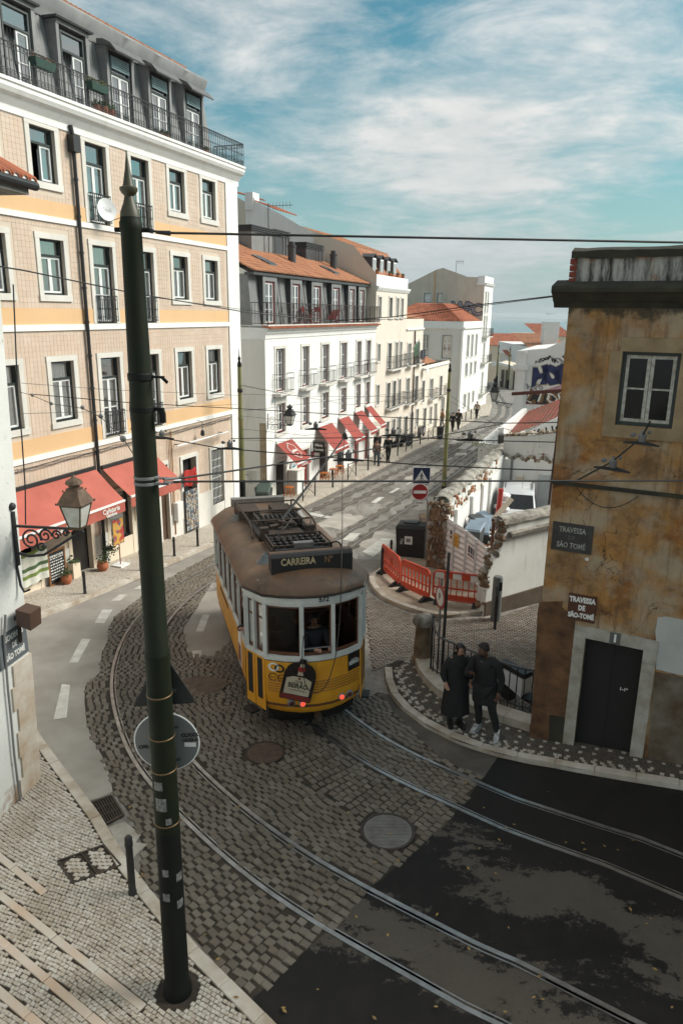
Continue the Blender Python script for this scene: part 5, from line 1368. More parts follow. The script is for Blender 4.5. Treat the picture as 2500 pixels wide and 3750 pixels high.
for s in(46.95,48.5,50.0,51.4):
 d_=MB(o3);d_.box(-17.2,WT-0.45,s-0.42,s+0.42,10.0,11.2);d_.prism([(-17.3,s-0.5,11.2),(WT-0.35,s-0.5,11.15),(WT-0.35,s,11.38),(-17.3,s,11.4)],(0,0,0.03));d_.prism([(-17.3,s,11.4),(WT-0.35,s,11.38),(WT-0.35,s+0.5,11.15),(-17.3,s+0.5,11.2)],(0,0,0.03))
 ob=d_.build('dormer',M_ZINCD,h3);MB(o3).box(WT-0.45,WT-0.42,s-0.33,s+0.33,10.12,11.12).build('window_frame',M_WFRAME,ob)
 for k in(-1,1):MB(o3).box(WT-0.42,WT-0.415,s+k*0.16-0.1,s+k*0.16+0.1,10.2,11.04).build('pane',mat('grey_pane',(0.2,0.23,0.24),0.1),ob)
for i,s in enumerate((46.6,49.2,49.7,51.0,52.3)):flowerpot(WT-0.1,s,10.1,0.12,['pot at the left end of','second pot from the left on','third pot from the left on','fourth pot from the left on','pot at the right end of'][i]+' the cream house parapet',70+i,'pots on the cream house parapet',h=0.22)
for c,w,z in((50.6,3.6,3.92),(50.5,3.6,1.2)):balcony(h3,o3,WT,c,w,z)
# narrow pink house
w4=[(54.25,0.95,3.9,5.5),(56.65,1.05,3.9,5.5),(54.2,0.9,1.0,2.9),(56.6,0.95,1.0,2.9),(54.0,0.9,-2.2,0.0),(55.6,0.9,-2.2,0.1),(57.2,0.8,-1.2,0.2)]
h4,o4=row_house('narrow pink house with two balconies and a pole flag',M_PINK,53.3,58.1,-2.1,7.3,w4)
tile_roof('roof_tiles',(WT-0.2,53.3,7.3),(WT-0.2,58.1,7.3),(WT-3,53.3,8.4),(WT-3,56.5,8.4),M_TILE,h4,o4)
MB(o4).prism([(WT+x,53.3,z)for x,z in((0,6.4),(0.12,6.5),(0.12,6.6),(0,6.6))],(0,4.8,0)).build('cornice',M_WHITE,h4)
for c,w,z in((54.25,1.5,3.9),(56.65,1.6,3.9),(54.2,1.5,1.0),(56.6,1.5,1.0)):balcony(h4,o4,WT,c,w,z)
MB(o4).tube([(WT+0.1,55.4,6.4),(WT+0.1,55.4,-2)],0.06,8).build('downpipe',mat('brown_pipe',(0.10,0.05,0.03),0.6),h4)
lt=street_thing('washing','dark washing hung on the upper balcony of the pink house','washing',WT+0.45,56.6,4.2)
for i in range(5):MB().box(-0.02,0.02,-0.7+i*0.3,-0.5+i*0.3,0.1-0.1*(i%2),0.75).build('garment',[M_BLACK,mat('navy_cloth',(0.03,0.035,0.07),0.9),mat('grey_cloth',(0.12,0.12,0.12),0.9)][i%3],lt)
fl_=street_thing('flag','faded green flag on an angled pole on the pink house','flag',WT,53.6,4.6)
MB().bar((0,0,0),(1.0,0,1.3),0.04).build('pole',M_WFRAME,fl_)
mb=MB();mb.add([(0.95,0.0,1.2),(0.5,0.0,0.62),(0.62,0.08,-0.1),(0.9,0.05,0.2),(0.75,-0.05,0.6)],[(0,1,4),(4,1,2),(4,2,3),(0,4,3)]);mb.build('cloth',mat('flag_green',(0.25,0.4,0.3),0.8),fl_)
# low pink house
w5=[(58.8,0.75,0.6,2.35),(61.45,1.05,0.6,2.3),(64.8,0.9,0.6,2.3),(59.6,0.9,-2.3,0.0),(61.6,0.8,-1.6,-0.1),(63.3,0.9,-2.4,0.0),(65.9,1.3,-2.4,0.2)]
h5,o5=row_house('low pale pink house with wide doors between pink and white houses',M_PINK,58.1,67.7,-2.3,3.55,w5)
MB(o5).prism([(WT+x,58.1,z)for x,z in((0,3.2),(0.14,3.3),(0.14,3.42),(0,3.42))],(0,9.6,0)).build('cornice',M_WHITE,h5)
tile_roof('roof_tiles',(WT-0.2,58.1,3.6),(WT-0.2,63.5,3.6),(WT-3,58.1,5.0),(WT-3,62.0,5.0),M_TILE,h5,o5)
for c,w,z in((61.45,1.8,0.6),(65.5,2.2,0.6)):balcony(h5,o5,WT,c,w,z)
dsh=street_thing('satellite_dish','small white satellite dish on the low pink house','satellite dish',WT+0.3,58.4,3.3)
MB().lathe([(0.0,0),(0.25,0.03),(0.42,0.12)],14,ax='x').build('dish',M_WFRAME,dsh);MB().bar((-.3,0,0),(0,0,0),0.04).build('arm',M_ZINC,dsh)
# white hip-roofed house
B6T,B60,B61=-16.3,76.0,86.0
w6=[(78.64,1.05,3.24,5.54),(80.8,0.95,3.24,5.54),(83.06,0.9,3.24,5.54),(78.5,1.1,1.26,2.62),(80.84,1.0,1.26,2.58),(83.2,1.0,1.26,2.57),(78.5,1.2,-2.1,-0.66),(80.6,1.0,-2.9,-0.72),(83.0,1.0,-2.0,-0.75)]
h6=street_thing('hip_roofed_house','white house with red hipped tile roof and plain end wall','house',B6T,B60,-2.6);o6=(B6T,B60,-2.6)
facade(h6,'wall',M_WHITE,B61-B60,-2.0,8.7,[(c-w/2-B60,c+w/2-B60,zb+2.6,zt+2.6)for c,w,zb,zt in w6],depth=0.15)
for c,w,zb,zt in w6:window(h6,c-B60,zb+2.6,w,zt-zb,'muntin2',0,0,0.14,(1.0,0.6,0.0)[int(c+zb)%3],fm=M_WFRAME)
ew=[(-18.0,1.0,3.2,5.55),(-20.2,0.75,3.4,5.55)]
def end_facade(h,o,t_left,t_right,s,z0,z1,wins,m,style='far',fm=None,gable=None):
 """wall facing the camera (down-street side); built facing local +x then turned by -90 degrees"""
 L=t_right-t_left
 fo=facade(h,'end_wall',m,L,z0-o[2],z1-o[2],[(c-w/2-t_left,c+w/2-t_left,zb-o[2],zt-o[2])for c,w,zb,zt in wins],depth=0.15,loc=(t_left-o[0],s-o[1],0),rotz=R(-90))
 for c,w,zb,zt in wins:window(fo,c-t_left,zb-o[2],w,zt-zb,style,0,0,0.12,0.0,fm=fm or M_DGREEN)
 return fo
end_facade(h6,o6,-25.3,-16.3,B60,-4.6,6.1,[(-17.97,1.0,3.2,5.55),(-20.25,0.7,3.4,5.55)],M_GREYW,'muntin')
MB(o6).prism([(B6T+x,B60-0.12,z)for x,z in((0.02,6.1),(0.2,6.25),(0.2,6.4),(0.02,6.4))],(0,B61-B60+0.1,0)).build('cornice',M_WHITE,h6)
MB(o6).prism([(B6T+0.02,B60+x,z)for x,z in((0.0,6.1),(-0.2,6.25),(-0.2,6.4),(0.0,6.4))],(-9,0,0)).build('cornice',M_WHITE,h6)
MB(o6).box(B6T-9,B6T,B60,B60+0.25,6.4,6.95).box(B6T-0.25,B6T,B60+.25,B61,6.4,6.95).build('parapet',M_WHITE,h6)
tile_roof('roof_tiles',(B6T-9,B60+0.2,6.95),(B6T-0.2,B60+0.2,6.95),(B6T-6.2,B60+3.6,8.75),(B6T-3.2,B60+3.6,8.75),M_TILED,h6,o6,0.26,0.4)
tile_roof('roof_tiles',(B6T-0.2,B60+0.2,6.95),(B6T-0.2,B61,6.95),(B6T-3.2,B60+3.6,8.75),(B6T-3.2,B61,8.75),M_TILED,h6,o6,0.26,0.4)
MB(o6).tube([(B6T-0.15,B60-0.1,6.1),(B6T-0.15,B60-0.1,-4)],0.07,8).build('downpipe',M_GREYW,h6)
# tall house with graffiti on its gable
B7T,B70=-16.3,86.0
h7=street_thing('gabled_house','tall house with stained beige gable, grey lettered graffiti and narrow white front','house',B7T,B70,-3.0);o7=(B7T,B70,-3.0)
w7=[(87.1,0.7,7.9,10.2),(88.6,0.6,7.9,10.2),(87.1,0.7,5.2,7.5),(88.5,0.6,5.2,7.5),(88.0,0.8,2.2,4.4),(88.0,0.8,-1.4,1.0)]
facade(h7,'wall',M_WHITE,5.5,-3,14.2,[(c-w/2-B70,c+w/2-B70,zb+3,zt+3)for c,w,zb,zt in w7],depth=0.15)
for c,w,zb,zt in w7:window(h7,c-B70,zb+3,w,zt-zb,'muntin2',0,0,0.12,0.0,fm=M_WFRAME)
end_facade(h7,o7,-26.5,-16.3,B70,-5,10.9,[(-22.9,0.85,8.95,10.05),(-21.4,0.7,8.95,10.05)],M_BEIGE,'muntin2')
MB(o7).poly([(-26.5,B70,10.9),(-16.9,B70,10.9),(-16.9,B70,11.75),(-18.3,B70,11.8),(-21.2,B70,12.8),(-22.0,B70,12.6),(-25.2,B70,11.1)]).build('gable',M_BEIGE,h7)
MB(o7).prism([(B7T+x,B70-0.15,z)for x,z in((-0.9,10.9),(0.15,10.9),(0.3,11.15),(-0.9,11.15))],(0,5.6,0)).build('cornice',M_WHITE,h7)
MB(o7).box(B7T-0.8,B7T,B70-0.02,B70+5.5,11.15,11.9).build('parapet',M_WHITE,h7)
MB(o7).tube([(-22.1,B70-0.08,12.5),(-22.1,B70-0.08,8.6)],0.07,6).build('downpipe',M_ORANGE,h7)
for z in(5.2,2.2,-1.4):balcony(h7,o7,B7T,88.0,3.2,z,0.7)
gz_=mat('graffiti_outline',(0.03,0.03,0.035),0.7);gfill=mat('graffiti_grey_fill',(0.36,0.36,0.40),0.7)
for k,(ch,t_)in enumerate(zip('WPC',(-19.0,-17.95,-17.05))):
 lettering(ch,1.75,gz_,h7,(t_-B7T,-0.015,8.35-0.1*k+3),(1,0,0),(0,0,1),bold=0.13,name='graffiti')
 lettering(ch,1.75,gfill,h7,(t_-B7T,-0.022,8.35-0.1*k+3),(1,0,0),(0,0,1),bold=0.05,name='graffiti')
an=MB(o7);an.bar((-19.8,B70+0.5,12.3),(-19.8,B70+0.5,13.6),0.05);an.bar((-19.8,B70+.5,13.5),(-19.0,B70+.5,13.5),0.03)
for i in range(5):an.bar((-19.8+i*0.2,B70+0.5,13.2),(-19.8+i*0.2,B70+0.5,13.7),0.03)
an.build('aerial',M_ZINC,h7)
# tall white house end and roofs standing behind the terrace roof
bh=street_thing('back_house','cream house with white gable and orange roof tiles behind the terrace roof','house',-24.9,46.0,-1.0);ob_=(-24.9,46.0,-1.0)
MB(ob_).poly([(-32,46.0,-3),(-24.9,46.0,-3),(-24.9,46.0,14.7),(-25.9,46.0,15.2),(-32,46.0,17)]).build('end_wall',M_BEIGE,bh)
MB(ob_).poly([(-24.95,45.98,-1),(-20.0,45.98,-1),(-20.0,45.98,12.6),(-22.4,45.98,13.9),(-24.2,45.98,14.7),(-24.4,45.98,15.15),(-24.95,45.98,15.2)]).build('gable',M_WHITE,bh)
MB(ob_).box(-24.95,-24.35,45.9,46.8,14.2,15.3).build('chimney',M_WHITE,bh)
tile_roof('roof_tiles',(-25.0,46.0,15.15),(-25.0,49,15.15),(-32,46,17.1),(-32,49,17.1),M_TILED,bh,ob_)
tile_roof('roof_tiles',(-22.6,46.0,14.1),(-22.6,49,14.1),(-24.3,46,14.75),(-24.3,49,14.75),M_TILED,bh,ob_)
ae=street_thing('roof_aerial','fish-bone television aerial on a mast behind the terrace roof','aerial',-21.0,41.5,11.0)
MB().bar((0,0,0),(0,0,2.9),0.04).build('mast',M_ZINCD,ae)
am=MB();am.bar((0,0,2.75),(1.6,0,2.75),0.03)
for i in range(7):am.bar((0.1+0.22*i,0,2.55),(0.1+0.22*i,0,2.95),0.02)
am.build('boom',M_ZINC,ae)
# distant houses below the bend
fz=Zm(1400,900,.4464)
def far_block(label,x0,x1,Yd,z0,z1,m,name='distant_house',roof=None,rm=None,depth=8,wins=(),rise=2.0,gable=False):
 h=thing(name,label,'house',((x0+x1)/2,Yd,z0));o=((x0+x1)/2,Yd,z0)
 MB(o).box(x0,x1,Yd,Yd+depth,z0,z1).build('wall',m,h)
 if roof:tile_roof('roof_tiles',(x0-0.3,Yd-0.3,z1-.05),(x1+0.3,Yd-0.3,z1-.05),(x0-0.3,Yd+depth/2,z1+rise),(x1+0.3,Yd+depth/2,z1+rise),rm or M_TILED,h,o,0.45,0.7)
 for a,b_,c,d,mm in wins:
  w=ring(MB(o),Yd*0,0,0,0,0,0,0)if False else MB(o).box(a,b_,Yd-0.06,Yd,c,d).build('window' if d-c<1.9 else 'door',mm,h)
 return h
p=lambda x,y,Yd:atY(*fz(x,y),Yd)
a,b_=p(860,815,190),p(1290,815,190);c=p(1000,720,198)
far_block('long cream building with bright red ribbed roof below the river',a.x,b_.x,190,-16,a.z,M_CREAM,roof=True,rm=M_TILED,depth=16,rise=(c.z-a.z),wins=[(p(895,955,190).x,p(930,955,190).x,p(0,975,190).z,p(0,935,190).z,M_WFRAME)])
a,b_=p(1285,740,230),p(1560,740,230)
far_block('distant house with broad faded red roof at the right by the river',a.x,b_.x,230,-20,a.z,M_CREAM,roof=True,depth=40,rise=p(1440,640,250).z-a.z)
a,b_=p(1200,830,150),p(1520,830,150)
fb=far_block('distant house with orange roof and white chimney behind the graffiti wall',a.x,b_.x,150,-18,a.z,M_WHITE,roof=True,rm=M_TILE,depth=30,rise=p(1420,720,165).z-a.z)
q=p(1375,830,152);MB((sum((a.x,b_.x))/2,150,-18)).box(q.x-1.5,q.x+1.5,152,154.5,q.z-2,q.z+5).build('chimney',M_WHITE,fb)
a,b_=p(1020,960,165),p(1130,960,165)
far_block('small distant house with scalloped tiled dormer roof',a.x,b_.x,165,-14,p(0,885,165).z,M_PINK,roof=True,depth=10,rise=0.9,wins=[(p(1035,0,165).x,p(1055,0,165).x,p(0,950,165).z,p(0,905,165).z,M_WFRAME),(p(1075,0,165).x,p(1095,0,165).x,p(0,950,165).z,p(0,905,165).z,M_WFRAME)])
a,b_=p(945,1150,140),p(1120,1190,128)
sh=thing('corner_shop','low cream shop front with dark doors at the far bend','shop',(a.x,a.y,a.z))
tp,tq=p(945,960,140),p(1120,1010,128)
mb=MB(a);mb.hexa([(a.x,a.y,a.z-2),(b_.x,b_.y,b_.z-2),(b_.x+3,b_.y+8,b_.z-2),(a.x+3,a.y+8,a.z-2),(a.x,a.y,tp.z),(b_.x,b_.y,tq.z),(b_.x+3,b_.y+8,tq.z),(a.x+3,a.y+8,tp.z)]);mb.build('wall',M_CREAM,sh)
for f0,f1 in((0.15,0.27),(0.36,0.46),(0.72,0.88)):
 u,v=a.lerp(b_,f0),a.lerp(b_,f1);nn=Vector((-0.3,-0.3,0))
 MB(a).prism([u+nn*0.3,v+nn*0.3,v+nn*0.3+Vector((0,0,3.2)),u+nn*0.3+Vector((0,0,3.2))],nn*0.2).build('door',mat('brown_shopdoor',(0.08,0.045,0.025),0.6),sh)
MB(a).prism([tp+Vector((-.3,-.3,-0.2)),tq+Vector((-.3,-.3,-.2)),tq+Vector((-.3,-.3,.25)),tp+Vector((-.3,-.3,.25))],(0.3,0.3,0)).build('cornice',M_WHITE,sh)
# ------------------------------------------------------------------ demolished plot on the right
def m_oldwhite(name='peeling_white_render'):
 b=NB(name)
 c=b.mix(b.ramp(b.noise(0.9,7),[(0.3,0.0),(0.7,1.0)]),(0.74,0.735,0.70),(0.60,0.59,0.55))
 f=b.noise(1.7,9,0.72,dist=0.6)
 c=b.mix(b.ramp(f,[(0.64,0.0),(0.66,1.0)]),c,b.mix(b.noise(14,4),(0.20,0.115,0.065),(0.34,0.22,0.14)))
 st_=b.noise(2.2,8,0.7,b.map(scale=(2.2,2.2,0.22)))
 c=b.mix(b.ramp(st_,[(0.55,0.0),(0.75,0.55)]),c,(0.16,0.135,0.10))
 b.bump(b.math('ADD',b.ramp(f,[(0.64,1.0),(0.66,0.0)]),b.math('MULTIPLY',b.noise(30,4),0.3)),0.6,0.015)
 return b.out(c,0.9)
M_OLDW=m_oldwhite()
M_RUB=mat('rubble_masonry',(0.27,0.18,0.11),0.95,col2=(0.10,0.065,0.04),scale=5,bump=0.8,bscale=22)
M_RUB2=mat('pale_rubble',(0.50,0.44,0.36),0.95,col2=(0.30,0.22,0.15),scale=5,bump=0.8,bscale=22)
M_MOSSY=mat('weathered_coping',(0.40,0.37,0.32),0.9,col2=(0.10,0.088,0.068),scale=3.2,bump=0.7,bscale=25)
def chunk(c,sx,sy,sz,seed,rz=0.0):
 r=random.Random(seed);mb=MB();P=[];n=6;rz=r.uniform(0,1)
 for z,k in((-0.5,0.75),(-0.05,1.05),(0.5,0.7)):
  for i in range(n):
   a=2*math.pi*i/n+rz;q=k*r.uniform(0.78,1.1);P.append((c[0]+sx*0.56*q*math.cos(a),c[1]+sy*0.56*q*math.sin(a),c[2]+sz*(z+r.uniform(-.12,.12))))
 return mb.add(P,[(l*n+i,l*n+(i+1)%n,l*n+n+(i+1)%n,l*n+n+i)for l in(0,1)for i in range(n)]+[tuple(range(n))[::-1],tuple(range(2*n,3*n))])
rw=street_thing('ruined_wall','broken rubble wall with rounded white coping beside the street','wall',-5.5,23.2,-0.85);o_=(-5.5,23.2,-0.85)
def wtop(s):return 1.42-0.025*(s-23.2)+0.05*math.sin(s*3.1)+0.04*math.sin(s*7.7)
mb=MB(o_);n=44
for i in range(n):
 a,b_=23.25+i*0.36,23.25+(i+1)*0.36
 mb.add([(-5.82,a,Gs(a)-0.2),(-5.82,b_,Gs(b_)-0.2),(-5.82,b_,wtop(b_)),(-5.82,a,wtop(a)),(-5.25,a,Gs(a)-0.6),(-5.25,b_,Gs(b_)-0.6),(-5.25,b_,wtop(b_)-.05),(-5.25,a,wtop(a)-.05)],[(0,3,2,1),(4,5,6,7),(3,7,6,2)])
mb.build('masonry',M_OLDW,rw)
cp=MB(o_);n=40;V_=[]
for i in range(n+1):
 s=24.0+i*0.37
 for k in range(7):
  a=math.pi*k/6;V_.append((-5.6-0.3*math.cos(a)+random.uniform(-.02,.02),s,wtop(s)+0.02+0.2*math.sin(a)+random.uniform(-.025,.025)))
cp.add(V_,[(7*i+k,7*i+k+1,7*i+8+k,7*i+7+k)for i in range(n)for k in range(6)]);cp.build('coping',M_MOSSY,rw,smooth=True)
MB(o_).box(-5.8,-5.26,23.27,24.1,-1.2,1.35).build('rubble_core',M_RUB,rw)
k=0
for z in np.arange(-0.8,1.5,0.17):
 x=-5.86
 while x<-5.24:
  w=random.uniform(0.07,0.24);k+=1
  chunk((x+w/2,23.33+random.uniform(-.04,.04),z+0.08+random.uniform(-.05,.05)),w*1.15,0.22,random.uniform(0.1,0.24),500+k).build('stone',random.choice((M_RUB,M_RUB,M_RUB,M_MOSSY)),rw).location=(-o_[0]*1,-o_[1],-o_[2])
  x+=w
for i in range(70):
 s=random.uniform(23.2,33.5);k+=1
 chunk((-5.27+random.uniform(-.04,.05),s,wtop(s)-random.uniform(0.02,0.42)),random.uniform(.08,.2),random.uniform(.12,.35),random.uniform(.08,.2),900+k).build('stone',random.choice((M_RUB,mat('brick_rubble',(0.38,0.15,0.07),0.95),M_RUB2)),rw).location=(-o_[0],-o_[1],-o_[2])
for s in(24.6,27.4,29.6,31.4):MB(o_).box(-5.25,-5.12,s,s+0.45,-2.0,wtop(s)-0.45).build('pilaster',M_WHITE,rw)
MB(o_).poly([(-5.235,23.5,-2.2),(-5.235,34.5,-2.6),(-5.235,34.5,0.6),(-5.235,23.5,0.75)]).build('inner_render',M_WHITE,rw)
# yard behind: back wall, shed with red roof, graffiti house
yb=street_thing('yard_building','low white yard building with crumbling parapet and pale double doors','building',-4,35.5,-1.8);o_=(-4,35.5,-1.8)
MB(o_).poly([(-5.35,35.5,-3),(-1.5,35.5,-3),(-1.5,35.5,1.0),(-5.35,35.5,0.85)]).build('wall',M_WHITE,yb)
top=[(-5.35,0.95),(-5.35,1.95),(-4.9,2.0),(-4.2,2.05),(-3.2,2.25),(-2.3,2.4),(-1.5,2.5),(-1.5,1.1)]
MB(o_).prism([(t,35.6,z)for t,z in top],(0,0.4,0)).build('parapet',M_OLDW,yb)
for i in range(46):
 t_=-5.3+i*0.085;k+=1
 chunk((t_,35.55,0.98+0.09*math.sin(i*0.9)+random.uniform(-.04,.06)),0.16,0.18,random.uniform(.08,.2),1500+k).build('stone',random.choice((M_RUB,M_RUB2,M_MOSSY)),yb).location=(-o_[0],-o_[1],-o_[2])
 chunk((t_,35.75,2.0+0.013*i+random.uniform(-.04,.06)),0.16,0.4,random.uniform(.06,.14),1600+k).build('stone',random.choice((M_RUB,M_RUB2)),yb).location=(-o_[0],-o_[1],-o_[2])
M_PALEDOOR=mat('pale_grey_door',(0.52,0.55,0.56),0.6,var=0.15)
for a in(-3.55,-2.95,-2.35):
 d_=MB(o_).box(a,a+0.56,35.42,35.5,-2.4,0.25).build('door',M_PALEDOOR,yb);MB(o_).box(a+0.08,a+0.48,35.4,35.42,-1.0,0.05).build('door_panel',M_PALEDOOR,d_)
MB(o_).box(-4.6,-4.2,35.45,35.5,-0.35,0.05).build('vent_panel',M_CREAM,yb);MB(o_).poly([(-5.2,35.47,-3),(-3.7,35.47,-3),(-3.7,35.47,-0.55),(-5.2,35.47,-0.45)]).build('cream_dado',M_CREAM,yb)
MB(o_).tube([(-4.85,35.4,0.95),(-4.85,35.4,-2.5)],0.05,8).build('downpipe',M_ZINC,yb)
sd=street_thing('shed','shed with rusty red sloping roof and white gable scrawled NK HG','shed',-4,38,-1.8);o_=(-4,38,-1.8)
MB(o_).prism([(-6.0,38,-3),(-1.0,38,-3),(-1.0,38,3.7),(-3.0,38,2.8),(-4.75,38,1.72),(-6.0,38,1.72)],(0,0.3,0)).build('gable_wall',M_WHITE,sd)
MB(o_).prism([(-6.0,38,-3),(-5.75,38,-3),(-5.75,38,2.0),(-6.0,38,2.0)],(0,9,0)).build('side_wall',M_WHITE,sd)
def m_redroof():
 b=NB('rusty_red_roof');c=b.mix(b.ramp(b.noise(1.5,7,0.65),[(0.4,0.0),(0.62,1.0)]),(0.30,0.055,0.035),(0.14,0.06,0.035));c=b.mix(b.ramp(b.noise(9,5),[(0.5,0.0),(0.7,0.6)]),c,(0.32,0.2,0.12));return b.out(c,0.85)
MRR=m_redroof();n=40;V_=[]
for i in range(n+1):
 t_=-5.7+4.7*i/n;z=1.45+(t_+5.7)*0.47+(0.05 if i%2 else 0);V_+=[(t_,38.3,z),(t_,46.8,z+0.35)]
MB(o_).add(V_,[(2*i,2*i+2,2*i+3,2*i+1)for i in range(n)]).build('roof',MRR,sd)
MB(o_).box(-5.95,-4.8,37.6,37.98,1.05,1.68).build('water_tank',mat('dark_tank',(0.07,0.068,0.06),0.8),sd)
lettering('NK HG',0.75,M_BLACK,sd,(-3.72+4,-0.01,3.65),(1,0,0.3),(-0.25,0,1),bold=0.012,name='graffiti',squash=0.85)
gb=street_thing('graffiti_house','white house end wall covered with blue and pink graffiti lettering','building',-4,50,-2);o_=(-4,50,-2)
MB(o_).prism([(-7.0,50,-3),(0,50,-3),(0,50,7.3),(-4.2,50,6.1),(-5.2,50,5.6),(-7.0,50,5.4)],(0,10,0)).build('wall',M_WHITE,gb)
MB(o_).box(-7.05,-6.4,49.75,50.0,-3,4.2).build('pilaster',M_WHITE,gb);MB(o_).box(-7.2,-6.25,49.6,50.0,4.2,4.5).build('pilaster_capital',M_WHITE,gb);MB(o_).box(-7.05,-6.4,49.8,50.0,4.5,5.4).build('pilaster',M_WHITE,gb)
MBL=mat('graffiti_blue',(0.025,0.035,0.12),0.6);MPK=mat('graffiti_pink',(0.62,0.33,0.38),0.7);MGB=mat('graffiti_brown',(0.22,0.12,0.045),0.7);MGC=mat('graffiti_cream',(0.55,0.48,0.30),0.7)
wob=lambda q:Vector((q.x+0.12*math.sin(q.z*5+q.x*2)+0.05*math.sin(q.z*13),q.y,q.z+0.12*math.sin(q.x*4.3)+0.05*math.sin(q.x*11)))
def wall_text(b_,size,m_,t_,z,bold,tilt=0.0,sq=1.0,y=-0.02):lettering(b_,size,m_,gb,(t_+4,y,z+2),(1,0,tilt),(-tilt,0,1),bold=bold,name='graffiti',squash=sq,bend=wob)
for i,(ch,t_)in enumerate(zip('HOSK',(-5.45,-4.75,-4.1,-3.4))):
 wall_text(ch,1.45,MGC,t_,3.75+0.12*i,0.17,0.08);wall_text(ch,1.45,MBL,t_,3.75+0.12*i,0.13,0.08,y=-0.03)
wall_text('YERNK*JURA',0.42,M_BLACK,-4.6,4.9,0.012,0.12);wall_text('PAPIS',0.5,mat('graffiti_grey',(0.3,0.3,0.32),0.7),-5.75,3.05,0.01,0.05)
MB(o_).poly([(-6.25,49.99,1.9),(-3.3,49.99,1.95),(-3.2,49.99,3.0),(-3.9,49.99,3.35),(-5.0,49.99,2.95),(-6.2,49.99,2.75)]).build('graffiti',MPK,gb)
MB(o_).poly([(-6.22,49.985,1.95),(-3.6,49.985,1.97),(-3.5,49.985,2.95),(-4.9,49.985,2.85),(-6.2,49.985,2.7)]).build('graffiti',M_BLACK,gb)
for i,(ch,t_)in enumerate(zip('LTOE',(-5.9,-5.25,-4.55,-3.85))):wall_text(ch,1.15,MGB,t_,2.4,0.1,0,y=-0.025);wall_text(ch,1.0,M_PRINTW,t_-0.08,2.42,-0.005+0.02,0,y=-0.035)
gl=street_thing('wall_lantern','small street lantern on a scrolled bracket at the graffiti house corner','street lamp',-7.0,50,1.6)
br=MB();br.bar((0,0,0.25),(-1.5,0,0.4),0.05)
for c,r in(((-0.35,0,0.12),0.2),((-0.8,0,0.2),0.15),((-1.15,0,0.28),0.1)):scroll(br,c,r,1.5,(1,0,0),(0,0,1),0.018)
br.build('bracket',M_RAILING,gl);lantern(gl,(-1.35,0,0.5),0.95,M_RAILING,M_RAILING)
# metal gantry by the ochre house
gt=street_thing('gantry_frame','rusty steel post and arm standing beside the ochre house','frame',-2.75,33,-1.8);o_=(-2.75,33,-1.8)
MB(o_).bar((-2.75,33,-1.0),(-2.62,33,4.55),0.09).build('post',mat('rusty_steel',(0.07,0.035,0.025),0.8),gt);MB(o_).bar((-4.75,33,4.3),(-2.2,33,4.6),0.14).build('arm',mat('rust_red_steel',(0.12,0.04,0.03),0.8),gt)
# overgrown remains of the far wall
cw=street_thing('overgrown_wall','white wall stump with dry creepers at the end of the broken wall','wall',-6.6,37.5,-1.6);o_=(-6.6,37.5,-1.6)
MB(o_).box(-6.9,-5.9,37.3,44,-2.6,1.25).build('wall',M_OLDW,cw)
pm=MB(o_)
for i in range(34):plant_mesh(pm,(-6.4+random.uniform(-.5,.6),37.1+random.uniform(-1.2,4.5),random.uniform(0.2,1.7)),0.42,32,0.055,1.2,300+i)
pm.build('creeper',mat('dry_creeper',(0.28,0.26,0.17),0.9,col2=(0.13,0.14,0.07),scale=5),cw)
# peeling wall at the back of the lane
PH=R(55);PQ=gp(*RZ(940,1470))
pw=thing('peeling_wall','peeling white wall with heavy stained coping at the back of the lane','wall',PQ,-PH)
bz=lambda z:z-PQ.z
brk=[(0.0,-0.7),(0.05,0.1),(0.12,0.3),(0.05,0.55),(0.2,0.8),(0.26,1.05),(0.5,1.2),(0.6,1.4),(0.55,1.6),(0.72,1.75),(0.6,2.0),(0.45,2.12)]
MB().prism([(0,u,bz(z))for u,z in brk+[(6.5,2.2),(6.5,-1.6),(0.0,-1.6)]],(-0.35,0,0)).build('masonry',M_OLDW,pw)
MB().box(0.0,0.05,0.0,6.5,-0.6,0.42).build('dark_plinth',mat('dark_damp_plinth',(0.10,0.07,0.045),0.9,var=0.4),pw)
MB().prism([(x,0.78,bz(z))for x,z in((0,1.55),(0.14,1.62),(0.16,1.72),(0,1.74))],(0,5.7,0)).build('cornice',M_MOSSY,pw)
cp=MB();V_=[];n=26
for i in range(n+1):
 y=0.5+6*i/n
 for k in range(7):a=math.pi*k/6;V_.append((-0.17+0.27*math.cos(a)+random.uniform(-.02,.02),y,bz(2.0+0.2*math.sin(a))+random.uniform(-.02,.02)))
cp.add(V_,[(7*i+k,7*i+7+k,7*i+8+k,7*i+k+1)for i in range(n)for k in range(6)]);cp.build('coping',M_MOSSY,pw,smooth=True)
for(u,z),(u2,z2)in zip(brk,brk[1:]):
 for j in range(7):
  k+=1;f=random.random();q=random.uniform(0.08,0.2)
  chunk((-0.17+random.uniform(-.15,.13),u+(u2-u)*f+0.03+random.uniform(-.03,.03),bz(z+(z2-z)*f)),q*1.4,q,q,2000+k).build('stone',random.choice((M_RUB,M_RUB,M_MOSSY)),pw)
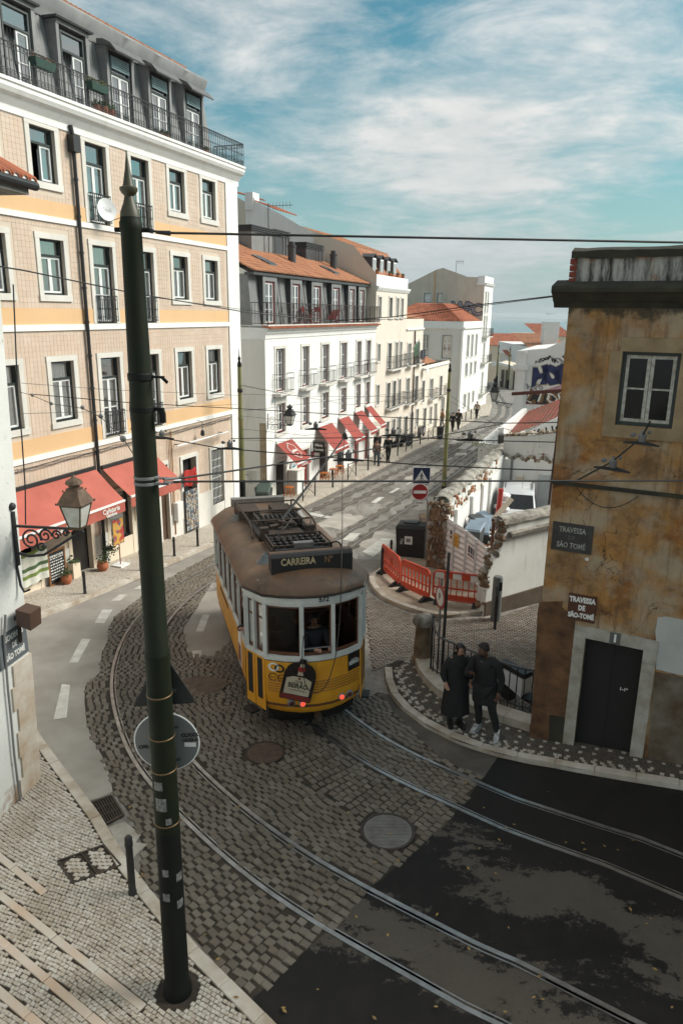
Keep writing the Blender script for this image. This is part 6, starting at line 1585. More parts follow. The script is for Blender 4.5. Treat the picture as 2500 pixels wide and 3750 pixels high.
# hoarding panels
M_HOARD=mat('white_sheet_panel',(0.70,0.71,0.71),0.5,0.1,var=0.12,scale=1.2)
def hoarding(pa,pb,ta,tb_,label,nrib=9):
 a,b_=gp(*RZ(*pa)),gp(*RZ(*pb));za,zb=atY(*RZ(*ta),a.y).z,atY(*RZ(*tb_),b_.y).z;z0=a.z+0.1
 h=thing('hoarding_panel',label,'hoarding',a,0,'site hoarding panels');d=(b_-a);d.z=0;nn=Vector((d.y,-d.x,0)).normalized()*0.03
 if nn.y>0:nn=-nn
 mb=MB(a);V_=[]
 for i in range(2*nrib+1):
  f=i/(2*nrib);off=nn*(1.0 if i%2 else 0.0)
  pl,pr=Vector((a.x,a.y,z0+(za-z0)*f)),Vector((b_.x,b_.y,b_.z+.1+(zb-b_.z-.1)*f));V_+=[pl+off,pr+off]
 mb.add(V_,[(2*i,2*i+1,2*i+3,2*i+2)for i in range(2*nrib)]);mb.build('sheet',M_HOARD,h)
 for f in(0.0,0.5,1.0):
  q=a.lerp(b_,f);zt=za+(zb-za)*f;MB(a).bar((q.x+nn.x*1.3,q.y+nn.y*1.3,q.z-0.05),(q.x+nn.x*1.3,q.y+nn.y*1.3,zt),0.06).build('post',M_HOARD,h)
 return h,a,b_,nn,za,zb
h1=hoarding((595,1090),(780,1190),(620,650),(785,765),'corrugated white site panel carrying the yellow notice')
h2=hoarding((782,1192),(945,1285),(795,768),(990,905),'corrugated white site panel carrying the blue safety pictograms')
def panel_sign(hh,f0,f1,g0,g1,m_,name='notice',extra=1.6):
 h,a,b_,nn,za,zb=hh
 def P(f,g_):q=a.lerp(b_,f);return Vector((q.x,q.y,q.z+(za+(zb-za)*f-q.z)*g_))+nn*extra
 MB(a).poly([P(f0,g0),P(f1,g0),P(f1,g1),P(f0,g1)]).build(name,m_,h);return P
M_YEL=mat('yellow_notice',(0.68,0.38,0.05),0.5,var=0.1);M_NAVY=mat('navy_print',(0.02,0.03,0.07),0.5)
P=panel_sign(h1,0.45,0.72,0.58,0.82,M_YEL)
for r_ in range(5):panel_sign(h1,0.49,0.68-0.04*(r_%2),0.61+r_*0.038,0.625+r_*0.038,mat('brown_print',(0.2,0.09,0.02),0.6),'printed_line',1.75)
panel_sign(h1,0.34,0.44,0.68,0.86,M_PRINTW);panel_sign(h1,0.355,0.425,0.76,0.84,M_NAVY,'pictogram',1.75);panel_sign(h1,0.35,0.43,0.69,0.74,M_RED,'printed_line',1.75)
panel_sign(h2,0.08,0.5,0.56,0.8,M_PRINTW)
for i in range(3):panel_sign(h2,0.16+i*0.12,0.25+i*0.12,0.64,0.77,M_NAVY,'pictogram',1.75);panel_sign(h2,0.16+i*0.12,0.25+i*0.12,0.58,0.62,M_NAVY,'printed_line',1.75)
# plastic barriers
M_BAR=mat('orange_plastic',(0.62,0.075,0.03),0.45,var=0.2,scale=4)
M_RUBBER=mat('black_rubber',(0.02,0.02,0.02),0.8)
def barrier(pa,pb,label,boards=False):
 a,b_=gp(*RZ(*pa)),gp(*RZ(*pb));a.z+=0.1;b_.z+=0.1
 h=thing('plastic_barrier',label,'barrier',a,0,'orange plastic barriers on the island');d=b_-a;L=d.length;d.normalize();up=Vector((0,0,1));r0=-a
 P=lambda f,z:d*(f*L)+up*z
 H0,H1=0.14,1.0;fr=MB();c=0.09/L
 path=[P(c,H0),P(1-c,H0),P(1,H0+0.09),P(1,H1-0.1),P(1-c,H1),P(c,H1),P(0,H1-0.1),P(0,H0+0.09)]
 fr.tube(path,0.032,7,closed=True);fr.build('frame',M_BAR,h,smooth=True)
 MB().hexa([P(0.02,H0+0.02)+d.cross(up)*k for k in(-0.015,)]*0+[P(0.03,H0)-d.cross(up)*.015,P(0.97,H0)-d.cross(up)*.015,P(0.97,H0)+d.cross(up)*.015,P(0.03,H0)+d.cross(up)*.015,P(0.03,H0+0.16)-d.cross(up)*.015,P(0.97,H0+0.16)-d.cross(up)*.015,P(0.97,H0+0.16)+d.cross(up)*.015,P(0.03,H0+0.16)+d.cross(up)*.015]).build('lower_board',M_BAR,h)
 nb=5
 for i in range(nb):
  f0,f1=0.04+0.92*i/nb,0.04+0.92*(i+1)/nb;mm=M_BAR if(i%2 or not boards)else M_PRINTW
  n_=d.cross(up)*.02
  MB().hexa([P(f0,H1-0.2)-n_,P(f1,H1-0.2)-n_,P(f1,H1-0.2)+n_,P(f0,H1-0.2)+n_,P(f0,H1-0.035)-n_,P(f1,H1-0.035)-n_,P(f1,H1-0.035)+n_,P(f0,H1-0.035)+n_]).build('top_board',mm,h)
 for i in range(1,8):MB().bar(P(i/8,H0+0.16),P(i/8,H1-0.2),0.05,0.025,up=d).build('slat',M_BAR,h)
 MB().bar(P(0.02,0.5),P(0.98,0.5),0.025,0.05).build('rail',M_BAR,h)
 for f in(0.1,0.9):
  q=P(f,0);n_=d.cross(up).normalized()
  MB().hexa([q-n_*0.3-d*.07,q+n_*0.3-d*.07,q+n_*0.3+d*.07,q-n_*0.3+d*.07,q-n_*0.06-d*.06+up*.16,q+n_*0.06-d*.06+up*.16,q+n_*0.06+d*.06+up*.16,q-n_*0.06+d*.06+up*.16]).build('foot',M_RUBBER,h)
barrier((105,1130),(245,1262),'left orange plastic barrier, end nearest the black bin');barrier((262,1275),(490,1385),'middle orange plastic barrier, on the curved kerb');barrier((520,1378),(905,1432),'right orange plastic barrier with red and white top board',True)
for i,pp in enumerate(((105,1155),(178,1080))):
 q=gp(*RZ(*pp));bollard(Vector((q.x,q.y,q.z+0.1)),['black bollard at the left end of the orange barriers','black bollard behind the left orange barrier'][i],h=0.95)
# bin, signs, posts
q=gp(*RZ(330,1000));bn=thing('street_bin','large black street bin with white sticker beside the rubble wall','bin',Vector((q.x+.1,q.y+0.2,q.z+0.1)),R(-14))
MB().hexa([(-0.5,-0.35,0),(0.5,-0.35,0),(0.5,0.35,0),(-0.5,0.35,0),(-0.55,-0.38,1.08),(0.5,-0.38,1.08),(0.5,0.38,1.08),(-0.55,0.38,1.08)]).build('body',M_BLACK,bn)
MB().hexa([(-0.57,-0.4,1.08),(0.52,-0.4,1.08),(0.52,0.4,1.08),(-0.57,0.4,1.08),(-0.5,-0.3,1.2),(0.46,-0.3,1.2),(0.46,0.3,1.2),(-0.5,0.3,1.2)]).build('lid',M_RUBBER,bn)
MB().box(-0.3,0.2,-0.12,0.2,1.2,1.25).build('lid_flap',M_BLACK,bn)
MB().box(-0.22,0.06,-0.385,-0.372,0.5,0.8).build('sticker',M_PRINTW,bn);lettering('esc',0.18,M_PRINTW,bn,(-0.34,-0.385,0.6),(0.2,0,1),(-1,0,0.2));MB().box(-0.16,0.0,-0.388,-0.385,0.58,0.72).build('sticker_print',M_ZINC,bn)
q=gp(*RZ(462,1020));q.z+=0.1;sp=thing('sign_post','grey post with pedestrian crossing sign above a no entry disc','road sign',q)
cz=lambda y:atY(*RZ(430,y),q.y).z-q.z;cxp=lambda x,y:atY(*RZ(x,y),q.y).x-q.x
MB().tube([(0,0,-0.1),(0.0,0,cz(560)),(-0.03,0,cz(510)),(-0.12,0,cz(480)),(cxp(417,450),0.03,cz(460)),(cxp(425,300),0.03,cz(265))],0.03,8).build('post',M_ZINC,sp)
xc,zc=cxp(417,450),cz(450)
MB().lathe([(0.30,-0.01),(0.30,0.01)],28,(xc,-0.02,zc),'y').build('sign_disc',M_WFRAME,sp)
dd=MB().lathe([(0.275,-0.004),(0.275,0.004)],28,(xc,-0.034,zc),'y').build('red_face',mat('sign_red',(0.36,0.02,0.025),0.4),sp)
MB().box(xc-0.22,xc+0.22,-0.046,-0.04,zc-0.055,zc+0.055).build('white_bar',M_WFRAME,sp)
xs2,zs2=cxp(431,315),cz(315)
MB().box(xs2-0.31,xs2+0.31,-0.03,-0.01,zs2-0.30,zs2+0.30).build('sign_square',M_WFRAME,sp);MB().box(xs2-0.285,xs2+0.285,-0.036,-0.03,zs2-0.275,zs2+0.275).build('blue_face',mat('sign_blue',(0.02,0.035,0.095),0.4),sp)
MB().prism([(xs2-0.24,-0.037,zs2-0.2),(xs2+0.24,-0.037,zs2-0.2),(xs2,-0.037,zs2+0.21)],(0,-0.004,0)).build('white_triangle',M_WFRAME,sp)
pg=MB();pg.ball((xs2,-0.043,zs2+0.08),0.025,0.004,0.025,8,4)
for a,b_,w in(((0,0.05),(0,-0.05),0.045),((0,-0.05),(-0.05,-0.15),0.024),((0,-0.05),(0.05,-0.15),0.024),((0,0.04),(-0.06,-0.03),0.018),((0,0.04),(0.06,-0.03),0.018),((-0.12,-0.17),(-0.06,-0.17),0.03),((-0.03,-0.17),(0.03,-0.17),0.03),((0.06,-0.17),(0.12,-0.17),0.03)):pg.bar((xs2+a[0],-0.043,zs2+a[1]),(xs2+b_[0],-0.043,zs2+b_[1]),0.005,w,up=(0,1,0))if False else pg.bar((xs2+a[0],-0.043,zs2+a[1]),(xs2+b_[0],-0.043,zs2+b_[1]),w,0.006,up=(0,-1,0))
pg.build('walking_figure',M_BLACK,sp)
MB().box(xc-0.17,xc+0.17,-0.03,-0.02,zc-0.46,zc-0.33).build('supplementary_plate',M_WFRAME,sp);MB().box(xc-0.13,xc+0.13,-0.034,-0.03,zc-0.41,zc-0.385).build('plate_print',M_ZINCD,sp)
q=gp(*SZ(520,880));q.z+=0.2;p2=thing('edge_on_sign','thin post with a round red-rimmed sign seen nearly edge-on','road sign',q)
zt=atY(*RZ(583,1200),q.y).z-q.z;zcn=atY(*RZ(583,1310),q.y).z-q.z;xcn=atY(*RZ(583,1310),q.y).x-q.x
MB().tube([(0,0,-.2),(xcn+0.02,0.03,zt+0.1)],0.022,8).build('post',M_ZINC,p2)
e=bpy.data.objects.new('sign_disc',MB().lathe([(0.27,-0.008),(0.28,0.0),(0.27,0.008)],28,(0,0,0),'y').mesh('sign_disc',mat('sign_red',(0.36,0.02,0.025),0.4)));COL.objects.link(e);e.parent=p2;e.location=(xcn,-0.03,zcn);e.rotation_euler=(0,0,R(-76))
e2=obj('sign_face',MB().lathe([(0.2,-0.012),(0.2,0.012)],24,(0,0,0),'y').mesh('sign_face',M_PRINTW),e);lettering('P',0.24,M_BLACK,e,(0,-0.016,0),(1,0,0),(0,0,1))
q=gp(*SZ(560,905));q.z+=0.2;pt=atY(*RZ(665,950),q.y)
tag(MB().tube([(0,0,-.2),(0.02,0,pt.z-q.z)],0.035,8).build('steel_post',mat('dark_steel_post',(0.07,0.075,0.07),0.5,0.4),None),'plain dark steel post behind the railing','post').location=q
bpy.data.objects['steel_post'].location=q
q=gp(*SZ(380,770));sb_=thing('stone_bollard','weathered conical stone bollard with pale cap at the head of the railing','bollard',Vector((q.x,q.y+0.1,q.z+0.08)))
MB().lathe([(0.26,0),(0.26,0.12),(0.22,0.18),(0.215,0.3),(0.18,1.0),(0.2,1.03)],18).build('shaft',mat('brown_stone',(0.26,0.19,0.125),0.9,col2=(0.11,0.08,0.05),scale=4,bump=0.5),sb_,smooth=True);MB().lathe([(0.24,1.0),(0.265,1.06),(0.26,1.13),(0.2,1.2),(0.08,1.24),(0,1.245)],18).build('cap',M_MOSSY,sb_,smooth=True)
q=gp(*SZ(1075,320));pk=thing('grey_access_pillar','grey cylindrical access pillar lettered CONDICIONADO by the peeling wall','pillar',q)
MB().lathe([(0.14,0),(0.135,1.28),(0.11,1.33),(0,1.34)],18).build('body',mat('pillar_grey',(0.16,0.17,0.17),0.5,0.2),pk,smooth=True);lettering('CONDICIONADO',0.11,M_BLACK,pk,(-0.03,-0.143,0.62),(0,0,1),(-1,0,0));MB().box(0.02,0.1,-0.142,-0.12,0.95,1.2).build('screen',M_BLACK,pk)
q=gp(*SZ(1072,405));bollard(q,'slim black bollard in front of the grey access pillar',h=1.0,r=0.04)
# railing on the plinth
rb=[gp(*SZ(*p))for p in((455,880),(475,910),(560,965),(760,1065),(1060,1200),(1300,1280),(1400,1300))]
rg=thing('lane_railing','black railing with slim bars and grey handrail beside the two people','railing',gz(rb[3],0.27));og=gz(rb[3],0.27)
Q=resample(rb,0.158);Hr=0.92
M_RAILG=mat('grey_handrail',(0.13,0.13,0.125),0.45,0.4)
hr=[Vector((p.x,p.y,G(p.x,p.y)+0.27+Hr))for p in Q]
hr[0].z+=0.28;hr[1].z+=0.1
MB(og).tube([hr[0]+Vector((0,0,0.12))]+hr,0.026,8).build('handrail',M_RAILG,rg,smooth=True)
MB(og).tube([Vector((p.x,p.y,G(p.x,p.y)+0.33))for p in Q],0.014,6).build('bottom_rail',M_RAILING,rg)
for i,p in enumerate(Q):
 MB(og).tube([Vector((p.x,p.y,G(p.x,p.y)+0.25)),Vector((p.x,p.y,hr[i].z))],0.024 if i%6==0 else 0.0125,8).build('baluster',M_RAILING,rg)
# yard clutter and parked van
def car(root,paint,L=4.0,W=1.7,Hh=1.78):
 """small van; local -y is the front"""
 secs=[(-L/2,0.35,0.75,0.80),(-L/2+0.1,0.22,0.88,0.9),(-L/2+0.75,0.2,1.0,0.96),(-L/2+1.5,0.2,1.7,0.97),(-L/2+1.9,0.2,1.78,0.98),(L/2-0.4,0.2,1.78,0.98),(L/2,0.3,1.6,0.92)]
 V_,n=[],8
 for y,zb,zt,k in secs:
  w=W/2*k;wt=w*(0.82 if zt>1.2 else 0.93)
  V_+=[(-w*0.95,y,zb),(-w,y,zb+0.25),(-w,y,min(zt-0.12,0.95)),(-wt,y,zt-0.06),(-wt*0.8,y,zt),(wt*0.8,y,zt),(wt,y,zt-0.06),(w,y,min(zt-0.12,0.95)),(w,y,zb+0.25),(w*0.95,y,zb)]
 n=10;m_=len(secs)
 MB().add(V_,[(n*i+k,n*i+n+k,n*i+n+(k+1)%n,n*i+(k+1)%n)for i in range(m_-1)for k in range(n)]+[tuple(range(n)),tuple(range(n*(m_-1),n*m_))[::-1]]).build('body',paint,root,smooth=True)
 MB().hexa([(-0.72,-L/2+0.83,1.07),(0.72,-L/2+0.83,1.07),(0.72,-L/2+0.9,1.05),(-0.72,-L/2+0.9,1.05),(-0.62,-L/2+1.42,1.67),(0.62,-L/2+1.42,1.67),(0.62,-L/2+1.5,1.6),(-0.62,-L/2+1.5,1.6)]).build('windscreen',mat('car_glass',(0.015,0.017,0.02),0.08),root)
 for s in(-1,1):
  MB().hexa([(s*0.845,-L/2+1.35,1.0),(s*0.85,L/2-0.5,1.0),(s*0.72,L/2-0.55,1.6),(s*0.72,-L/2+1.75,1.6),(s*0.80,-L/2+1.35,1.0),(s*0.80,L/2-0.5,1.0),(s*0.69,L/2-0.55,1.6),(s*0.69,-L/2+1.75,1.6)]).build('side_window',mat('car_glass',(0.015,0.017,0.02),0.08),root)
  MB().box(s*0.62,s*0.8,-L/2+0.03,-L/2+0.1,0.6,0.78).build('headlight',M_LGLASS,root)
  MB().box(s*0.86,s*1.0,-L/2+1.35,-L/2+1.45,1.0,1.15).build('mirror',paint,root)
  MB().bar((s*0.6,-L/2+2.0,1.83),(s*0.6,L/2-0.6,1.83),0.04).build('roof_rail',M_BLACK,root)
  for y in(-L/2+0.75,L/2-0.75):
   w_=MB().lathe([(0.18,-0.1),(0.31,-0.09),(0.31,0.09),(0.18,0.1)],20,(s*0.76,y,0.31),'x').build('wheel',M_RUBBER,root);MB().lathe([(0.17,-0.105),(0.17,0.105)],12,(s*0.76,y,0.31),'x').build('rim',M_ZINC,w_)
 MB().bar((0.15,-L/2+2.2,1.75),(0.15,-L/2+2.5,2.35),0.012).build('aerial',M_BLACK,root)
q=atY(*RZ(1275,560),30.4);cr_=thing('parked_van','white van with dark windscreen parked in the yard behind the peeling wall','van',(q.x,31.6,-1.62),R(-14));car(cr_,mat('white_car_paint',(0.62,0.63,0.63),0.25,var=0.05))
M_BINL=mat('blue_grey_lid',(0.24,0.30,0.36),0.5);M_BINB=mat('dark_bin_plastic',(0.05,0.055,0.055),0.6)
def wheelie(p,rz,label,m_lid,tilt=0.15):
 b_=thing('wheelie_bin',label,'bin',p,rz,'wheelie bins in the yard')
 MB().hexa([(-0.22,-0.25,0.06),(0.22,-0.25,0.06),(0.22,0.25,0.06),(-0.22,0.25,0.06),(-0.28,-0.34,0.95),(0.28,-0.34,0.95),(0.28,0.32,0.95),(-0.28,0.32,0.95)]).build('body',M_BINB,b_)
 MB().hexa([(-0.3,-0.38,0.95),(0.3,-0.38,0.95),(0.3,0.34,0.97+tilt),(-0.3,0.34,0.97+tilt),(-0.26,-0.34,1.02),(0.26,-0.34,1.02),(0.26,0.32,1.06+tilt),(-0.26,0.32,1.06+tilt)]).build('lid',m_lid,b_)
 for s in(-1,1):MB().lathe([(0.1,-0.03),(0.1,0.03)],12,(s*0.24,0.28,0.1),'x').build('wheel',M_RUBBER,b_)
 return b_
lot_z=-0.95
for i,(x,y)in enumerate(((870,720),(920,745),(950,700),(905,665),(965,640))):
 q=atY(*RZ(x,y),24.3+i*0.75);wheelie(Vector((q.x,q.y,q.z-1.1)),R(-25+i*17),['nearest left wheelie bin with blue-grey lid behind the site panels','nearest right wheelie bin with blue-grey lid behind the site panels','second-row wheelie bin against the yard rubble','wheelie bin in the middle of the yard heap','farthest wheelie bin of the yard heap'][i],M_BINL if i != 3 else M_BINB,0.12)
pl=MB()
hp_=thing('debris_heap','heap of planks and torn sacks under the wheelie bins','debris',atY(*RZ(900,800),25.0)-Vector((0,0,1.2)))
for i in range(26):
 c=Vector((random.uniform(-1.0,1.2),random.uniform(-0.6,3.4),random.uniform(0.3,1.3)));d=Vector((random.gauss(0,1),random.gauss(0,1),random.gauss(0,0.4))).normalized()*random.uniform(0.25,0.7)
 MB().bar(c-d,c+d,0.14,0.03).build('plank',random.choice((M_WOOD,M_RUB2,M_PRINTW,M_CREAM,M_BINL)),hp_)
for i in range(18):k+=1;chunk((random.uniform(-1,1.2),random.uniform(-.5,3.2),random.uniform(0.2,1.1)),0.5,0.4,0.3,3000+k).build('sack',random.choice((M_RUB2,M_PRINTW,M_BINB)),hp_)
MB().box(-1.5,1.6,-1.0,6,-1.2,0.3).build('earth',M_RUB,hp_)
q=atY(*RZ(1060,600),27.5);rp=thing('red_hose_post','red upright tube standing in the yard','post',(q.x,q.y,-1.5));MB().tube([(0,0,0),(0.0,0,q.z+1.5),(0.05,0,atY(*RZ(1065,425),27.5).z+1.5)],0.1,10).build('tube',mat('signal_red',(0.5,0.03,0.02),0.4),rp)
q=atY(*RZ(1105,560),28);ins=thing('stacked_pots','stack of white rounded pots beside the red tube','pots',(q.x,28,q.z-0.3));
for i in range(3):MB().lathe([(0.12,0),(0.24,0.1),(0.25,0.18),(0.15,0.26)],14,(0,0,i*0.27)).build('pot',M_WFRAME,ins,smooth=True)
q=atY(*RZ(1008,905),21.6);q2=atY(*RZ(1025,660),21.6);ib=thing('rusty_beam','rusty steel beam standing at the end of the site panels','beam',q);MB(q).bar(q-Vector((0,0,.8)),q2,0.09).build('beam',mat('rust_brown',(0.14,0.055,0.03),0.85),ib);MB(q).bar(q2-Vector((0.0,0,0.05)),q2+Vector((0.55,0.2,0.55)),0.2,0.06).build('plank',M_CREAM,ib)
# ------------------------------------------------------------------ ochre house
oc=thing('ochre_house','weathered ochre corner house with black moss-stained cornice and parapet','house',OC,-OH)
OV=Vector((math.cos(OH),-math.sin(OH),0))
def OP(px,py):
 r=ray(px,py);p=CAMP+r*((OC-CAMP).dot(OV)/r.dot(OV));return((p-OC).dot(OU),p.z)
UZ=Zm(1850,850,.4251)
def m_ochre():
 b=NB('stained_ochre_render')
 f=b.noise(0.9,9,0.66,dist=0.4)
 c=b.ramp(f,[(0.28,(0.13,0.07,0.032)),(0.40,(0.31,0.175,0.075)),(0.5,(0.40,0.20,0.06)),(0.6,(0.27,0.105,0.025)),(0.72,(0.40,0.27,0.14))])
 g_=b.noise(3.2,8,0.7)
 c=b.mix(b.ramp(g_,[(0.48,0.0),(0.64,0.75)]),c,(0.14,0.07,0.03))
 pal=b.noise(1.4,7,0.6,b.map(loc=(5,3,1)))
 c=b.mix(b.ramp(pal,[(0.46,0.0),(0.62,0.75)]),c,(0.41,0.335,0.235))
 sp=b.noise(22,4,0.7);c=b.mix(b.ramp(sp,[(0.66,0.0),(0.72,0.8)]),c,(0.07,0.045,0.025))
 st_=b.noise(2.4,8,0.7,b.map(scale=(2.4,2.4,0.2)))
 c=b.mix(b.ramp(st_,[(0.5,0.0),(0.66,0.7)]),c,(0.12,0.07,0.036))
 z=b.n('ShaderNodeSeparateXYZ');b.l(b.P(),z.inputs[0])
 damp=b.math('ADD',b.math('MULTIPLY',z.outputs['Z'],-0.5),b.math('MULTIPLY',b.noise(1.3,6),1.5))
 c=b.mix(b.ramp(damp,[(0.42,0.0),(0.62,0.8)]),c,(0.085,0.042,0.02))
 moss=b.math('ADD',b.math('MULTIPLY',b.math('SUBTRACT',z.outputs['Z'],7.75),2.0),b.math('MULTIPLY',b.noise(2.5,6,0.7),1.4))
 c=b.mix(b.ramp(moss,[(0.55,0.0),(0.75,0.85)]),c,(0.035,0.03,0.02))
 cr=b.math('ABSOLUTE',b.math('SUBTRACT',b.noise(0.75,6,0.55,dist=0.9),0.5))
 crm=b.math('MULTIPLY',b.ramp(cr,[(0.0,1.0),(0.0035,0.0)]),b.ramp(b.noise(0.8,3),[(0.46,0.0),(0.56,1.0)]))
 c=b.mix(b.math('MULTIPLY',crm,0.8),c,(0.05,0.03,0.018))
 b.bump(b.math('SUBTRACT',b.math('ADD',b.math('MULTIPLY',g_,0.7),b.math('MULTIPLY',b.noise(45,4),0.25)),crm),0.7,0.03)
 return b.out(c,0.92)
M_OCH=m_ochre()
M_OCHST=mat('ochre_washed_stone',(0.36,0.265,0.155),0.92,col2=(0.24,0.165,0.09),scale=3,bump=0.5)
M_MOSS=mat('black_moss_stone',(0.026,0.023,0.018),0.95,col2=(0.05,0.045,0.027),scale=3,bump=0.8,bscale=25)
M_PARW=NB('streaked_parapet');b=M_PARW
cc_=b.mix(b.ramp(b.noise(2.5,8,0.72,b.map(scale=(3,3,0.5))),[(0.42,0.0),(0.6,1.0)]),(0.42,0.40,0.36),(0.045,0.04,0.032));cc_=b.mix(b.ramp(b.noise(2.0,6),[(0.58,0.0),(0.68,0.8)]),cc_,(0.36,0.15,0.06));b.bump(b.noise(30,4),0.6,0.02);M_PARW=b.out(cc_,0.95)
M_LIME=mat('limestone_surround',(0.46,0.44,0.39),0.85,col2=(0.27,0.23,0.17),scale=3,bump=0.5)
wx0,wx1,wz0,wz1=0.92,1.79,5.96,7.15
dx0,dx1,dz0,dz1=0.83,1.81,-0.22,2.09
facade(oc,'wall',M_OCH,12,-1.2,8.1,[(wx0,wx1,wz0,wz1),(dx0,dx1,dz0,dz1)],depth=0.22)
SH=R(42)
s1=Vector((math.sin(SH),math.cos(SH),0))*9
loc=lambda p:Matrix.Rotation(OH,3,'Z')@Vector(p)
q=loc(s1);MB().add([(0,0,-1.2),(q.x,q.y,-1.2),(q.x,q.y,8.1),(0,0,8.1)],[(0,1,2,3),(3,2,1,0)]).build('side_wall',M_OCH,oc)
MB().add([(0.0,0,8.05),(0,12,8.05),(-9,12,8.05),(q.x,q.y,8.05)],[(0,1,2,3)]).build('roof_deck',M_MOSS,oc)
prof=[(0,7.82),(0.03,7.86),(0.06,7.9),(0.12,7.93),(0.22,8.02),(0.3,8.06),(0.3,8.12),(0.28,8.16),(-0.1,8.26),(-0.1,7.82)]
MB().prism([(x,-0.24,z)for x,z in prof],(0,12.3,0)).build('cornice',M_MOSS,oc)
qn=q.normalized();
MB().prism([Vector((0,0,z))+Vector((-qn.y,qn.x,0))*-x*0.8 for x,z in prof],qn*6).build('cornice',M_MOSS,oc)
pr=MB();V_=[];n=60
for i in range(n+1):
 y=0.02+11.9*i/n;V_+=[(0.0,y,8.2),(0.0+random.uniform(-.008,.008),y,8.62),(-0.35,y,8.62),(-.35,y,8.2)]
pr.add(V_,[(4*i+k,4*i+4+k,4*i+5+k,4*i+1+k)for i in range(n)for k in range(3)]+[(0,1,2,3)]);pr.build('parapet',M_PARW,oc)
cp=MB();V_=[]
for i in range(n+1):
 y=-0.02+11.95*i/n;j=lambda:random.uniform(-.012,.012);V_+=[(0.05,y,8.58+j()),(0.055,y,8.70+j()),(-0.15,y,8.76+j()),(-0.4,y,8.72)]
cp.add(V_,[(4*i+k,4*i+4+k,4*i+5+k,4*i+1+k)for i in range(n)for k in range(3)]+[(0,1,2,3)]);cp.build('coping',M_MOSS,oc)
for i in range(4):MB().box(-0.2,0.01,-0.04,0.07,8.2+i*0.1,8.285+i*0.1).build('brick',mat('brick_red',(0.23,0.055,0.035),0.9),oc)
# window
wo=window(oc,(wx0+wx1)/2,wz0,wx1-wx0,wz1-wz0,'old',0.04,0,0.0,0.0,fm=mat('dark_teal_frame',(0.045,0.055,0.05),0.7),sm=mat('flaking_white_wood',(0.55,0.54,0.49),0.8,col2=(0.30,0.26,0.2),scale=14),sill=False)
for ch in wo.children:
 if ch.name.startswith('pane'):ch.data.materials[0]=M_DKGLASS
su=MB();s0=0.19
su.box(0,0.025,wx0-s0,wx0,wz0-0.0,wz1);su.box(0,0.025,wx1,wx1+s0,wz0,wz1);su.box(0,0.028,wx0-s0*0.2,wx1+s0*2.2,wz1,wz1+0.22);su.box(0,0.03,wx0-s0,wx1+s0,wz0-0.2,wz0);su.build('window_surround',M_OCHST,oc)
# ledge line with cables
MB().box(0.0,0.07,-0.02,12,4.85,4.91).build('ledge',M_MOSS,oc)
# door
ds_=MB()
for y0,y1,z0,z1 in((dx0-0.2,dx0,dz0-.1,1.85),(dx1,dx1+0.22,dz0+.05,1.85)):MB().box(-0.1,0.035,y0,y1,z0,z1).build('door_surround',M_LIME,oc)
MB().box(-0.1,0.03,dx0-0.2,dx0,1.855,2.30).build('door_surround',M_LIME,oc);MB().box(-0.1,0.03,dx1,dx1+0.22,1.855,2.30).build('door_surround',M_LIME,oc)
MB().box(-0.1,0.035,dx0,dx1,dz1,2.31).build('lintel',M_LIME,oc)
dr=MB().box(-0.2,-0.14,dx0,dx1,dz0,dz1).build('door',mat('near_black_door',(0.014,0.0125,0.011),0.75),oc)
MB().box(-0.14,-0.13,(dx0+dx1)/2-0.006,(dx0+dx1)/2+0.006,dz0,dz1).build('door_joint',M_GROOVE,dr)
MB().box(-0.2,0.06,dx0,dx1,dz0-0.3,dz0+0.02).build('door_step',mat('worn_brown_step',(0.20,0.11,0.055),0.9),oc)
lettering('1',0.2,M_WFRAME,oc,(0.05,1.33,2.2),(0,1,0),(0,0,1),bold=0.008,name='house_number');MB().box(0.035,0.045,1.24,1.42,2.1,2.31).build('number_plate',mat('grey_plate',(0.12,0.12,0.11),0.7),oc)
lettering('1-1º',0.085,M_WFRAME,dr,(-0.128,1.56,1.18),(0,1,0),(0,0,1),bold=0.003)
# patches of other render
ok_=lambda pts,zf:[OP(*zf(*p))for p in pts]
def patch(pts,zf,m_,name,d=0.006):
 P_=ok_(pts,zf);MB().prism([(0.0,u,z)for u,z in P_],(d,0,0)).build(name,m_,oc)
patch(((1190,1090),(1260,1085),(1390,1110),(1800,1190),(1800,1600),(1390,1545),(1300,1525),(1175,1495),(1180,1300),(1170,1200)),VZ,mat('new_white_patch',(0.50,0.50,0.475),0.9,var=0.15,bump=0.4),'white_patch',0.012)
patch(((1170,1515),(1390,1560),(1800,1620),(1800,2450),(1390,2290),(1110,2210),(1120,2000)),VZ,mat('grey_brown_render',(0.20,0.17,0.13),0.95,col2=(0.09,0.055,0.03),scale=2.2,bump=0.7,bscale=30),'base_render',0.006)
patch(((265,970),(450,965),(440,1010),(545,1110),(525,1300),(520,1700),(490,2110),(340,2080),(190,2050),(235,1400),(250,1060)),VZ,mat('brown_base_render',(0.19,0.095,0.042),0.95,col2=(0.06,0.03,0.015),scale=3.0,bump=0.7,bscale=30),'base_render',0.02)
patch(((345,1850),(480,1870),(470,2075),(340,2050)),VZ,M_MOSS,'access_panel',0.03)
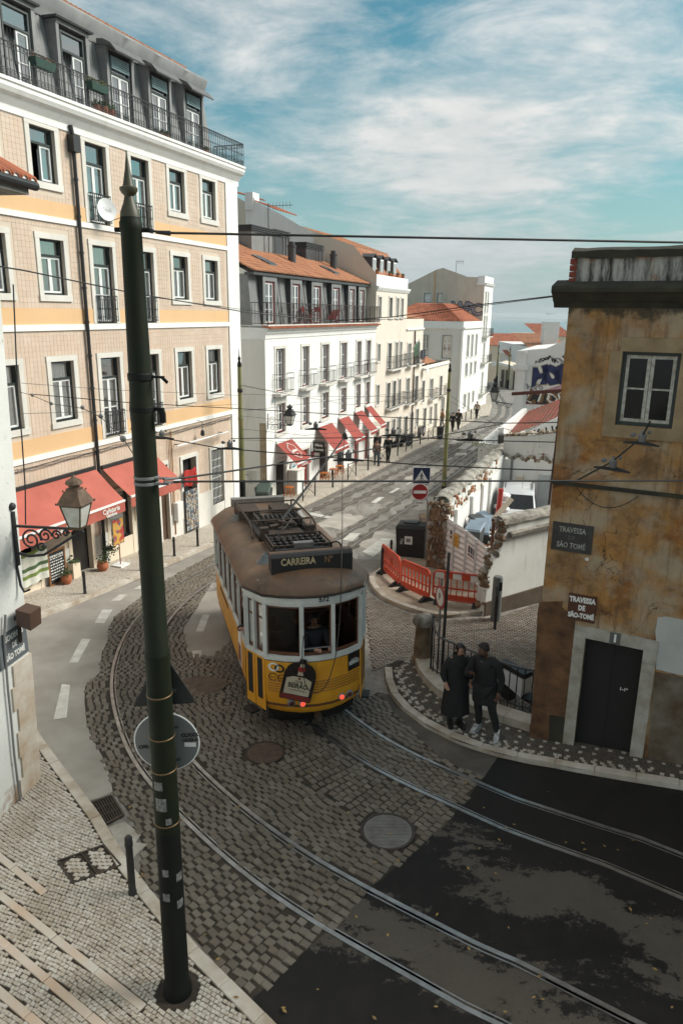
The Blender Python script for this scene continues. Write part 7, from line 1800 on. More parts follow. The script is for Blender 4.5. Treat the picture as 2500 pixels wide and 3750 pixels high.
# street name plates
u0,z1=OP(*VZ(375,335));u1,z0=OP(*VZ(672,602))
sg=thing('street_sign','worn black street sign lettered TRAVESSA DE SAO TOME','sign',OC+OU*u0+OV*0.0+Vector((0,0,z0)),-OH)
zt0=OP(*VZ(375,335))[1];zb0=OP(*VZ(355,550))[1];L_=OP(*VZ(690,380))[0]-u0
MB().box(0.0,0.03,0,L_,0,zt0-zb0).build('plate',mat('black_enamel',(0.025,0.023,0.021),0.6,col2=(0.05,0.047,0.042),scale=8),sg)
Hs=zt0-zb0;MLET=mat('worn_lettering',(0.50,0.48,0.42),0.8,col2=(0.2,0.19,0.17),scale=12)
lettering('TRAVESSA',Hs*0.27,MLET,sg,(0.032,L_/2,Hs*0.77),(0,1,0),(0,0,1),bold=0.002,squash=0.72);lettering('DE',Hs*0.2,mat('faded_lettering',(0.14,0.13,0.115),0.8),sg,(0.032,L_/2,Hs*0.5),(0,1,0),(0,0,1));lettering('SÃO TOMÉ',Hs*0.27,MLET,sg,(0.032,L_/2,Hs*0.22),(0,1,0),(0,0,1),bold=0.002,squash=0.72)
u0,zt0=OP(*VZ(500,895));ub,zb0=OP(*VZ(475,1095));L_=OP(*VZ(715,945))[0]-u0;Hs=zt0-zb0
sg=thing('street_sign','brown hand-painted board lettered TRAVESSA DE SAO-TOME above the door','sign',OC+OU*u0+Vector((0,0,zb0)),-OH)
MB().box(0.0,0.03,0,L_,0,Hs).build('board',mat('brown_board',(0.10,0.038,0.02),0.8,var=0.3),sg)
for i,(tx,s)in enumerate((('TRAVESSA',0.27),('DE',0.26),('SÃO-TOMÉ',0.25))):lettering(tx,Hs*s,M_PRINTW,sg,(0.033,L_/2,Hs*(0.8-0.3*i)),(0,1,0.03),(0,-0.03,1),bold=0.007,squash=0.72)
u,z=OP(*VZ(635,637));MB().lathe([(0.035,0),(0.03,0.01)],10,(0.0,u,z),'x').build('plaster_dab',M_PRINTW,oc)
cb_=MB();pa,pb=OP(*UZ(620,2190)),OP(*UZ(1150,2260));cb_.tube([(0.12,pa[0]+(pb[0]-pa[0])*f,pa[1]+(pb[1]-pa[1])*f-0.5*4*f*(1-f)*0.55)for f in np.linspace(0,1,17)],0.008,6);cb_.build('loose_cable',M_BLACK,oc)
MB().box(-9,-0.01,4.6,14,-1,11.6).build('unseen_shade_block',M_OCH,oc)  # unseen block added out of frame to throw shade over the near road
# ------------------------------------------------------------------ pale house at the left edge
LH=R(10.5);LC=Vector((-5.03,10.52,0));lu=Vector((math.sin(LH),math.cos(LH),0));lv=Vector((math.cos(LH),-math.sin(LH),0))
lh=thing('pale_corner_house','pale plastered house corner at the left edge with stone base','house',LC,-LH)
lean=lambda z:0.034*z
b=NB('pale_limewash');c=b.mix(b.ramp(b.noise(0.9,7),[(0.3,0.0),(0.7,1.0)]),(0.70,0.70,0.67),(0.58,0.575,0.54))
z=b.n('ShaderNodeSeparateXYZ');b.l(b.P(),z.inputs[0]);c=b.mix(b.ramp(b.math('ADD',b.math('MULTIPLY',z.outputs['Z'],-0.55),b.math('MULTIPLY',b.noise(2.2,7,0.7),1.3)),[(0.38,0.0),(0.55,0.85)]),c,(0.30,0.185,0.10));c=b.mix(b.ramp(b.noise(7,6,0.7),[(0.62,0.0),(0.7,0.8)]),c,(0.22,0.19,0.15));b.bump(b.noise(30,4),0.4,0.012);M_LIMEW=b.out(c,0.9)
mb=MB();mb.add([(lean(-.2),0,-0.2),(lean(9.3),0,9.3),(lean(9.3),-14,9.3),(lean(-.2),-14,-0.2),(-8,0.4,-0.2),(-8,0.4,9.3),(-8,-14,9.3)],[(0,3,2,1),(0,1,5,4),(1,2,6,5)]);mb.build('wall',M_LIMEW,lh)
# dressed stone quoins, each its own block
M_QUO=mat('stained_quoin',(0.62,0.58,0.51),0.85,col2=(0.40,0.27,0.16),scale=1.6,bump=0.5)
z=0.0
for i,h in enumerate((0.42,0.38,0.45,0.4,0.4,0.36)):
 w=(0.5,0.42,0.46,0.4,0.5,0.44)[i]
 MB().hexa([(lean(z)-0.02,-w,z+.004),(lean(z)+0.03,-w,z+.004),(lean(z)+0.03,0.03,z+.004),(lean(z)-0.02,0.03,z+.004),(lean(z+h)-0.02,-w,z+h-.004),(lean(z+h)+0.03,-w,z+h-.004),(lean(z+h)+0.03,0.03,z+h-.004),(lean(z+h)-0.02,0.03,z+h-.004)]).build('quoin',M_QUO,lh);z+=h
def LP(px,py,out_=0.0):
 r=ray(px,py);p=CAMP+r*((LC+lv*(0.1+out_)-CAMP).dot(lv)/r.dot(lv));return((p-LC).dot(lu),p.z)
# cables and conduit
cd=MB();pts=[LP(*Zm(0,2250,.574)(*p))for p in((12,0),(10,170),(25,300),(45,480),(75,700),(100,900),(150,1210))]
cd.tube([(lean(z)+0.05,u,z)for u,z in pts],0.018,6);cd.build('conduit',M_ZINC,lh)
cd=MB();pts=[LP(*Zm(0,800,.574)(*p))for p in((0,420),(25,760),(50,1100),(88,1400))]+[LP(*Zm(0,1500,.574)(*p))for p in((120,500),(130,730))]
cd.tube([(lean(z)+0.04,u,z)for u,z in pts],0.01,6);cd.build('wall_cable',M_BLACK,lh)
# plaque
P4=[LP(*Zm(0,2250,.574)(*p))for p in((40,110),(155,40),(178,225),(40,345))]
u0,u1=min(P4[0][0],P4[3][0]),max(P4[1][0],P4[2][0]);zb,zt=(P4[3][1]+P4[2][1])/2,(P4[0][1]+P4[1][1])/2
pq=thing('street_plaque','grey street plaque lettered ESCADINHAS DE SAO TOME on the pale wall','sign',LC+lu*u0+lv*(lean(zb)+0.0)+Vector((0,0,zb)),-LH);L_=u1-u0;Hs=zt-zb
MB().box(0.0,0.035,-0.12,L_,0,Hs).build('plate',mat('slate_grey_plaque',(0.13,0.145,0.155),0.6),pq)
for tx,f in(('ESCADINHAS',0.8),('DE',0.52),('SÃO TOMÉ',0.22)):lettering(tx,Hs*0.24,M_PRINTW,pq,(0.04,L_/2-0.05,Hs*f),(0,1,0),(0,0,1),bold=0.004,squash=0.62 if len(tx)>9 else 0.75)
# floodlight box
u,z=LP(*Zm(0,1500,.574)(90,1290));fl=thing('floodlight','brown square floodlight fixed to the pale wall above the plaque','lamp',LC+lu*u+lv*(lean(z))+Vector((0,0,z)),-LH)
MB().hexa([(0.12,-0.14,-0.15),(0.34,-0.14,-0.22),(0.34,0.14,-0.22),(0.12,0.14,-0.15),(0.12,-0.14,0.1),(0.36,-0.14,0.06),(0.36,0.14,0.06),(0.12,0.14,0.1)]).build('housing',mat('brown_housing',(0.085,0.045,0.03),0.6),fl);MB().bar((0,0,-0.1),(0.14,0,-0.1),0.06).bar((0.05,0,-.1),(0.05,0,-0.5),0.04).build('bracket',M_IRON,fl)
# eave with barrel tiles and gutter
ez=9.28;ev=MB();ev.prism([(0.3,0.3,ez-0.05),(0.62,0.3,ez-0.02),(0.62,0.3,ez+0.05),(0.3,0.3,ez+0.1)],(0,-8,0));
A0=Zm(0,0,.574)
gut=atY(*A0(230,1190),10.7);gx,gzv=(gut-LC).dot(lv),gut.z
MB().tube([(gx,(gut-LC).dot(lu),gzv),(gx-0.02,-8,gzv)],0.06,10).build('gutter',M_BLACK,lh)
MB().box(lean(9.3)-.1,gx-0.05,-8,(gut-LC).dot(lu)-0.1,gzv-0.12,gzv-0.04).build('soffit',mat('old_timber',(0.28,0.26,0.23),0.9,var=0.4),lh)
for i in range(14):
 y=(gut-LC).dot(lu)-0.06-i*0.19;t1=MB();V_=[]
 for k,x in enumerate((gx+0.02,gx-0.5)):
  for a in np.linspace(0,math.pi,7):V_.append((x,y+0.085*math.cos(a)*(1 if k==0 else 0.85),gzv+0.05+0.28*k+0.075*math.sin(a)))
  for a in np.linspace(math.pi,0,7):V_.append((x,y+0.065*math.cos(a)*(1 if k==0 else 0.85),gzv+0.045+0.28*k+0.055*math.sin(a)))
 t1.add(V_,[(i_,(i_+1)%14,14+(i_+1)%14,14+i_)for i_ in range(14)]+[tuple(range(14))[::-1]]);t1.build('roof_tile',M_TILED,lh)
 MB().box(gx-0.02,gx+0.0,y-0.06,y+0.06,gzv+0.03,gzv+0.1).build('mortar',M_WHITE,lh)if i%1==0 else None
MB().poly([(gx-0.5,(gut-LC).dot(lu),gzv+0.3),(gx-0.5,-8,gzv+0.3),(-4,-8,gzv+2.2),(-4,(gut-LC).dot(lu),gzv+2.2)]).build('roof',M_TILED,lh)
# wall lamp on wrought bracket
C0=Zm(0,1500,.574);u,zw=LP(*C0(62,740));bp_=LC+lu*u+lv*(lean(zw)+0.02)+Vector((0,0,zw))
wlp=thing('wall_lantern','old copper street lantern on a black scrolled bracket at the left edge','street lamp',bp_,-LH)
tipd=0
brk_=MB();Lb=1.12
brk_.bar((0,0,0.22),(0,0,-0.62),0.05);brk_.ball((0,0,0.3),0.06,n=8,m=6);brk_.bar((0,0,0),(Lb,0,0.02),0.035)
brk_.tube([(0.0,0,-0.42),(0.2,0,-0.46),(0.45,0,-0.42),(0.7,0,-0.26),(0.95,0,-0.1),(Lb,0,0)],0.022,6)
for c,r,t_ in(((0.26,0,-0.2),0.17,1.9),((0.5,0,-0.12),0.11,1.5),((0.68,0,-0.1),0.08,1.4),((0.84,0,-0.06),0.055,1.3),((0.42,0,-0.31),0.08,1.3)):scroll(brk_,c,r,t_,(1,0,0),(0,0,1),0.016)
brk_.tube([(-0.03,0,-0.62),(0.0,0.0,-0.95),(0.05,0,-1.05),(0.15,0,-1.0)],0.02,6)
brk_.build('bracket',M_RAILING,wlp);lantern(wlp,(1.04,0,0.06),0.62,mat('tarnished_brass',(0.10,0.07,0.045),0.55,0.5),mat('weathered_copper',(0.16,0.105,0.07),0.6,0.4,var=0.4,scale=8))
# ------------------------------------------------------------------ green traction poles
def m_green():
 b=NB('old_green_paint');c=b.mix(b.ramp(b.noise(2.2,7,0.65,b.map(scale=(1,1,0.4))),[(0.35,0.0),(0.7,1.0)]),(0.006,0.010,0.005),(0.013,0.017,0.008))
 c=b.mix(b.ramp(b.noise(9,6,0.7),[(0.64,0.0),(0.72,0.7)]),c,(0.06,0.035,0.015));return b.out(c,0.6,spec=0.2)
M_GREEN=m_green();M_GBLK=mat('black_green_paint',(0.008,0.009,0.008),0.65,var=0.3,spec=0.2)
P0=Vector((POLE0.x,POLE0.y,0.09));pz=lambda y:atY(381*2500/1568,y*2500/1568,POLE0.y).z-0.09
mp_=thing('traction_pole','tall dark green traction pole with spiked finial in the foreground','pole',P0)
zj1,zj2,zt=pz(1505),pz(1000),pz(500)
MB().lathe([(0.17,-0.1),(0.165,0.02),(0.16,0.10),(0.148,0.16),(0.138,0.2),(0.130,pz(1900))],28).build('lower_shaft',M_GBLK,mp_,smooth=True)
MB().lathe([(0.1305,pz(1901)),(0.124,zj1),(0.1285,zj1+0.005),(0.127,zj1+0.05),(0.116,zj1+0.07),(0.107,pz(970)),(0.110,pz(965)),(0.110,pz(925)),(0.107,pz(920)),(0.103,pz(905)),(0.094,pz(700)),(0.089,pz(535)),(0.096,pz(530)),(0.096,pz(512)),(0.088,pz(508)),(0.085,zt)],28).build('shaft',M_GREEN,mp_,smooth=True)
MB().lathe([(0.085,pz(500)),(0.08,pz(488)),(0.055,pz(470)),(0.038,pz(452)),(0.062,pz(445)),(0.075,pz(438)),(0.075,pz(432)),(0.05,pz(429)),(0.044,pz(424)),(0.022,pz(390)),(0.003,pz(348))],20).build('finial',mat('bronze_green',(0.055,0.05,0.025),0.5),mp_,smooth=True)
for y,r in((1595,0.128),(1690,0.1295),(1765,0.1302),(1885,0.132)):MB().lathe([(r,pz(y)),(r+0.004,pz(y)+0.004),(r+0.004,pz(y)+0.014),(r,pz(y)+0.018)],28).build('clamp_band',mat('brass_strap',(0.16,0.10,0.045),0.45,0.5),mp_)
for y in(1099,1112):MB().lathe([(0.112,pz(y)),(0.116,pz(y)+0.003),(0.116,pz(y)+0.025),(0.112,pz(y)+0.028)],28).build('steel_clamp',M_ZINC,mp_);MB().tube([(0.1,-0.06,pz(y)+.014),(0.22,-0.05,pz(y)+.014)],0.012,6).build('eye_bolt',M_ZINC,mp_)
MB().lathe([(0.106,pz(875)),(0.112,pz(872)),(0.112,pz(860)),(0.106,pz(857))],24).bar((0.1,0,pz(866)),(0.22,-0.02,pz(866)),0.03,0.02).bar((0.2,-.02,pz(866)),(0.25,-.02,pz(866)-0.05),0.025).build('hook_bracket',M_GBLK,mp_)
MB().lathe([(0.107,pz(948)),(0.113,pz(946)),(0.113,pz(935)),(0.107,pz(933))],24).bar((0.1,0,pz(940)),(0.2,-.02,pz(940)),0.03).tube([(0.18,-.02,pz(940)),(0.19,-.02,pz(950)),(0.19,-.02,pz(970))],0.03,8).build('insulator_hook',M_GBLK,mp_)
MB().tube([(-0.14,0,pz(529)),(0.16,0,pz(529))],0.02,8).build('wire_bolt',M_GBLK,mp_)
for a,y,s,m_ in((-1.9,1790,0.05,'round'),(-1.75,1832,0.06,'sq'),(-1.7,1985,0.035,'sq'),(-1.75,2040,0.04,'sq'),(-0.6,2000,0.04,'sq'),(-0.65,2060,0.04,'sq'),(-1.2,1870,0.03,'sq')):
 r=0.142 if y>1890 else 0.1335;k_=MB();hgt=s*(1.3 if m_=='sq' else 1)
 V_=[(r*math.cos(a+t_*s/r),r*math.sin(a+t_*s/r),pz(y)+w*hgt)for w in(-1,1)for t_ in(-1,-.5,0,.5,1)]
 k_.add(V_,[(i,i+1,i+6,i+5)for i in range(4)]);k_.build('sticker',mat('grey_sticker',(0.24,0.24,0.23),0.6,col2=(0.05,0.05,0.05),scale=28),mp_)
# signs on the pole, seen from behind
zc=pz(1725);M_SIGNB=mat('sign_back_grey',(0.17,0.175,0.17),0.6,0.1,var=0.15)
dk=thing('round_road_sign','back of a round grey road sign lettered CML clamped behind the green pole','road sign',P0+Vector((0.0,0.17,zc)))
MB().lathe([(0.335,-0.006),(0.345,0.0),(0.335,0.01)],40,(0,0,0),'y').build('disc',M_SIGNB,dk);MB().lathe([(0.349,-0.004),(0.352,0.0),(0.349,0.006),(0.34,0.012)],40,(0,0,0),'y').build('rim',M_WFRAME,dk)
lettering('CML',0.055,M_BLACK,dk,(-0.25,-0.012,-0.06),(1,0,0.12),(-0.12,0,1),bold=0.002);lettering('CLXXX',0.055,M_BLACK,dk,(0.25,-0.012,0.09),(1,0,0.1),(-0.1,0,1),bold=0.003);lettering('16123-A',0.05,M_BLACK,dk,(0.25,-0.012,0.03),(1,0,0.1),(-0.1,0,1),bold=0.003)
for z_ in(0.2,-0.2):MB().box(-0.14,0.14,-0.03,-0.008,z_-0.012,z_+0.012).build('rail',M_ZINCD,dk)
MB().box(0.19,0.31,-0.012,-0.008,-0.05,0.0).build('label',M_PRINTW,dk)
tg=thing('triangular_road_sign','back of a dark triangular road sign above the round one','road sign',P0+Vector((0.0,0.16,pz(1600))))
tri=[(-0.34,-0.22),(0.34,-0.16),(0.02,0.4)]
P_=[]
for i in range(3):
 a,b_,c=Vector(tri[i-1]),Vector(tri[i]),Vector(tri[(i+1)%3]);P_+=[b_+(a-b_).normalized()*0.06,b_+((a-b_).normalized()+(c-b_).normalized())*0.018,b_+(c-b_).normalized()*0.06]
MB().prism([(p.x,0,p.y)for p in P_],(0,0.012,0)).build('plate',mat('dark_sign_back',(0.035,0.037,0.036),0.5,0.3),tg);MB().box(-0.13,0.13,-0.02,0.0,-0.03,0.0).build('rail',M_ZINCD,tg)
def small_pole(px_top,py_top,base,label,rb_=0.11,LS=0.26):
 zt=atY(px_top,py_top,base.y).z;zg=base.z;Hh=zt-zg
 t_=thing('traction_pole',label,'pole',base,0,'far green traction poles')
 MB().lathe([(rb_*1.1,-0.1),(rb_,0.1),(rb_*0.95,Hh*LS)],16).build('lower_shaft',M_GBLK,t_,smooth=True)
 MB().lathe([(rb_*0.96,Hh*LS),(rb_*0.8,Hh*0.6),(rb_*0.86,Hh*0.605),(rb_*0.86,Hh*0.615),(rb_*0.75,Hh*0.62),(rb_*0.6,Hh*0.9)],16).build('shaft',mat('mossy_green_pole',(0.15,0.17,0.07),0.6,col2=(0.25,0.22,0.09),scale=2),t_,smooth=True)
 MB().lathe([(rb_*0.66,Hh*0.9),(rb_*0.66,Hh*0.915),(rb_*0.3,Hh*0.935),(rb_*0.5,Hh*0.945),(rb_*0.15,Hh*0.96),(0.005,Hh)],12).build('finial',M_GREEN,t_,smooth=True)
 MB().lathe([(rb_*0.8,Hh*0.76),(rb_*0.85,Hh*0.77),(rb_*0.8,Hh*0.78)],12).build('clamp_band',M_BLACK,t_)
 return t_
small_pole(548*1.5944,800*1.5944,Vector((-4.14,29.4,G(-4.14,29.4)+.12)),'green traction pole at the corner of the tiled house',0.13)
b3=gp(*RZ(612,455));small_pole(1035*1.5944,822*1.5944,b3,'green traction pole rising from the street behind the crossing sign',0.13,0.05)
for i,(x,yb,yt)in enumerate(((930,1165,795),(1022,1200,815))):
 b_=atY(*fz(x,yb),132);small_pole(*fz(x+12,yt),b_,['left of two distant poles at the far bend','right of two distant poles at the far bend'][i],0.2)
# ------------------------------------------------------------------ yellow tram
TZ=G(TRAM0.x,TRAM0.y);TPIT=-0.046
tram=thing('tram','yellow and white vintage tram numbered 572 with rusty roof','tram',(TRAM0.x,TRAM0.y,TZ),tram_h)
tram.rotation_euler=(TPIT,0,tram_h)
TMI=(Matrix.Translation((TRAM0.x,TRAM0.y,TZ))@Matrix.Rotation(tram_h,4,'Z')@Matrix.Rotation(TPIT,4,'X')).inverted()
def TL(dx,dy,yl):
 """pixel (in 1568-wide coordinates) -> local x, z on the tram cross-plane y = yl"""
 x,y=dx*2500/1568,dy*2500/1568;o=TMI@CAMP;r=TMI.to_3x3()@ray(x,y);k=(yl-o.y)/r.y;p=o+r*k;return p.x,p.z
M_TYEL=mat('tram_yellow',(0.68,0.33,0.018),0.42,col2=(0.60,0.27,0.015),scale=1.6)
b=NB('tram_yellow_weathered');c=b.mix(b.ramp(b.noise(1.8,7),[(0.35,0.0),(0.7,1.0)]),(0.76,0.345,0.02),(0.64,0.26,0.016));c=b.mix(b.ramp(b.noise(3.5,7,0.7,b.map(scale=(3,3,0.5))),[(0.56,0.0),(0.76,0.5)]),c,(0.20,0.09,0.02));b.bump(b.noise(5,3),0.08,0.02);M_TYEL=b.out(c,0.4)
M_TWHT=mat('tram_white',(0.66,0.66,0.63),0.45,col2=(0.52,0.51,0.47),scale=2.5)
b=NB('sooty_roof_paint');c=b.mix(b.ramp(b.noise(1.5,8,0.65),[(0.3,0.0),(0.7,1.0)]),(0.17,0.09,0.044),(0.05,0.031,0.02));c=b.mix(b.ramp(b.noise(4,7,0.7),[(0.55,0.0),(0.75,0.6)]),c,(0.21,0.15,0.095));b.bump(b.noise(6,4),0.12,0.02);M_TROOF=b.out(c,0.5)
M_TBLK=mat('tram_black',(0.014,0.013,0.012),0.6,var=0.3)
M_TWOOD=mat('window_mahogany',(0.13,0.045,0.018),0.5,var=0.3,scale=6)
M_TGREY=mat('dusty_grey_metal',(0.22,0.21,0.195),0.6,0.3,var=0.3,scale=5)
M_TRUST=mat('sooty_ironwork',(0.045,0.036,0.03),0.7,0.3,col2=(0.075,0.05,0.035),scale=8)
b=NB('tram_glass');tr=b.n('ShaderNodeBsdfTransparent');tr.inputs[0].default_value=(0.5,0.5,0.48,1);gl_=b.n('ShaderNodeBsdfGlossy');gl_.inputs['Roughness'].default_value=0.03
fr=b.n('ShaderNodeFresnel');fr.inputs[0].default_value=1.35;mx_2=b.n('ShaderNodeMixShader');b.l(fr.outputs[0],mx_2.inputs[0]);b.l(tr.outputs[0],mx_2.inputs[1]);b.l(gl_.outputs[0],mx_2.inputs[2]);b.l(mx_2.outputs[0],b.t.nodes['Material Output'].inputs[0]);M_TGLASS=b.m
half=[(0,-0.35),(0.3,-0.315),(0.62,-0.195),(0.925,0.0),(1.2,0.62)]
LT=6.6
ol=half+[(x,LT-y)for x,y in half[::-1]]
ol=ol+[(-x,y)for x,y in ol[::-1]if abs(x)>0.01]# closed outline, starting at the nose
def dense(P,n=3):
 o=[]
 for i in range(len(P)):
  a,b_=P[i],P[(i+1)%len(P)]
  m_=n if math.hypot(b_[0]-a[0],b_[1]-a[1])<1.2 else 12
  o+=[(a[0]+(b_[0]-a[0])*k/m_,a[1]+(b_[1]-a[1])*k/m_)for k in range(m_)]
 return o
old=dense(ol)
def ringmesh(levels,P=old,close_top=False,close_bot=False):
 """levels: (z, inset) rings of the outline"""
 mb=MB();n=len(P)
 for z,ins in levels:
  for x,y in P:
   r=math.hypot(x,0.0);kx=1-ins/1.2;yc=3.3;dy=abs(y-yc);ky=(dy-ins)/dy if dy>2.6 else 1-ins/4*0
   mb.V.append((x*kx,yc+(y-yc)*ky,z))
 for l in range(len(levels)-1):
  for i in range(n):j=(i+1)%n;mb.F.append((l*n+i,l*n+j,(l+1)*n+j,(l+1)*n+i))
 if close_top:mb.F.append(tuple(range((len(levels)-1)*n,len(levels)*n)))
 if close_bot:mb.F.append(tuple(range(n))[::-1])
 return mb
def on_outline(x_from,x_to=None):pass
# lower body
ringmesh([(0.5,0.13),(0.56,0.07),(0.75,0.02),(0.9,0.0),(1.62,0.0)]).build('body_panel',M_TYEL,tram,smooth=True)
M_TMOULD=mat('moulding_amber',(0.40,0.17,0.014),0.5,var=0.2)
for i in range(5):
 z=0.98+i*0.052
 MB().tube([(x,float(np.interp(abs(x),[0,0.3,0.62,0.925],[-0.35,-0.315,-0.195,0]))-0.004,z)for x in np.linspace(-0.9,0.9,31)],0.014,6).build('moulding',M_TMOULD,tram)
ringmesh([(1.60,-0.012),(1.62,-0.02),(1.70,-0.02),(1.71,0.02)]).build('belt_rail',M_TWHT,tram)
ringmesh([(1.585,-0.004),(1.60,-0.014),(1.604,-0.004)]).build('belt_line',M_TBLK,tram)
ringmesh([(2.68,0.04),(2.68,0.0),(2.74,-0.012),(2.90,-0.012),(2.90,0.1)]).build('fascia',M_TWHT,tram)
ringmesh([(0.62,0.06),(0.62,0.08)],close_top=True).build('floor',M_TBLK,tram)
ringmesh([(2.75,0.05),(2.76,0.06)],close_top=True,close_bot=True).build('ceiling',mat('tram_ceiling',(0.09,0.07,0.05),0.8),tram)
ringmesh([(0.66,0.03),(1.66,0.03)]).build('inner_lining',M_TWOOD,tram)
# posts
posts=[(x,y)for x,y in half[1::2]]
front=[(-0.925,0.0),(-0.3,-0.315),(0.3,-0.315),(0.925,0.0)]
def post(x,y,w,m=M_TWHT,z0=1.68,z1=2.70,a=0.0,name='post'):
 c,s=math.cos(a),math.sin(a);h=w/2
 P=[(x+u*c-v*s,y+u*s+v*c)for u,v in((-h,-0.035),(h,-0.035),(h,0.035),(-h,0.035))]
 MB().hexa([(p[0],p[1],z0)for p in P]+[(p[0],p[1],z1)for p in P]).build(name,m,tram)
for x,y in front:post(x,y,0.075 if abs(x)>0.5 else 0.07,a=math.atan2(0,1)+(0.6 if x>.5 else-0.6 if x<-.5 else 0))
for x,y in front:post(x,LT-y,0.075)
sy=[0.62+5.36*i/6 for i in range(7)]
for s in(-1,1):
 for i,y in enumerate(sy):post(s*1.185,y,0.07 if 0<i<6 else 0.16,a=math.pi/2)
 post(s*1.065,0.31,0.05,a=s*1.15);post(s*1.065,LT-0.31,0.05,a=-s*1.15)
# glazing
def pane(a,b_,z0=1.70,z1=2.68,inner=True,sill=0.07,lower=0.0):
 a,b_=Vector((a[0],a[1],0)),Vector((b_[0],b_[1],0));d=(b_-a).normalized();n_=Vector((-d.y,d.x,0));cen=Vector((0,3.3,0))
 if n_.dot(cen-a)<0:n_=-n_
 off=n_*0.03
 w=MB()
 A,B=a+d*0.03+off,b_-d*0.03+off
 up=lambda p,z:Vector((p.x,p.y,z))
 w.bar(up(A,z0+sill/2),up(B,z0+sill/2),0.03,sill);w.bar(up(A,z1-0.02),up(B,z1-0.02),0.03,0.05);w.bar(up(A+d*.015,z0),up(A+d*.015,z1),0.03);w.bar(up(B-d*.015,z0),up(B-d*.015,z1),0.03)
 if inner:w.bar(up(A,z1-0.3),up(B,z1-0.3),0.025,0.03)
 fr=w.build('window_frame',M_TWOOD,tram)
 if lower<1:MB().add([up(A,z0+sill+lower),up(B,z0+sill+lower),up(B,z1-0.03),up(A,z1-0.03)],[(0,1,2,3)]).build('pane',M_TGLASS,fr)
pane(front[0],front[1],inner=False);pane(front[1],front[2],inner=False,lower=0.42);pane(front[2],front[3],inner=False)
pane((-0.925,LT),(-0.3,LT+.315));pane((-0.3,LT+.315),(0.3,LT+.315));pane((0.3,LT+.315),(0.925,LT))
for s in(-1,1):
 for i in range(6):pane((s*1.19,sy[i]),(s*1.19,sy[i+1]),lower=0.45 if(s<0 and i==0)else 0.0)
 pane((s*0.935,0.02),(s*1.06,0.3));pane((s*1.07,0.32),(s*1.19,0.6))
MB().bar((-0.28,-0.33,1.86),(0.28,-0.33,1.86),0.02).build('window_bar',M_ZINC,tram)
# folding doors in the tapered corners
for s in(-1,1):
 for(x0,y0),(x1,y1)in(((0.935,0.02),(1.06,0.30)),((1.07,0.325),(1.195,0.605))):
  a,b_=Vector((s*x0,y0,0)),Vector((s*x1,y1,0));d=(b_-a).normalized();n_=Vector((s*0.91,-0.41,0))
  lf=MB();lf.hexa([a+n_*.0+Vector((0,0,.55)),b_+n_*.0+Vector((0,0,.55)),b_+n_*.02+Vector((0,0,.55)),a+n_*.02+Vector((0,0,.55)),a+n_*.0+Vector((0,0,1.66)),b_+n_*.0+Vector((0,0,1.66)),b_+n_*.02+Vector((0,0,1.66)),a+n_*.02+Vector((0,0,1.66))])
  ob=lf.build('door_leaf',M_TYEL,tram)
  q=n_*0.023;e=d*0.07
  MB().add([a+e+q+Vector((0,0,0.75)),b_-e+q+Vector((0,0,0.75)),b_-e+q+Vector((0,0,1.58)),a+e+q+Vector((0,0,1.58))],[(0,1,2,3)]).build('door_slot',M_TBLK,ob)
 MB().bar((s*1.2,0.62,0.55),(s*1.2,0.62,2.68),0.04).build('door_jamb',M_TBLK,tram);MB().bar((s*1.1,0.28,0.4),(s*1.22,0.55,0.4),0.2,0.04).build('door_step',M_TBLK,tram)
# roof
rf=[(2.885,-0.06),(2.92,-0.075),(2.95,-0.06),(3.02,-0.01),(3.11,0.10),(3.19,0.26),(3.255,0.5),(3.295,0.8),(3.31,1.1)]
def roof_ring(levels):
 mb=MB();n=len(old)
 for z,ins in levels:
  for x,y in old:
   kx=1-ins/1.2;yc=3.3;dy=abs(y-yc);e=ins*1.25 if ins>0 else ins
   ky=max(0.0,(dy-e*(max(0.0,(dy-2.0)/1.65))**0.8))/dy if dy>1e-6 else 1
   mb.V.append((x*kx,yc+(y-yc)*ky,z))
 for l in range(len(levels)-1):
  for i in range(n):j=(i+1)%n;mb.F.append((l*n+i,l*n+j,(l+1)*n+j,(l+1)*n+i))
 mb.F.append(tuple(range((len(levels)-1)*n,len(levels)*n)));return mb
rfo=roof_ring(rf).build('roof',M_TROOF,tram,smooth=True)
def rz(x,y):
 """roof height"""
 k=min(1.0,abs(x)/1.2);return 2.96+0.35*math.sqrt(max(0.0,1-k**2.4))
ru=MB()
for P in([(-1.02,0.4,3.03),(-0.75,0.62,3.2),(-0.6,0.95,3.26)],[(1.02,0.4,3.03),(0.75,0.62,3.2),(0.6,0.95,3.26)]):ru.tube(P,0.016,6)
ru.tube([(x,y+0.0,3.025)for x,y in((-0.92,0.1),(-0.6,-0.1),(-0.3,-0.2),(0,-0.23),(0.3,-0.2),(0.6,-0.1),(0.92,0.1))],0.014,6);ru.build('roof_seam',M_TROOF,rfo)
ringmesh([(2.87,-0.075),(2.885,-0.085),(2.90,-0.075)]).build('gutter',M_TBLK,tram)
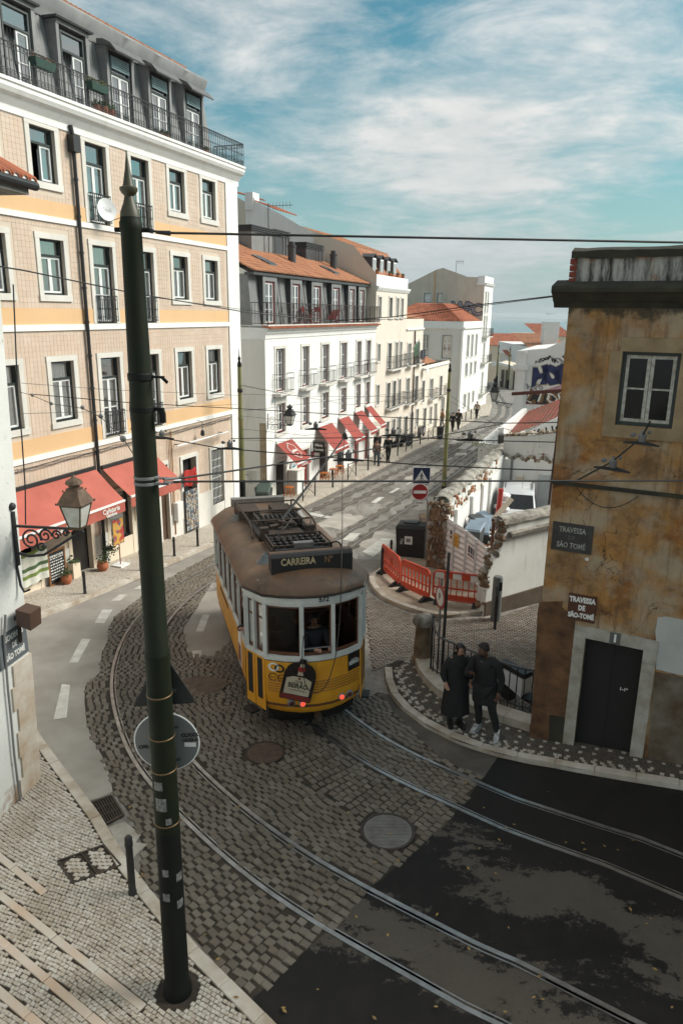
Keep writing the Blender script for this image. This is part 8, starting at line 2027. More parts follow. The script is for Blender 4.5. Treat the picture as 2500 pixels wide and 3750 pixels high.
# destination box
xa,za=TL(622,1278,0.25);xb,zb=TL(808,1265,0.25);_,zl=TL(640,1335,0.25)
bx=MB();W2=(xb-xa)/2;cx_=(xa+xb)/2;zt_=(za+zb)/2+0.02;zlo=rz(0.5,0)-0.1
bx.prism([(cx_-W2,0.22,zlo-0.05),(cx_-W2,0.20,zt_-0.05),(cx_-W2,0.24,zt_),(cx_-W2,0.42,zt_+0.02),(cx_-W2,0.50,zt_-0.05),(cx_-W2,0.5,zlo-0.05)],(2*W2,0,0));db_=bx.build('destination_box',M_TBLK,tram)
MB().prism([(cx_-W2-.01,0.235,zt_-0.005),(cx_-W2-.01,0.42,zt_+0.025),(cx_-W2-.01,0.50,zt_-0.04),(cx_-W2-.01,0.42,zt_+.012)],(2*W2+.02,0,0)).build('box_lid',M_TROOF,db_)
Mgold=mat('faded_gold_lettering',(0.50,0.42,0.27),0.7,col2=(0.36,0.27,0.14),scale=9);lz=(zt_-0.05+zlo)/2+0.06
lettering('CARREIRA',0.185,Mgold,db_,(cx_-0.28,0.195,lz),(1,0,0),(0,0.06,1),bold=0.004,squash=0.78);lettering('Nº',0.185,mat('brown_lettering',(0.22,0.115,0.05),0.7),db_,(cx_+0.31,0.195,lz),(1,0,0),(0,0.06,1),bold=0.003,squash=0.78)
bx=MB();bx.box(-0.7,0.7,LT-0.5,LT-0.22,3.05,3.42);bx.build('destination_box',M_TGREY,tram)
# air scoops
for x,y in((-0.66,0.95),(0.72,0.95),(-0.72,4.7),(0.72,4.7)):
 v=MB();z0=rz(x,y)-0.06;v.lathe([(0.25,z0),(0.16,z0+0.1),(0.115,z0+0.17),(0.105,z0+0.172),(0.1,z0+0.12)],16,(x,y,0));v.build('air_scoop',M_TGREY if y>3 else mat('blue_grey_scoop',(0.15,0.165,0.17),0.55,0.3),rfo,smooth=True)
# roof gear: front resistor rack, trolley base, rear cabinets
def rack(name,x0,x1,y0,y1,z0,z1,nrow,m=M_TRUST):
 r=MB()
 for x in(x0,x1):r.box(x-0.02,x+0.02,y0,y1,z0,z0+0.05);r.box(x-0.015,x+0.015,y0,y1,z1-0.03,z1)
 for y in(y0,y1):r.box(x0,x1,y-0.02,y+0.02,z0+.005,z0+0.045);r.box(x0,x1,y-0.015,y+0.015,z1-0.025,z1-.005)
 for x in(x0,x1):
  for y in(y0,y1):r.box(x-0.022,x+0.022,y-0.022,y+0.022,z0-0.12,z1-.002)
 o=r.build(name,m,tram)
 for k in range(nrow):
  y=y0+(y1-y0)*(k+0.5)/nrow;c=MB();n=9
  for i in range(n):
   x=x0+(x1-x0)*(i+0.5)/n;c.lathe([(0.035,z0+0.03),(0.05,z0+0.06),(0.035,z0+0.09),(0.05,z0+0.12),(0.03,z1-0.03)],7,(x,y,0))
  c.tube([(x0,y,z0+0.08),(x1,y,z0+0.08)],0.015,5);c.build('resistor_row',M_TBLK,o)
 return o
fr_=rack('resistor_rack',-0.52,0.66,1.15,2.1,3.3,3.47,4);MB().box(-0.1,0.3,1.12,1.3,3.4,3.5).build('rack_cover',M_TGREY,fr_)
MB().box(-0.5,0.62,1.02,1.16,3.22,3.4).build('rack_front_board',M_TBLK,fr_)
tb_=MB();tb_.box(-0.6,0.6,2.35,4.3,3.25,3.31);tb_.box(-0.62,-0.5,2.3,4.35,3.28,3.38);tb_.box(0.5,0.62,2.3,4.35,3.28,3.38);to=tb_.build('trolley_plank',M_TBLK,tram)
for x,y in((-0.5,2.35),(0.5,2.35),(-0.5,4.1),(0.5,4.1)):MB().box(x-0.09,x+0.09,y-0.09,y+0.09,3.31,3.56).build('bracket',M_TRUST,to)
rack('resistor_rack',-0.48,0.5,3.2,3.9,3.36,3.54,3)
MB().box(-0.4,0.4,2.5,2.9,3.31,3.36).build('wooden_tread',M_TRUST,to)
MB().lathe([(0.16,3.28),(0.16,3.4),(0.09,3.43),(0.09,3.54),(0.05,3.56)],14,(0,2.95,0)).build('trolley_base',M_TRUST,to);MB().tube([(-0.3,3.1,3.48),(0.3,2.8,3.48)],0.045,8).tube([(-0.3,2.8,3.46),(0.3,3.1,3.46)],0.035,8).build('trolley_spring',M_TRUST,to)
lg=MB()
for x in(-0.72,0.72):lg.tube([(x,2.6,3.2),(x,2.75,3.48),(x,3.0,3.55),(x,5.0,3.56),(x,5.3,3.5),(x,5.4,3.2)],0.022,7)
for y in(3.0,4.0,5.0):lg.tube([(-0.72,y,3.55),(0.72,y,3.55)],0.018,7)
lg.build('guard_rail',M_TRUST,tram)
MB().box(-0.75,-0.25,4.4,5.2,3.15,3.48).build('equipment_box',M_TRUST,tram);MB().box(0.1,0.6,4.5,5.2,3.2,3.44).build('equipment_box',M_TRUST,tram)
hs=MB();hs.tube(spline([(0.5,1.2,3.4),(0.75,1.1,3.48),(0.9,1.25,3.35),(0.95,1.4,3.16)],5),0.018,6);hs.tube(spline([(-0.2,1.3,3.42),(-0.3,2.1,3.52),(-0.05,2.6,3.42),(0.25,3.0,3.56)],6),0.012,5);hs.tube(spline([(0.45,2.2,3.45),(0.6,2.7,3.62),(0.5,3.3,3.45)],6),0.012,5);hs.build('cable',M_TBLK,tram)
# trolley pole reaching back to the wire
tip=TMI@atY(1262,1600,20.0)
tp=MB();tp.tube([(0,2.95,3.55),tuple(Vector((0,2.95,3.55)).lerp(tip,0.5)+Vector((0,0,-.02))),tuple(tip)],[0.032,0.026,0.02],8);tpo=tp.build('trolley_pole',M_TBLK,tram,smooth=True);MB().lathe([(0.03,-0.06),(0.09,-0.02),(0.09,0.02),(0.03,0.06)],12,tuple(tip+Vector((0,0,0.04))),'x').box(tip.x-0.05,tip.x+0.05,tip.y-0.12,tip.y+0.12,tip.z-0.06,tip.z+0.02).build('trolley_wheel',M_TBLK,tpo)
# trolley rope looping down the nose
D_=lambda dx,dy,Y:TMI@atY(dx*1.5944,dy*1.5944,Y)
rp=[D_(790,1010,19.6),D_(786,1110,18),D_(786,1190,15.5),D_(785,1260,13.2),D_(783,1335,12.15),D_(780,1420,12.1),D_(773,1490,12.1),D_(765,1530,12.1),D_(748,1575,12.1),D_(725,1592,12.1),D_(705,1580,12.05),D_(697,1550,12.05),D_(694,1500,12.05),D_(697,1460,12.05)]
MB().tube(spline(rp,6),0.009,6).build('trolley_rope',mat('old_rope',(0.06,0.05,0.04),0.9),tram)
# lamps
M_LRED=mat('tail_lamp_red',(0.10,0.02,0.015),0.25)
b=NB('lit_tail_lamp');b.out((0.45,0.03,0.02),0.3);b.b.inputs['Emission Color'].default_value=(1,0.10,0.05,1);b.b.inputs['Emission Strength'].default_value=0.8;M_LLIT=b.m
def outline_y(x):
 a=abs(x);return float(np.interp(a,[0,0.3,0.62,0.925],[-0.35,-0.315,-0.195,0]))
for dx,dy,lit in((668,1622,0),(692,1622,1),(783,1611,1),(803,1604,0)):
 x,z=TL(dx,dy,-0.2);x=max(-0.86,min(0.86,x));y=outline_y(x)-0.0;z=0.76
 l=MB().lathe([(0.072,-0.05),(0.072,0.02),(0.055,0.03)],16,(x,y-0.0,z),'y')
 l.V=[(v[0],y-(v[1]-y),v[2])for v in l.V];lo=l.build('tail_lamp',M_ZINC,tram)
 MB().ball((x,y-0.02,z),0.055,0.03,0.055,12,8).build('lens',M_LLIT if lit else M_LRED,lo);
 if lit:MB().ball((x,y-0.046,z),0.022,0.012,0.022,10,6).build('bulb',M_LLIT,lo)
# undercarriage
MB().box(-0.85,0.85,0.2,6.3,0.3,0.6).build('underframe',M_TBLK,tram)
for y in(2.1,4.4):
 for s in(-1,1):
  w_=MB().lathe([(0.1,-0.06),(0.34,-0.06),(0.34,0.06),(0.1,0.06)],20,(s*0.45,y,0.34),'x').build('wheel',M_TBLK,tram)
MB().box(-0.8,0.8,1.3,5.2,0.12,0.32).build('truck_frame',M_TBLK,tram)
ap=MB();ap.prism([(-0.85,0.1,0.5),(-0.6,-0.1,0.5),(0.0,-0.22,0.5),(0.6,-0.1,0.5),(0.85,0.1,0.5)],(0,0.3,-0.32));ap.build('lifeguard',M_TBLK,tram)
MB().box(-0.06,0.06,-0.42,-0.2,0.38,0.5).lathe([(0.05,-0.03),(0.05,0.03)],10,(0.0,-0.42,0.42),'x').build('coupler',M_TRUST,tram)
# seats dimly seen inside
for i in range(5):
 for x in(-0.65,0.65):st_=MB().box(x-0.35,x+0.35,1.0+i*0.95,1.4+i*0.95,1.0,1.08).box(x-0.35,x+0.35,1.38+i*0.95,1.44+i*0.95,1.08,1.55).build('seat',M_TWOOD,tram)
# number and advertising
lettering('572',0.13,M_TBLK,tram,(0.12,outline_y(0.12)-0.03,2.81),(1,0.06,0),(0,0,1),bold=0.003,name='fleet_number')
def front_plate(x0,x1,z0,z1,m,name,off=0.012,parent=tram):
 n=6;mb=MB();V_=[]
 for i in range(n+1):x=x0+(x1-x0)*i/n;V_+=[(x,outline_y(x)-off,z0),(x,outline_y(x)-off,z1)]
 mb.add(V_,[(2*i,2*i+2,2*i+3,2*i+1)for i in range(n)]);return mb.build(name,m,parent)
bend=lambda q:Vector((q.x,outline_y(q.x)-0.016+(q.y+0.016),q.z))
pl=front_plate(0.63,0.915,1.24,1.6,mat('ad_black',(0.012,0.011,0.012),0.35),'advert_panel')
lettering('LICOR',0.05,M_PRINTW,pl,(0.775,-0.016,1.445),(1,0,0),(0,0,1),bend=bend);lettering('BEIRÃO',0.105,M_PRINTW,pl,(0.775,-0.016,1.385),(1,0,0.0),(0,0,1),bold=0.003,squash=0.68,bend=bend);front_plate(0.76,0.79,1.49,1.52,M_RED,'emblem',0.016,pl)
def ringprint(cx,cz,r0,r1,m,name='emblem_ring',a0=0,a1=2*math.pi):
 mb=MB();n=28;V_=[]
 for i in range(n+1):
  a=a0+(a1-a0)*i/n
  for r in(r0,r1):x=cx+r*math.cos(a);V_.append((x,outline_y(x)-0.014,cz+r*math.sin(a)))
 mb.add(V_,[(2*i,2*i+1,2*i+3,2*i+2)for i in range(n)]);mb.build(name,m,tram)
ringprint(-0.80,1.47,0.055,0.09,M_PRINTW);ringprint(-0.70,1.45,0.05,0.085,M_TBLK)
ringprint(-0.81,1.27,0.062,0.078,M_TBLK,a0=0.3,a1=5.6);ringprint(-0.66,1.26,0.062,0.078,M_TBLK)
lettering('viver',0.05,M_TBLK,tram,(-0.81,-0.016,1.27),(1,0,0),(0,0,1),bend=bend);lettering('lisboa',0.05,M_TBLK,tram,(-0.66,-0.016,1.26),(1,0,0),(0,0,1),bend=bend)
# bottle-shaped advertising board hung on the nose
X=Vector((0.62,-0.16,0)).normalized();til=R(-13);Xr=X*math.cos(til)+Vector((0,0,1))*math.sin(til);Yr=-X*math.sin(til)+Vector((0,0,1))*math.cos(til);Nn=Xr.cross(Yr).normalized()
xb_,zb_=TL(686,1562,-0.34);cen=Vector((xb_,-0.36,zb_))
bs=MB();out_l=[(-0.24,-0.34),(0.24,-0.34),(0.25,-0.30),(0.25,0.1),(0.22,0.2),(0.15,0.27),(0.06,0.30),(0.05,0.36),(-0.05,0.36),(-0.06,0.30),(-0.15,0.27),(-0.22,0.2),(-0.25,0.1),(-0.25,-0.30)]
PT=lambda u,v,o=0.0:cen+Xr*u*1.2+Yr*v*1.2+Nn*o
bo=MB().prism([PT(u,v,-0.01)for u,v in out_l],Nn*0.02).build('bottle_board',mat('bottle_brown',(0.018,0.012,0.01),0.3),tram)
MB().prism([PT(u,v,0.012)for u,v in((-0.235,-0.325),(0.235,-0.325),(0.235,-0.25),(-0.235,-0.25))],Nn*0.003).build('bottle_base',M_RED,bo)
MB().prism([PT(u,v,0.012)for u,v in((-0.2,-0.24),(0.2,-0.24),(0.2,0.02),(0.1,0.06),(-0.1,0.06),(-0.2,0.02))],Nn*0.004).build('bottle_label',mat('label_cream',(0.52,0.44,0.31),0.5),bo)
lettering('BEIRÃO',0.14,M_TBLK,bo,PT(0,-0.09,0.02),Xr,Yr,bold=0.003,squash=0.78);lettering('LICOR',0.05,M_TBLK,bo,PT(0,-0.015,0.02),Xr,Yr);lettering('O LICOR DE PORTUGAL',0.028,M_TBLK,bo,PT(0,-0.165,0.02),Xr,Yr)
MB().prism([PT(0.02*math.cos(a),0.035+0.02*math.sin(a),0.017)for a in np.linspace(0,6.28,10,endpoint=False)],Nn*0.003).build('emblem',M_RED,bo);MB().prism([PT(0.06*math.cos(a),0.19+0.045*math.sin(a),0.012)for a in np.linspace(0,6.28,14,endpoint=False)],Nn*0.005).build('wax_seal',mat('seal_red',(0.34,0.02,0.02),0.4),bo)
MB().prism([PT(u,v,0.012)for u,v in((-0.045,0.09),(0.045,0.09),(0.03,0.28),(-0.03,0.28))],Nn*0.003).build('neck_label',mat('label_cream',(0.52,0.44,0.31),0.5),bo)
# side advert and number plate on the long flank
for i in range(10):MB().box(-1.206,-1.202,4.9-i*0.16,4.99-i*0.16,1.38,1.48).build('side_lettering',M_TBLK,tram)
MB().box(-1.207,-1.201,1.35,1.75,0.85,1.55).build('side_advert',M_PRINTW,tram);MB().box(-1.21,-1.206,1.4,1.7,0.9,1.3).build('side_advert_print',M_RED,tram)
# ------------------------------------------------------------------ people
def skin_mesh(name,verts,edges,m,root=0,sub=2):
 """one continuous surface grown on a joint skeleton (skin + subdivision), returned as plain mesh"""
 me=bpy.data.meshes.new(name);me.from_pydata([v[0]for v in verts],edges,[]);o=bpy.data.objects.new(name,me);COL.objects.link(o)
 md=o.modifiers.new('skin','SKIN');md.use_smooth_shade=True
 for i,v in enumerate(me.skin_vertices[0].data):
  r=verts[i][1];v.radius=(r,r)if isinstance(r,(int,float))else r;v.use_root=(i==root)
 sb=o.modifiers.new('sub','SUBSURF');sb.levels=sub;sb.render_levels=sub
 bpy.context.view_layer.update()
 r=bpy.data.meshes.new_from_object(o.evaluated_get(bpy.context.evaluated_depsgraph_get()));bpy.data.objects.remove(o);bpy.data.meshes.remove(me)
 r.name=name;r.materials.clear();r.materials.append(m)
 r.polygons.foreach_set('use_smooth',[True]*len(r.polygons));return r
M_SKL=mat('light_skin',(0.42,0.22,0.15),0.55,var=0.1);M_SKD=mat('dark_skin',(0.11,0.05,0.03),0.5,var=0.1)
M_COATB=mat('black_wool',(0.013,0.0125,0.0125),0.85,var=0.3,scale=8);M_HAIR=mat('black_hair',(0.012,0.009,0.008),0.45);M_SHOEW=mat('grey_white_sneaker',(0.55,0.55,0.54),0.6,col2=(0.16,0.16,0.16),scale=22);M_SHOEB=mat('black_shoe',(0.015,0.014,0.014),0.5)
class Fig:
 """skeleton with named joints; local +y is the way the figure faces"""
 def __init__(s):s.v=[];s.k={};s.e=[]
 def j(s,name,co,r,to=None):
  s.k[name]=len(s.v);s.v.append((Vector(co),r))
  if to is not None:s.e.append((s.k[to],s.k[name]))
  return s
 def sub(s,names,grow=1.0,ends=None):
  ids=[s.k[n]for n in names];mp={i:q for q,i in enumerate(ids)}
  V=[(s.v[i][0],(s.v[i][1]if isinstance(s.v[i][1],(int,float))else s.v[i][1][0])*grow+0.008)for i in ids]
  return V,[(mp[a],mp[b_])for a,b_ in s.e if a in mp and b_ in mp]
def figure(h=1.72,lfoot=(-0.09,0.02),rfoot=(0.09,-0.02),lhand=(-0.26,0.05,0.82),rhand=(0.26,0.05,0.82),lelb=None,relb=None,head=(0,0.03),lean=0.0,sh=0.19,fingers=True,lift=(0,0)):
 f=Fig();s=h/1.72;P=lambda x,y,z:(x*s,y*s,z*s)
 f.j('pelvis',P(0,0,0.93),0.125*s).j('waist',P(0,0.005+lean*.3,1.08),0.115*s,'pelvis').j('chest',P(0,lean*.7,1.28),0.135*s,'waist').j('collar',P(0,lean,1.42),0.085*s,'chest').j('neck',P(0,lean+0.01,1.49),0.052*s,'collar')
 hx,hy=head
 f.j('jaw',P(hx*0.5,lean+0.02+hy*0.5,1.545),0.068*s,'neck').j('face',P(hx*0.6,lean+0.025+hy*0.4,1.605),0.082*s,'jaw').j('crown',P(hx*0.4,lean+0.01+hy*0.2,1.67),0.07*s,'face')
 f.j('nose',P(hx*1.2,lean+0.105+hy*0.6-abs(hx)*0.5,1.592),0.014*s,'face')
 for sd,n,ft,hd,el in((-1,'l',lfoot,lhand,lelb),(1,'r',rfoot,rhand,relb)):
  up=lift[0 if sd<0 else 1]
  f.j(n+'hip',P(sd*0.09,0,0.88),0.092*s,'pelvis').j(n+'knee',P(sd*0.095*.6+ft[0]*.45,ft[1]*0.55+0.03,0.49+up*.5),0.062*s,n+'hip').j(n+'calf',P(ft[0]*.85,ft[1]*0.8,0.3+up),0.056*s,n+'knee').j(n+'ankle',P(ft[0],ft[1]-0.01,0.09+up),0.038*s,n+'calf').j(n+'toe',P(ft[0]*1.15,ft[1]+0.14,0.035+up),0.036*s,n+'ankle')
  shp=Vector(P(sd*sh,lean,1.385));hdp=Vector(P(*hd));elp=Vector(P(*el))if el else(shp+hdp)/2+Vector((sd*0.03,-0.05,0))*s
  f.j(n+'sh',shp,0.06*s,'collar').j(n+'elb',elp,0.046*s,n+'sh').j(n+'wri',elp.lerp(hdp,0.8),0.03*s,n+'elb').j(n+'palm',hdp,(0.034*s),n+'wri')
  if fingers:
   d=(hdp-elp).normalized();side=d.cross(Vector((0,1,0))if abs(d.y)<0.8 else Vector((1,0,0))).normalized()
   for q,(o,L)in enumerate(((-0.024,0.05),(-0.008,0.06),(0.009,0.058),(0.024,0.046))):
    b0=hdp+d*0.03*s+side*o*s;curl=Vector((0,0.35,-0.1))if abs(d.z)>0.6 else Vector((0,0,-0.35))
    f.j(f'{n}f{q}a',b0+d*L*.5*s,0.0095*s,n+'palm').j(f'{n}f{q}b',b0+(d*L+curl*0.05)*s,0.008*s,f'{n}f{q}a')
   f.j(n+'th1',hdp+side*0.036*s*sd+d*0.015*s,0.0115*s,n+'palm').j(n+'th2',hdp+side*0.05*s*sd+d*0.05*s,0.009*s,n+'th1')
 return f,s
TOP=['pelvis','waist','chest','collar','lsh','lelb','lwri','rsh','relb','rwri'];LEGS=['pelvis','lhip','lknee','lcalf','lankle','rhip','rknee','rcalf','rankle']
def loft(rings,n=18):
 mb=MB();m_=len(rings)
 for(cx,cy,z,rx,ry)in rings:
  for k in range(n):a=2*math.pi*k/n;mb.V.append((cx+rx*math.cos(a),cy+ry*math.sin(a),z))
 for i in range(m_-1):
  for k in range(n):l=(k+1)%n;mb.F.append((i*n+k,i*n+l,(i+1)*n+l,(i+1)*n+k))
 return mb
def person(label,loc,rotz,f,s,skin,top,legs,hair=None,shoes=None,hairlong=False,group=None,detail=True):
 r=thing('person',label,'person',loc,rotz,group)
 obj('body',skin_mesh('body',f.v,f.e,skin),r)
 V,E=f.sub(TOP,1.3);obj('jacket',skin_mesh('jacket',V,E,top),r)
 V,E=f.sub(LEGS,1.1);obj('trousers',skin_mesh('trousers',V,E,legs),r)
 fc,cr,nz=f.v[f.k['face']][0],f.v[f.k['crown']][0],f.v[f.k['nose']][0];fw=(nz-fc);fw.z=0;fw.normalize();sd=Vector((fw.y,-fw.x,0))
 if hair is not None:
  hm=MB();n,m_=14,8;c=fc+Vector((0,0,0.03*s))-fw*0.015*s
  for i in range(m_+1):
   th_=math.pi*0.62*i/m_
   for k in range(n):
    a=2*math.pi*k/n;fr_=math.cos(a)
    zz_=math.cos(th_);rr=math.sin(th_)
    if fr_>0.35:zz_=max(zz_,0.42)
    drop=(0.09 if(hairlong and fr_<0.35 and i==m_)else 0.0)
    p=c+fw*(rr*fr_*0.105*s)+sd*(rr*math.sin(a)*0.094*s)+Vector((0,0,zz_*0.108*s-drop*s));hm.V.append(tuple(p))
  for i in range(m_):
   for k in range(n):l=(k+1)%n;hm.F.append((i*n+k,(i+1)*n+k,(i+1)*n+l,i*n+l))
  hm.build('hair',hair,r,smooth=True)
 if shoes is not None:
  for n in 'lr':
   a,t_=f.v[f.k[n+'ankle']][0],f.v[f.k[n+'toe']][0];d=(t_-a);d.z=0;d.normalize();q=Vector((d.y,-d.x,0));z0=max(0.0,a.z-0.09*s);b0=a-d*0.07*s;L=0.29*s
   rg=[]
   mb=MB()
   for u,w,h in((0,0.036,0.09),(0.1,0.046,0.12),(0.35,0.048,0.125),(0.6,0.054,0.09),(0.85,0.052,0.065),(1.0,0.03,0.045)):
    c=b0+d*L*u
    for sx,zz_ in((-1,0.0),(1,0.0),(0.75,h),(-0.75,h)):mb.V.append((c.x+q.x*w*sx*s,c.y+q.y*w*sx*s,z0+zz_*s))
   for i in range(5):
    for k in range(4):l=(k+1)%4;mb.F.append((4*i+k,4*i+l,4*i+4+l,4*i+4+k))
   mb.F+=[(3,2,1,0),(20,21,22,23)];mb.build('shoe',shoes,r,smooth=True)
 if detail:
  for sg in(-1,1):
   p=fc+fw*0.074*s+sd*sg*0.032*s+Vector((0,0,0.012*s));MB().ball(p,0.012*s,0.012*s,0.007*s,8,6).build('eye',M_SHOEB,r)
   e=fc+sd*sg*0.083*s-fw*0.01*s;MB().ball(e,0.016*s,0.022*s,0.032*s,8,6).build('ear',skin,r)
  p=fc+fw*0.072*s-Vector((0,0,0.05*s));MB().ball(p,0.024*s,0.012*s,0.006*s,8,4).build('mouth',mat('lip',(0.22,0.07,0.06),0.5),r)
 return r
# woman in the long coat
wl_,wr_=gp(*SZ(650,1300),0.1),gp(*SZ(722,1328),0.1);wc=(wl_+wr_)/2;wz=G(wc.x,wc.y)+0.1
wh_h=atY(*SZ(705,538),wc.y).z-wz
f,s=figure(wh_h*1.0,lfoot=(-0.09,0.03),rfoot=(0.10,-0.02),lhand=(-0.24,0.10,0.92),rhand=(0.24,0.10,0.92),lelb=(-0.29,-0.03,1.12),relb=(0.29,-0.03,1.12),head=(-0.03,0.03),sh=0.165)
woman=person('person in a long black coat with dark bobbed hair, hands in pockets',(wc.x,wc.y,wz),R(192),f,s,M_SKL,M_COATB,M_COATB,M_HAIR,M_SHOEB,hairlong=True)
co=loft([(0,0.0,0.27*s,0.29,0.21),(0,0,0.5*s,0.275,0.205),(0,0,0.8*s,0.25,0.19),(0,0,0.98*s,0.23,0.18),(0,0,1.08*s,0.215,0.17),(0,0,1.22*s,0.225,0.17),(0,0,1.34*s,0.235,0.15),(0,0.0,1.41*s,0.205,0.125),(0,0.0,1.455*s,0.13,0.10),(0,0.0,1.51*s,0.09,0.088)],22)
for i,v in enumerate(co.V):
 k=i%22;z=v[2];w=0.012*math.sin(k*2.2+z*3)*(1.4-z)*1.2;r_=math.hypot(v[0],v[1])or 1;co.V[i]=(v[0]*(1+w/r_),v[1]*(1+w/r_),z)
co.build('coat',M_COATB,woman,smooth=True)
MB().bar((0.0,0.145,1.3*s),(0.0,0.19,0.4*s),0.012,0.012).build('coat_edge',M_GROOVE,woman)
for z in(1.18,1.0):MB().ball((0.05,0.155,z*s),0.014,0.008,0.014,8,4).build('button',M_ZINC,woman)
MB().box(-0.27,-0.16,0.09,0.115,0.88*s,0.93*s).build('pocket_flap',mat('grey_lining',(0.25,0.24,0.22),0.8),woman)
# man looking at his phone
ml,mr=gp(*SZ(895,1375),0.1),gp(*SZ(1075,1460),0.1);mc=(ml+mr)/2;mz=G(mc.x,mc.y)+0.1
mh=atY(*SZ(940,530),mc.y+0.1).z-mz
mrot=R(146)
mc=mc+(ml-mc)*0.45;mz=G(mc.x,mc.y)+0.1
toL=lambda p:Matrix.Rotation(-mrot,3,'Z')@(p-Vector((mc.x,mc.y,p.z)))
a,b_=toL(ml),toL(mr);sc_=1.72/mh
# facing the camera his right foot is on the picture's left
f,s=figure(mh*1.01,lfoot=(b_.x*sc_,b_.y*sc_-0.06),rfoot=(a.x*sc_,a.y*sc_-0.06),rhand=(0.08,0.38,1.30),relb=(0.28,0.14,1.10),lhand=(-0.24,0.02,0.80),lelb=(-0.28,-0.05,1.08),head=(0.07,0.10),lean=0.03,sh=0.2)
man=person('person in a black overcoat and pale sneakers looking down at a phone',(mc.x,mc.y,mz),mrot,f,s,M_SKD,M_COATB,M_COATB,mat('cropped_hair',(0.02,0.014,0.011),0.8),M_SHOEW)
co=loft([(0.0,-0.04,0.60*s,0.25,0.17),(0,-0.035,0.75*s,0.245,0.17),(0,-0.02,0.95*s,0.235,0.17),(0,-0.01,1.1*s,0.225,0.165),(0,0.01,1.28*s,0.235,0.16),(0,0.02,1.38*s,0.225,0.13),(0,0.03,1.44*s,0.14,0.1),(0,0.03,1.48*s,0.09,0.085)],22)
for i,v in enumerate(co.V):
 k=i%22;w=0.014*math.sin(k*2.4+v[2]*2)*(1.5-v[2]);r_=math.hypot(v[0],v[1])or 1;co.V[i]=(v[0]*(1+w/r_),v[1]*(1+w/r_),v[2])
co.build('overcoat',M_COATB,man,smooth=True)
MB().hexa([(0.03,0.13,1.0*s),(0.075,0.13,1.0*s),(0.075,0.15,1.0*s),(0.03,0.15,1.0*s),(0.01,0.145,1.42*s),(0.06,0.14,1.42*s),(0.06,0.16,1.42*s),(0.01,0.165,1.42*s)]).build('shirt_strip',mat('grey_shirt',(0.28,0.28,0.28),0.8),man)
for n in 'lr':
 p=f.v[f.k[n+'ankle']][0];MB().lathe([(0.045,0.0),(0.05,0.05),(0.048,0.1)],10,(p.x,p.y,p.z)).build('sock',M_PRINTW,man)
fc=f.v[f.k['jaw']][0];MB().ball((fc.x,fc.y+0.015,fc.z-0.01),0.064,0.07,0.05,12,8).build('beard',mat('cropped_hair',(0.02,0.014,0.011),0.8),man)
hp=f.v[f.k['rpalm']][0];ph=thing('mobile_phone','dark mobile phone in the hand of the person in the overcoat','phone',(Matrix.Translation((mc.x,mc.y,mz))@Matrix.Rotation(mrot,4,'Z'))@(hp+Vector((0,0.05,0.035))),mrot)
MB().hexa([(-0.035,-0.06,-0.02),(0.035,-0.06,-0.02),(0.035,0.06,0.05),(-0.035,0.06,0.05),(-0.035,-0.06,-0.012),(0.035,-0.06,-0.012),(0.035,0.06,0.058),(-0.035,0.06,0.058)]).build('case',M_BLACK,ph);MB().hexa([(-0.032,-0.055,-0.010),(0.032,-0.055,-0.010),(0.032,0.055,0.056),(-0.032,0.055,0.056),(-0.032,-0.055,-0.0095),(0.032,-0.055,-0.0095),(0.032,0.055,0.0575),(-0.032,0.055,0.0575)]).build('screen',mat('phone_screen',(0.05,0.06,0.07),0.15),ph)
# passengers leaning on the tram windows
def passenger(label,loc,rotz,**k):
 f,s=figure(1.7,**k);P=(Matrix.Translation((TRAM0.x,TRAM0.y,TZ))@Matrix.Rotation(tram_h,4,'Z')@Matrix.Rotation(TPIT,4,'X'))@Vector(loc)
 person(label,P,tram_h+rotz,f,s,M_SKL,mat('dark_sweater',(0.03,0.03,0.035),0.9),M_COATB,M_HAIR,M_SHOEB,group='tram passengers')
passenger('person inside the tram resting both hands on the open front window',(0.05,0.22,0.66),R(180),lhand=(-0.17,0.55,1.215),rhand=(0.05,0.56,1.215),lelb=(-0.27,0.22,1.12),relb=(0.24,0.22,1.12))
passenger('person inside the tram with an elbow out of the side window',(-0.86,1.0,0.5),R(90),lhand=(-0.1,0.3,1.32),rhand=(0.16,0.36,1.33),relb=(0.24,0.42,1.3),lelb=(-0.26,0.2,1.1))
# pedestrians farther down the street
FAR=[(E_,y_,lab,col,leg,h,hd)for E_,y_,lab,col,leg,h,hd in(
 ((1300,845),0,'distant person in a dark jacket partly behind the one in brown',M_COATB,M_COATB,1.75,200),((1294,905),0,'distant person in a brown top and jeans walking towards the camera',mat('brown_top',(0.16,0.09,0.055),0.9),mat('jeans_blue',(0.06,0.075,0.10),0.9),1.62,190),((1388,880),0,'distant person in black seen from behind walking down the pavement',M_COATB,M_COATB,1.78,-10))]
EZ=Zm(800,1300,.4464);TZm=Zm(1600,1350,.3189)
def far_person(px,label,top,legs,h,hd,stride=0.22,base=0.12,skin=M_SKL):
 p=gp(*px,base);f,s=figure(h,lfoot=(-0.08,stride),rfoot=(0.08,-stride),lift=(0.0,0.03),fingers=False,lhand=(-0.25,-0.12,0.83),rhand=(0.25,0.16,0.84))
 return person(label,(p.x,p.y,p.z+base),R(hd),f,s,skin,top,legs,M_HAIR,M_SHOEB,detail=False,group='pedestrians down the street')
for(px_,_,lab,top,legs,h,hd)in FAR:far_person(EZ(*px_),lab,top,legs,h,hd)
far_person(TZm(172,725),'distant person in black walking away behind the far green pole',M_COATB,M_COATB,1.68,-20);far_person(TZm(238,700),'distant taller person in a dark jacket, right of the one behind the far pole',mat('dark_brown_jacket',(0.045,0.035,0.03),0.9),M_COATB,1.8,-20)
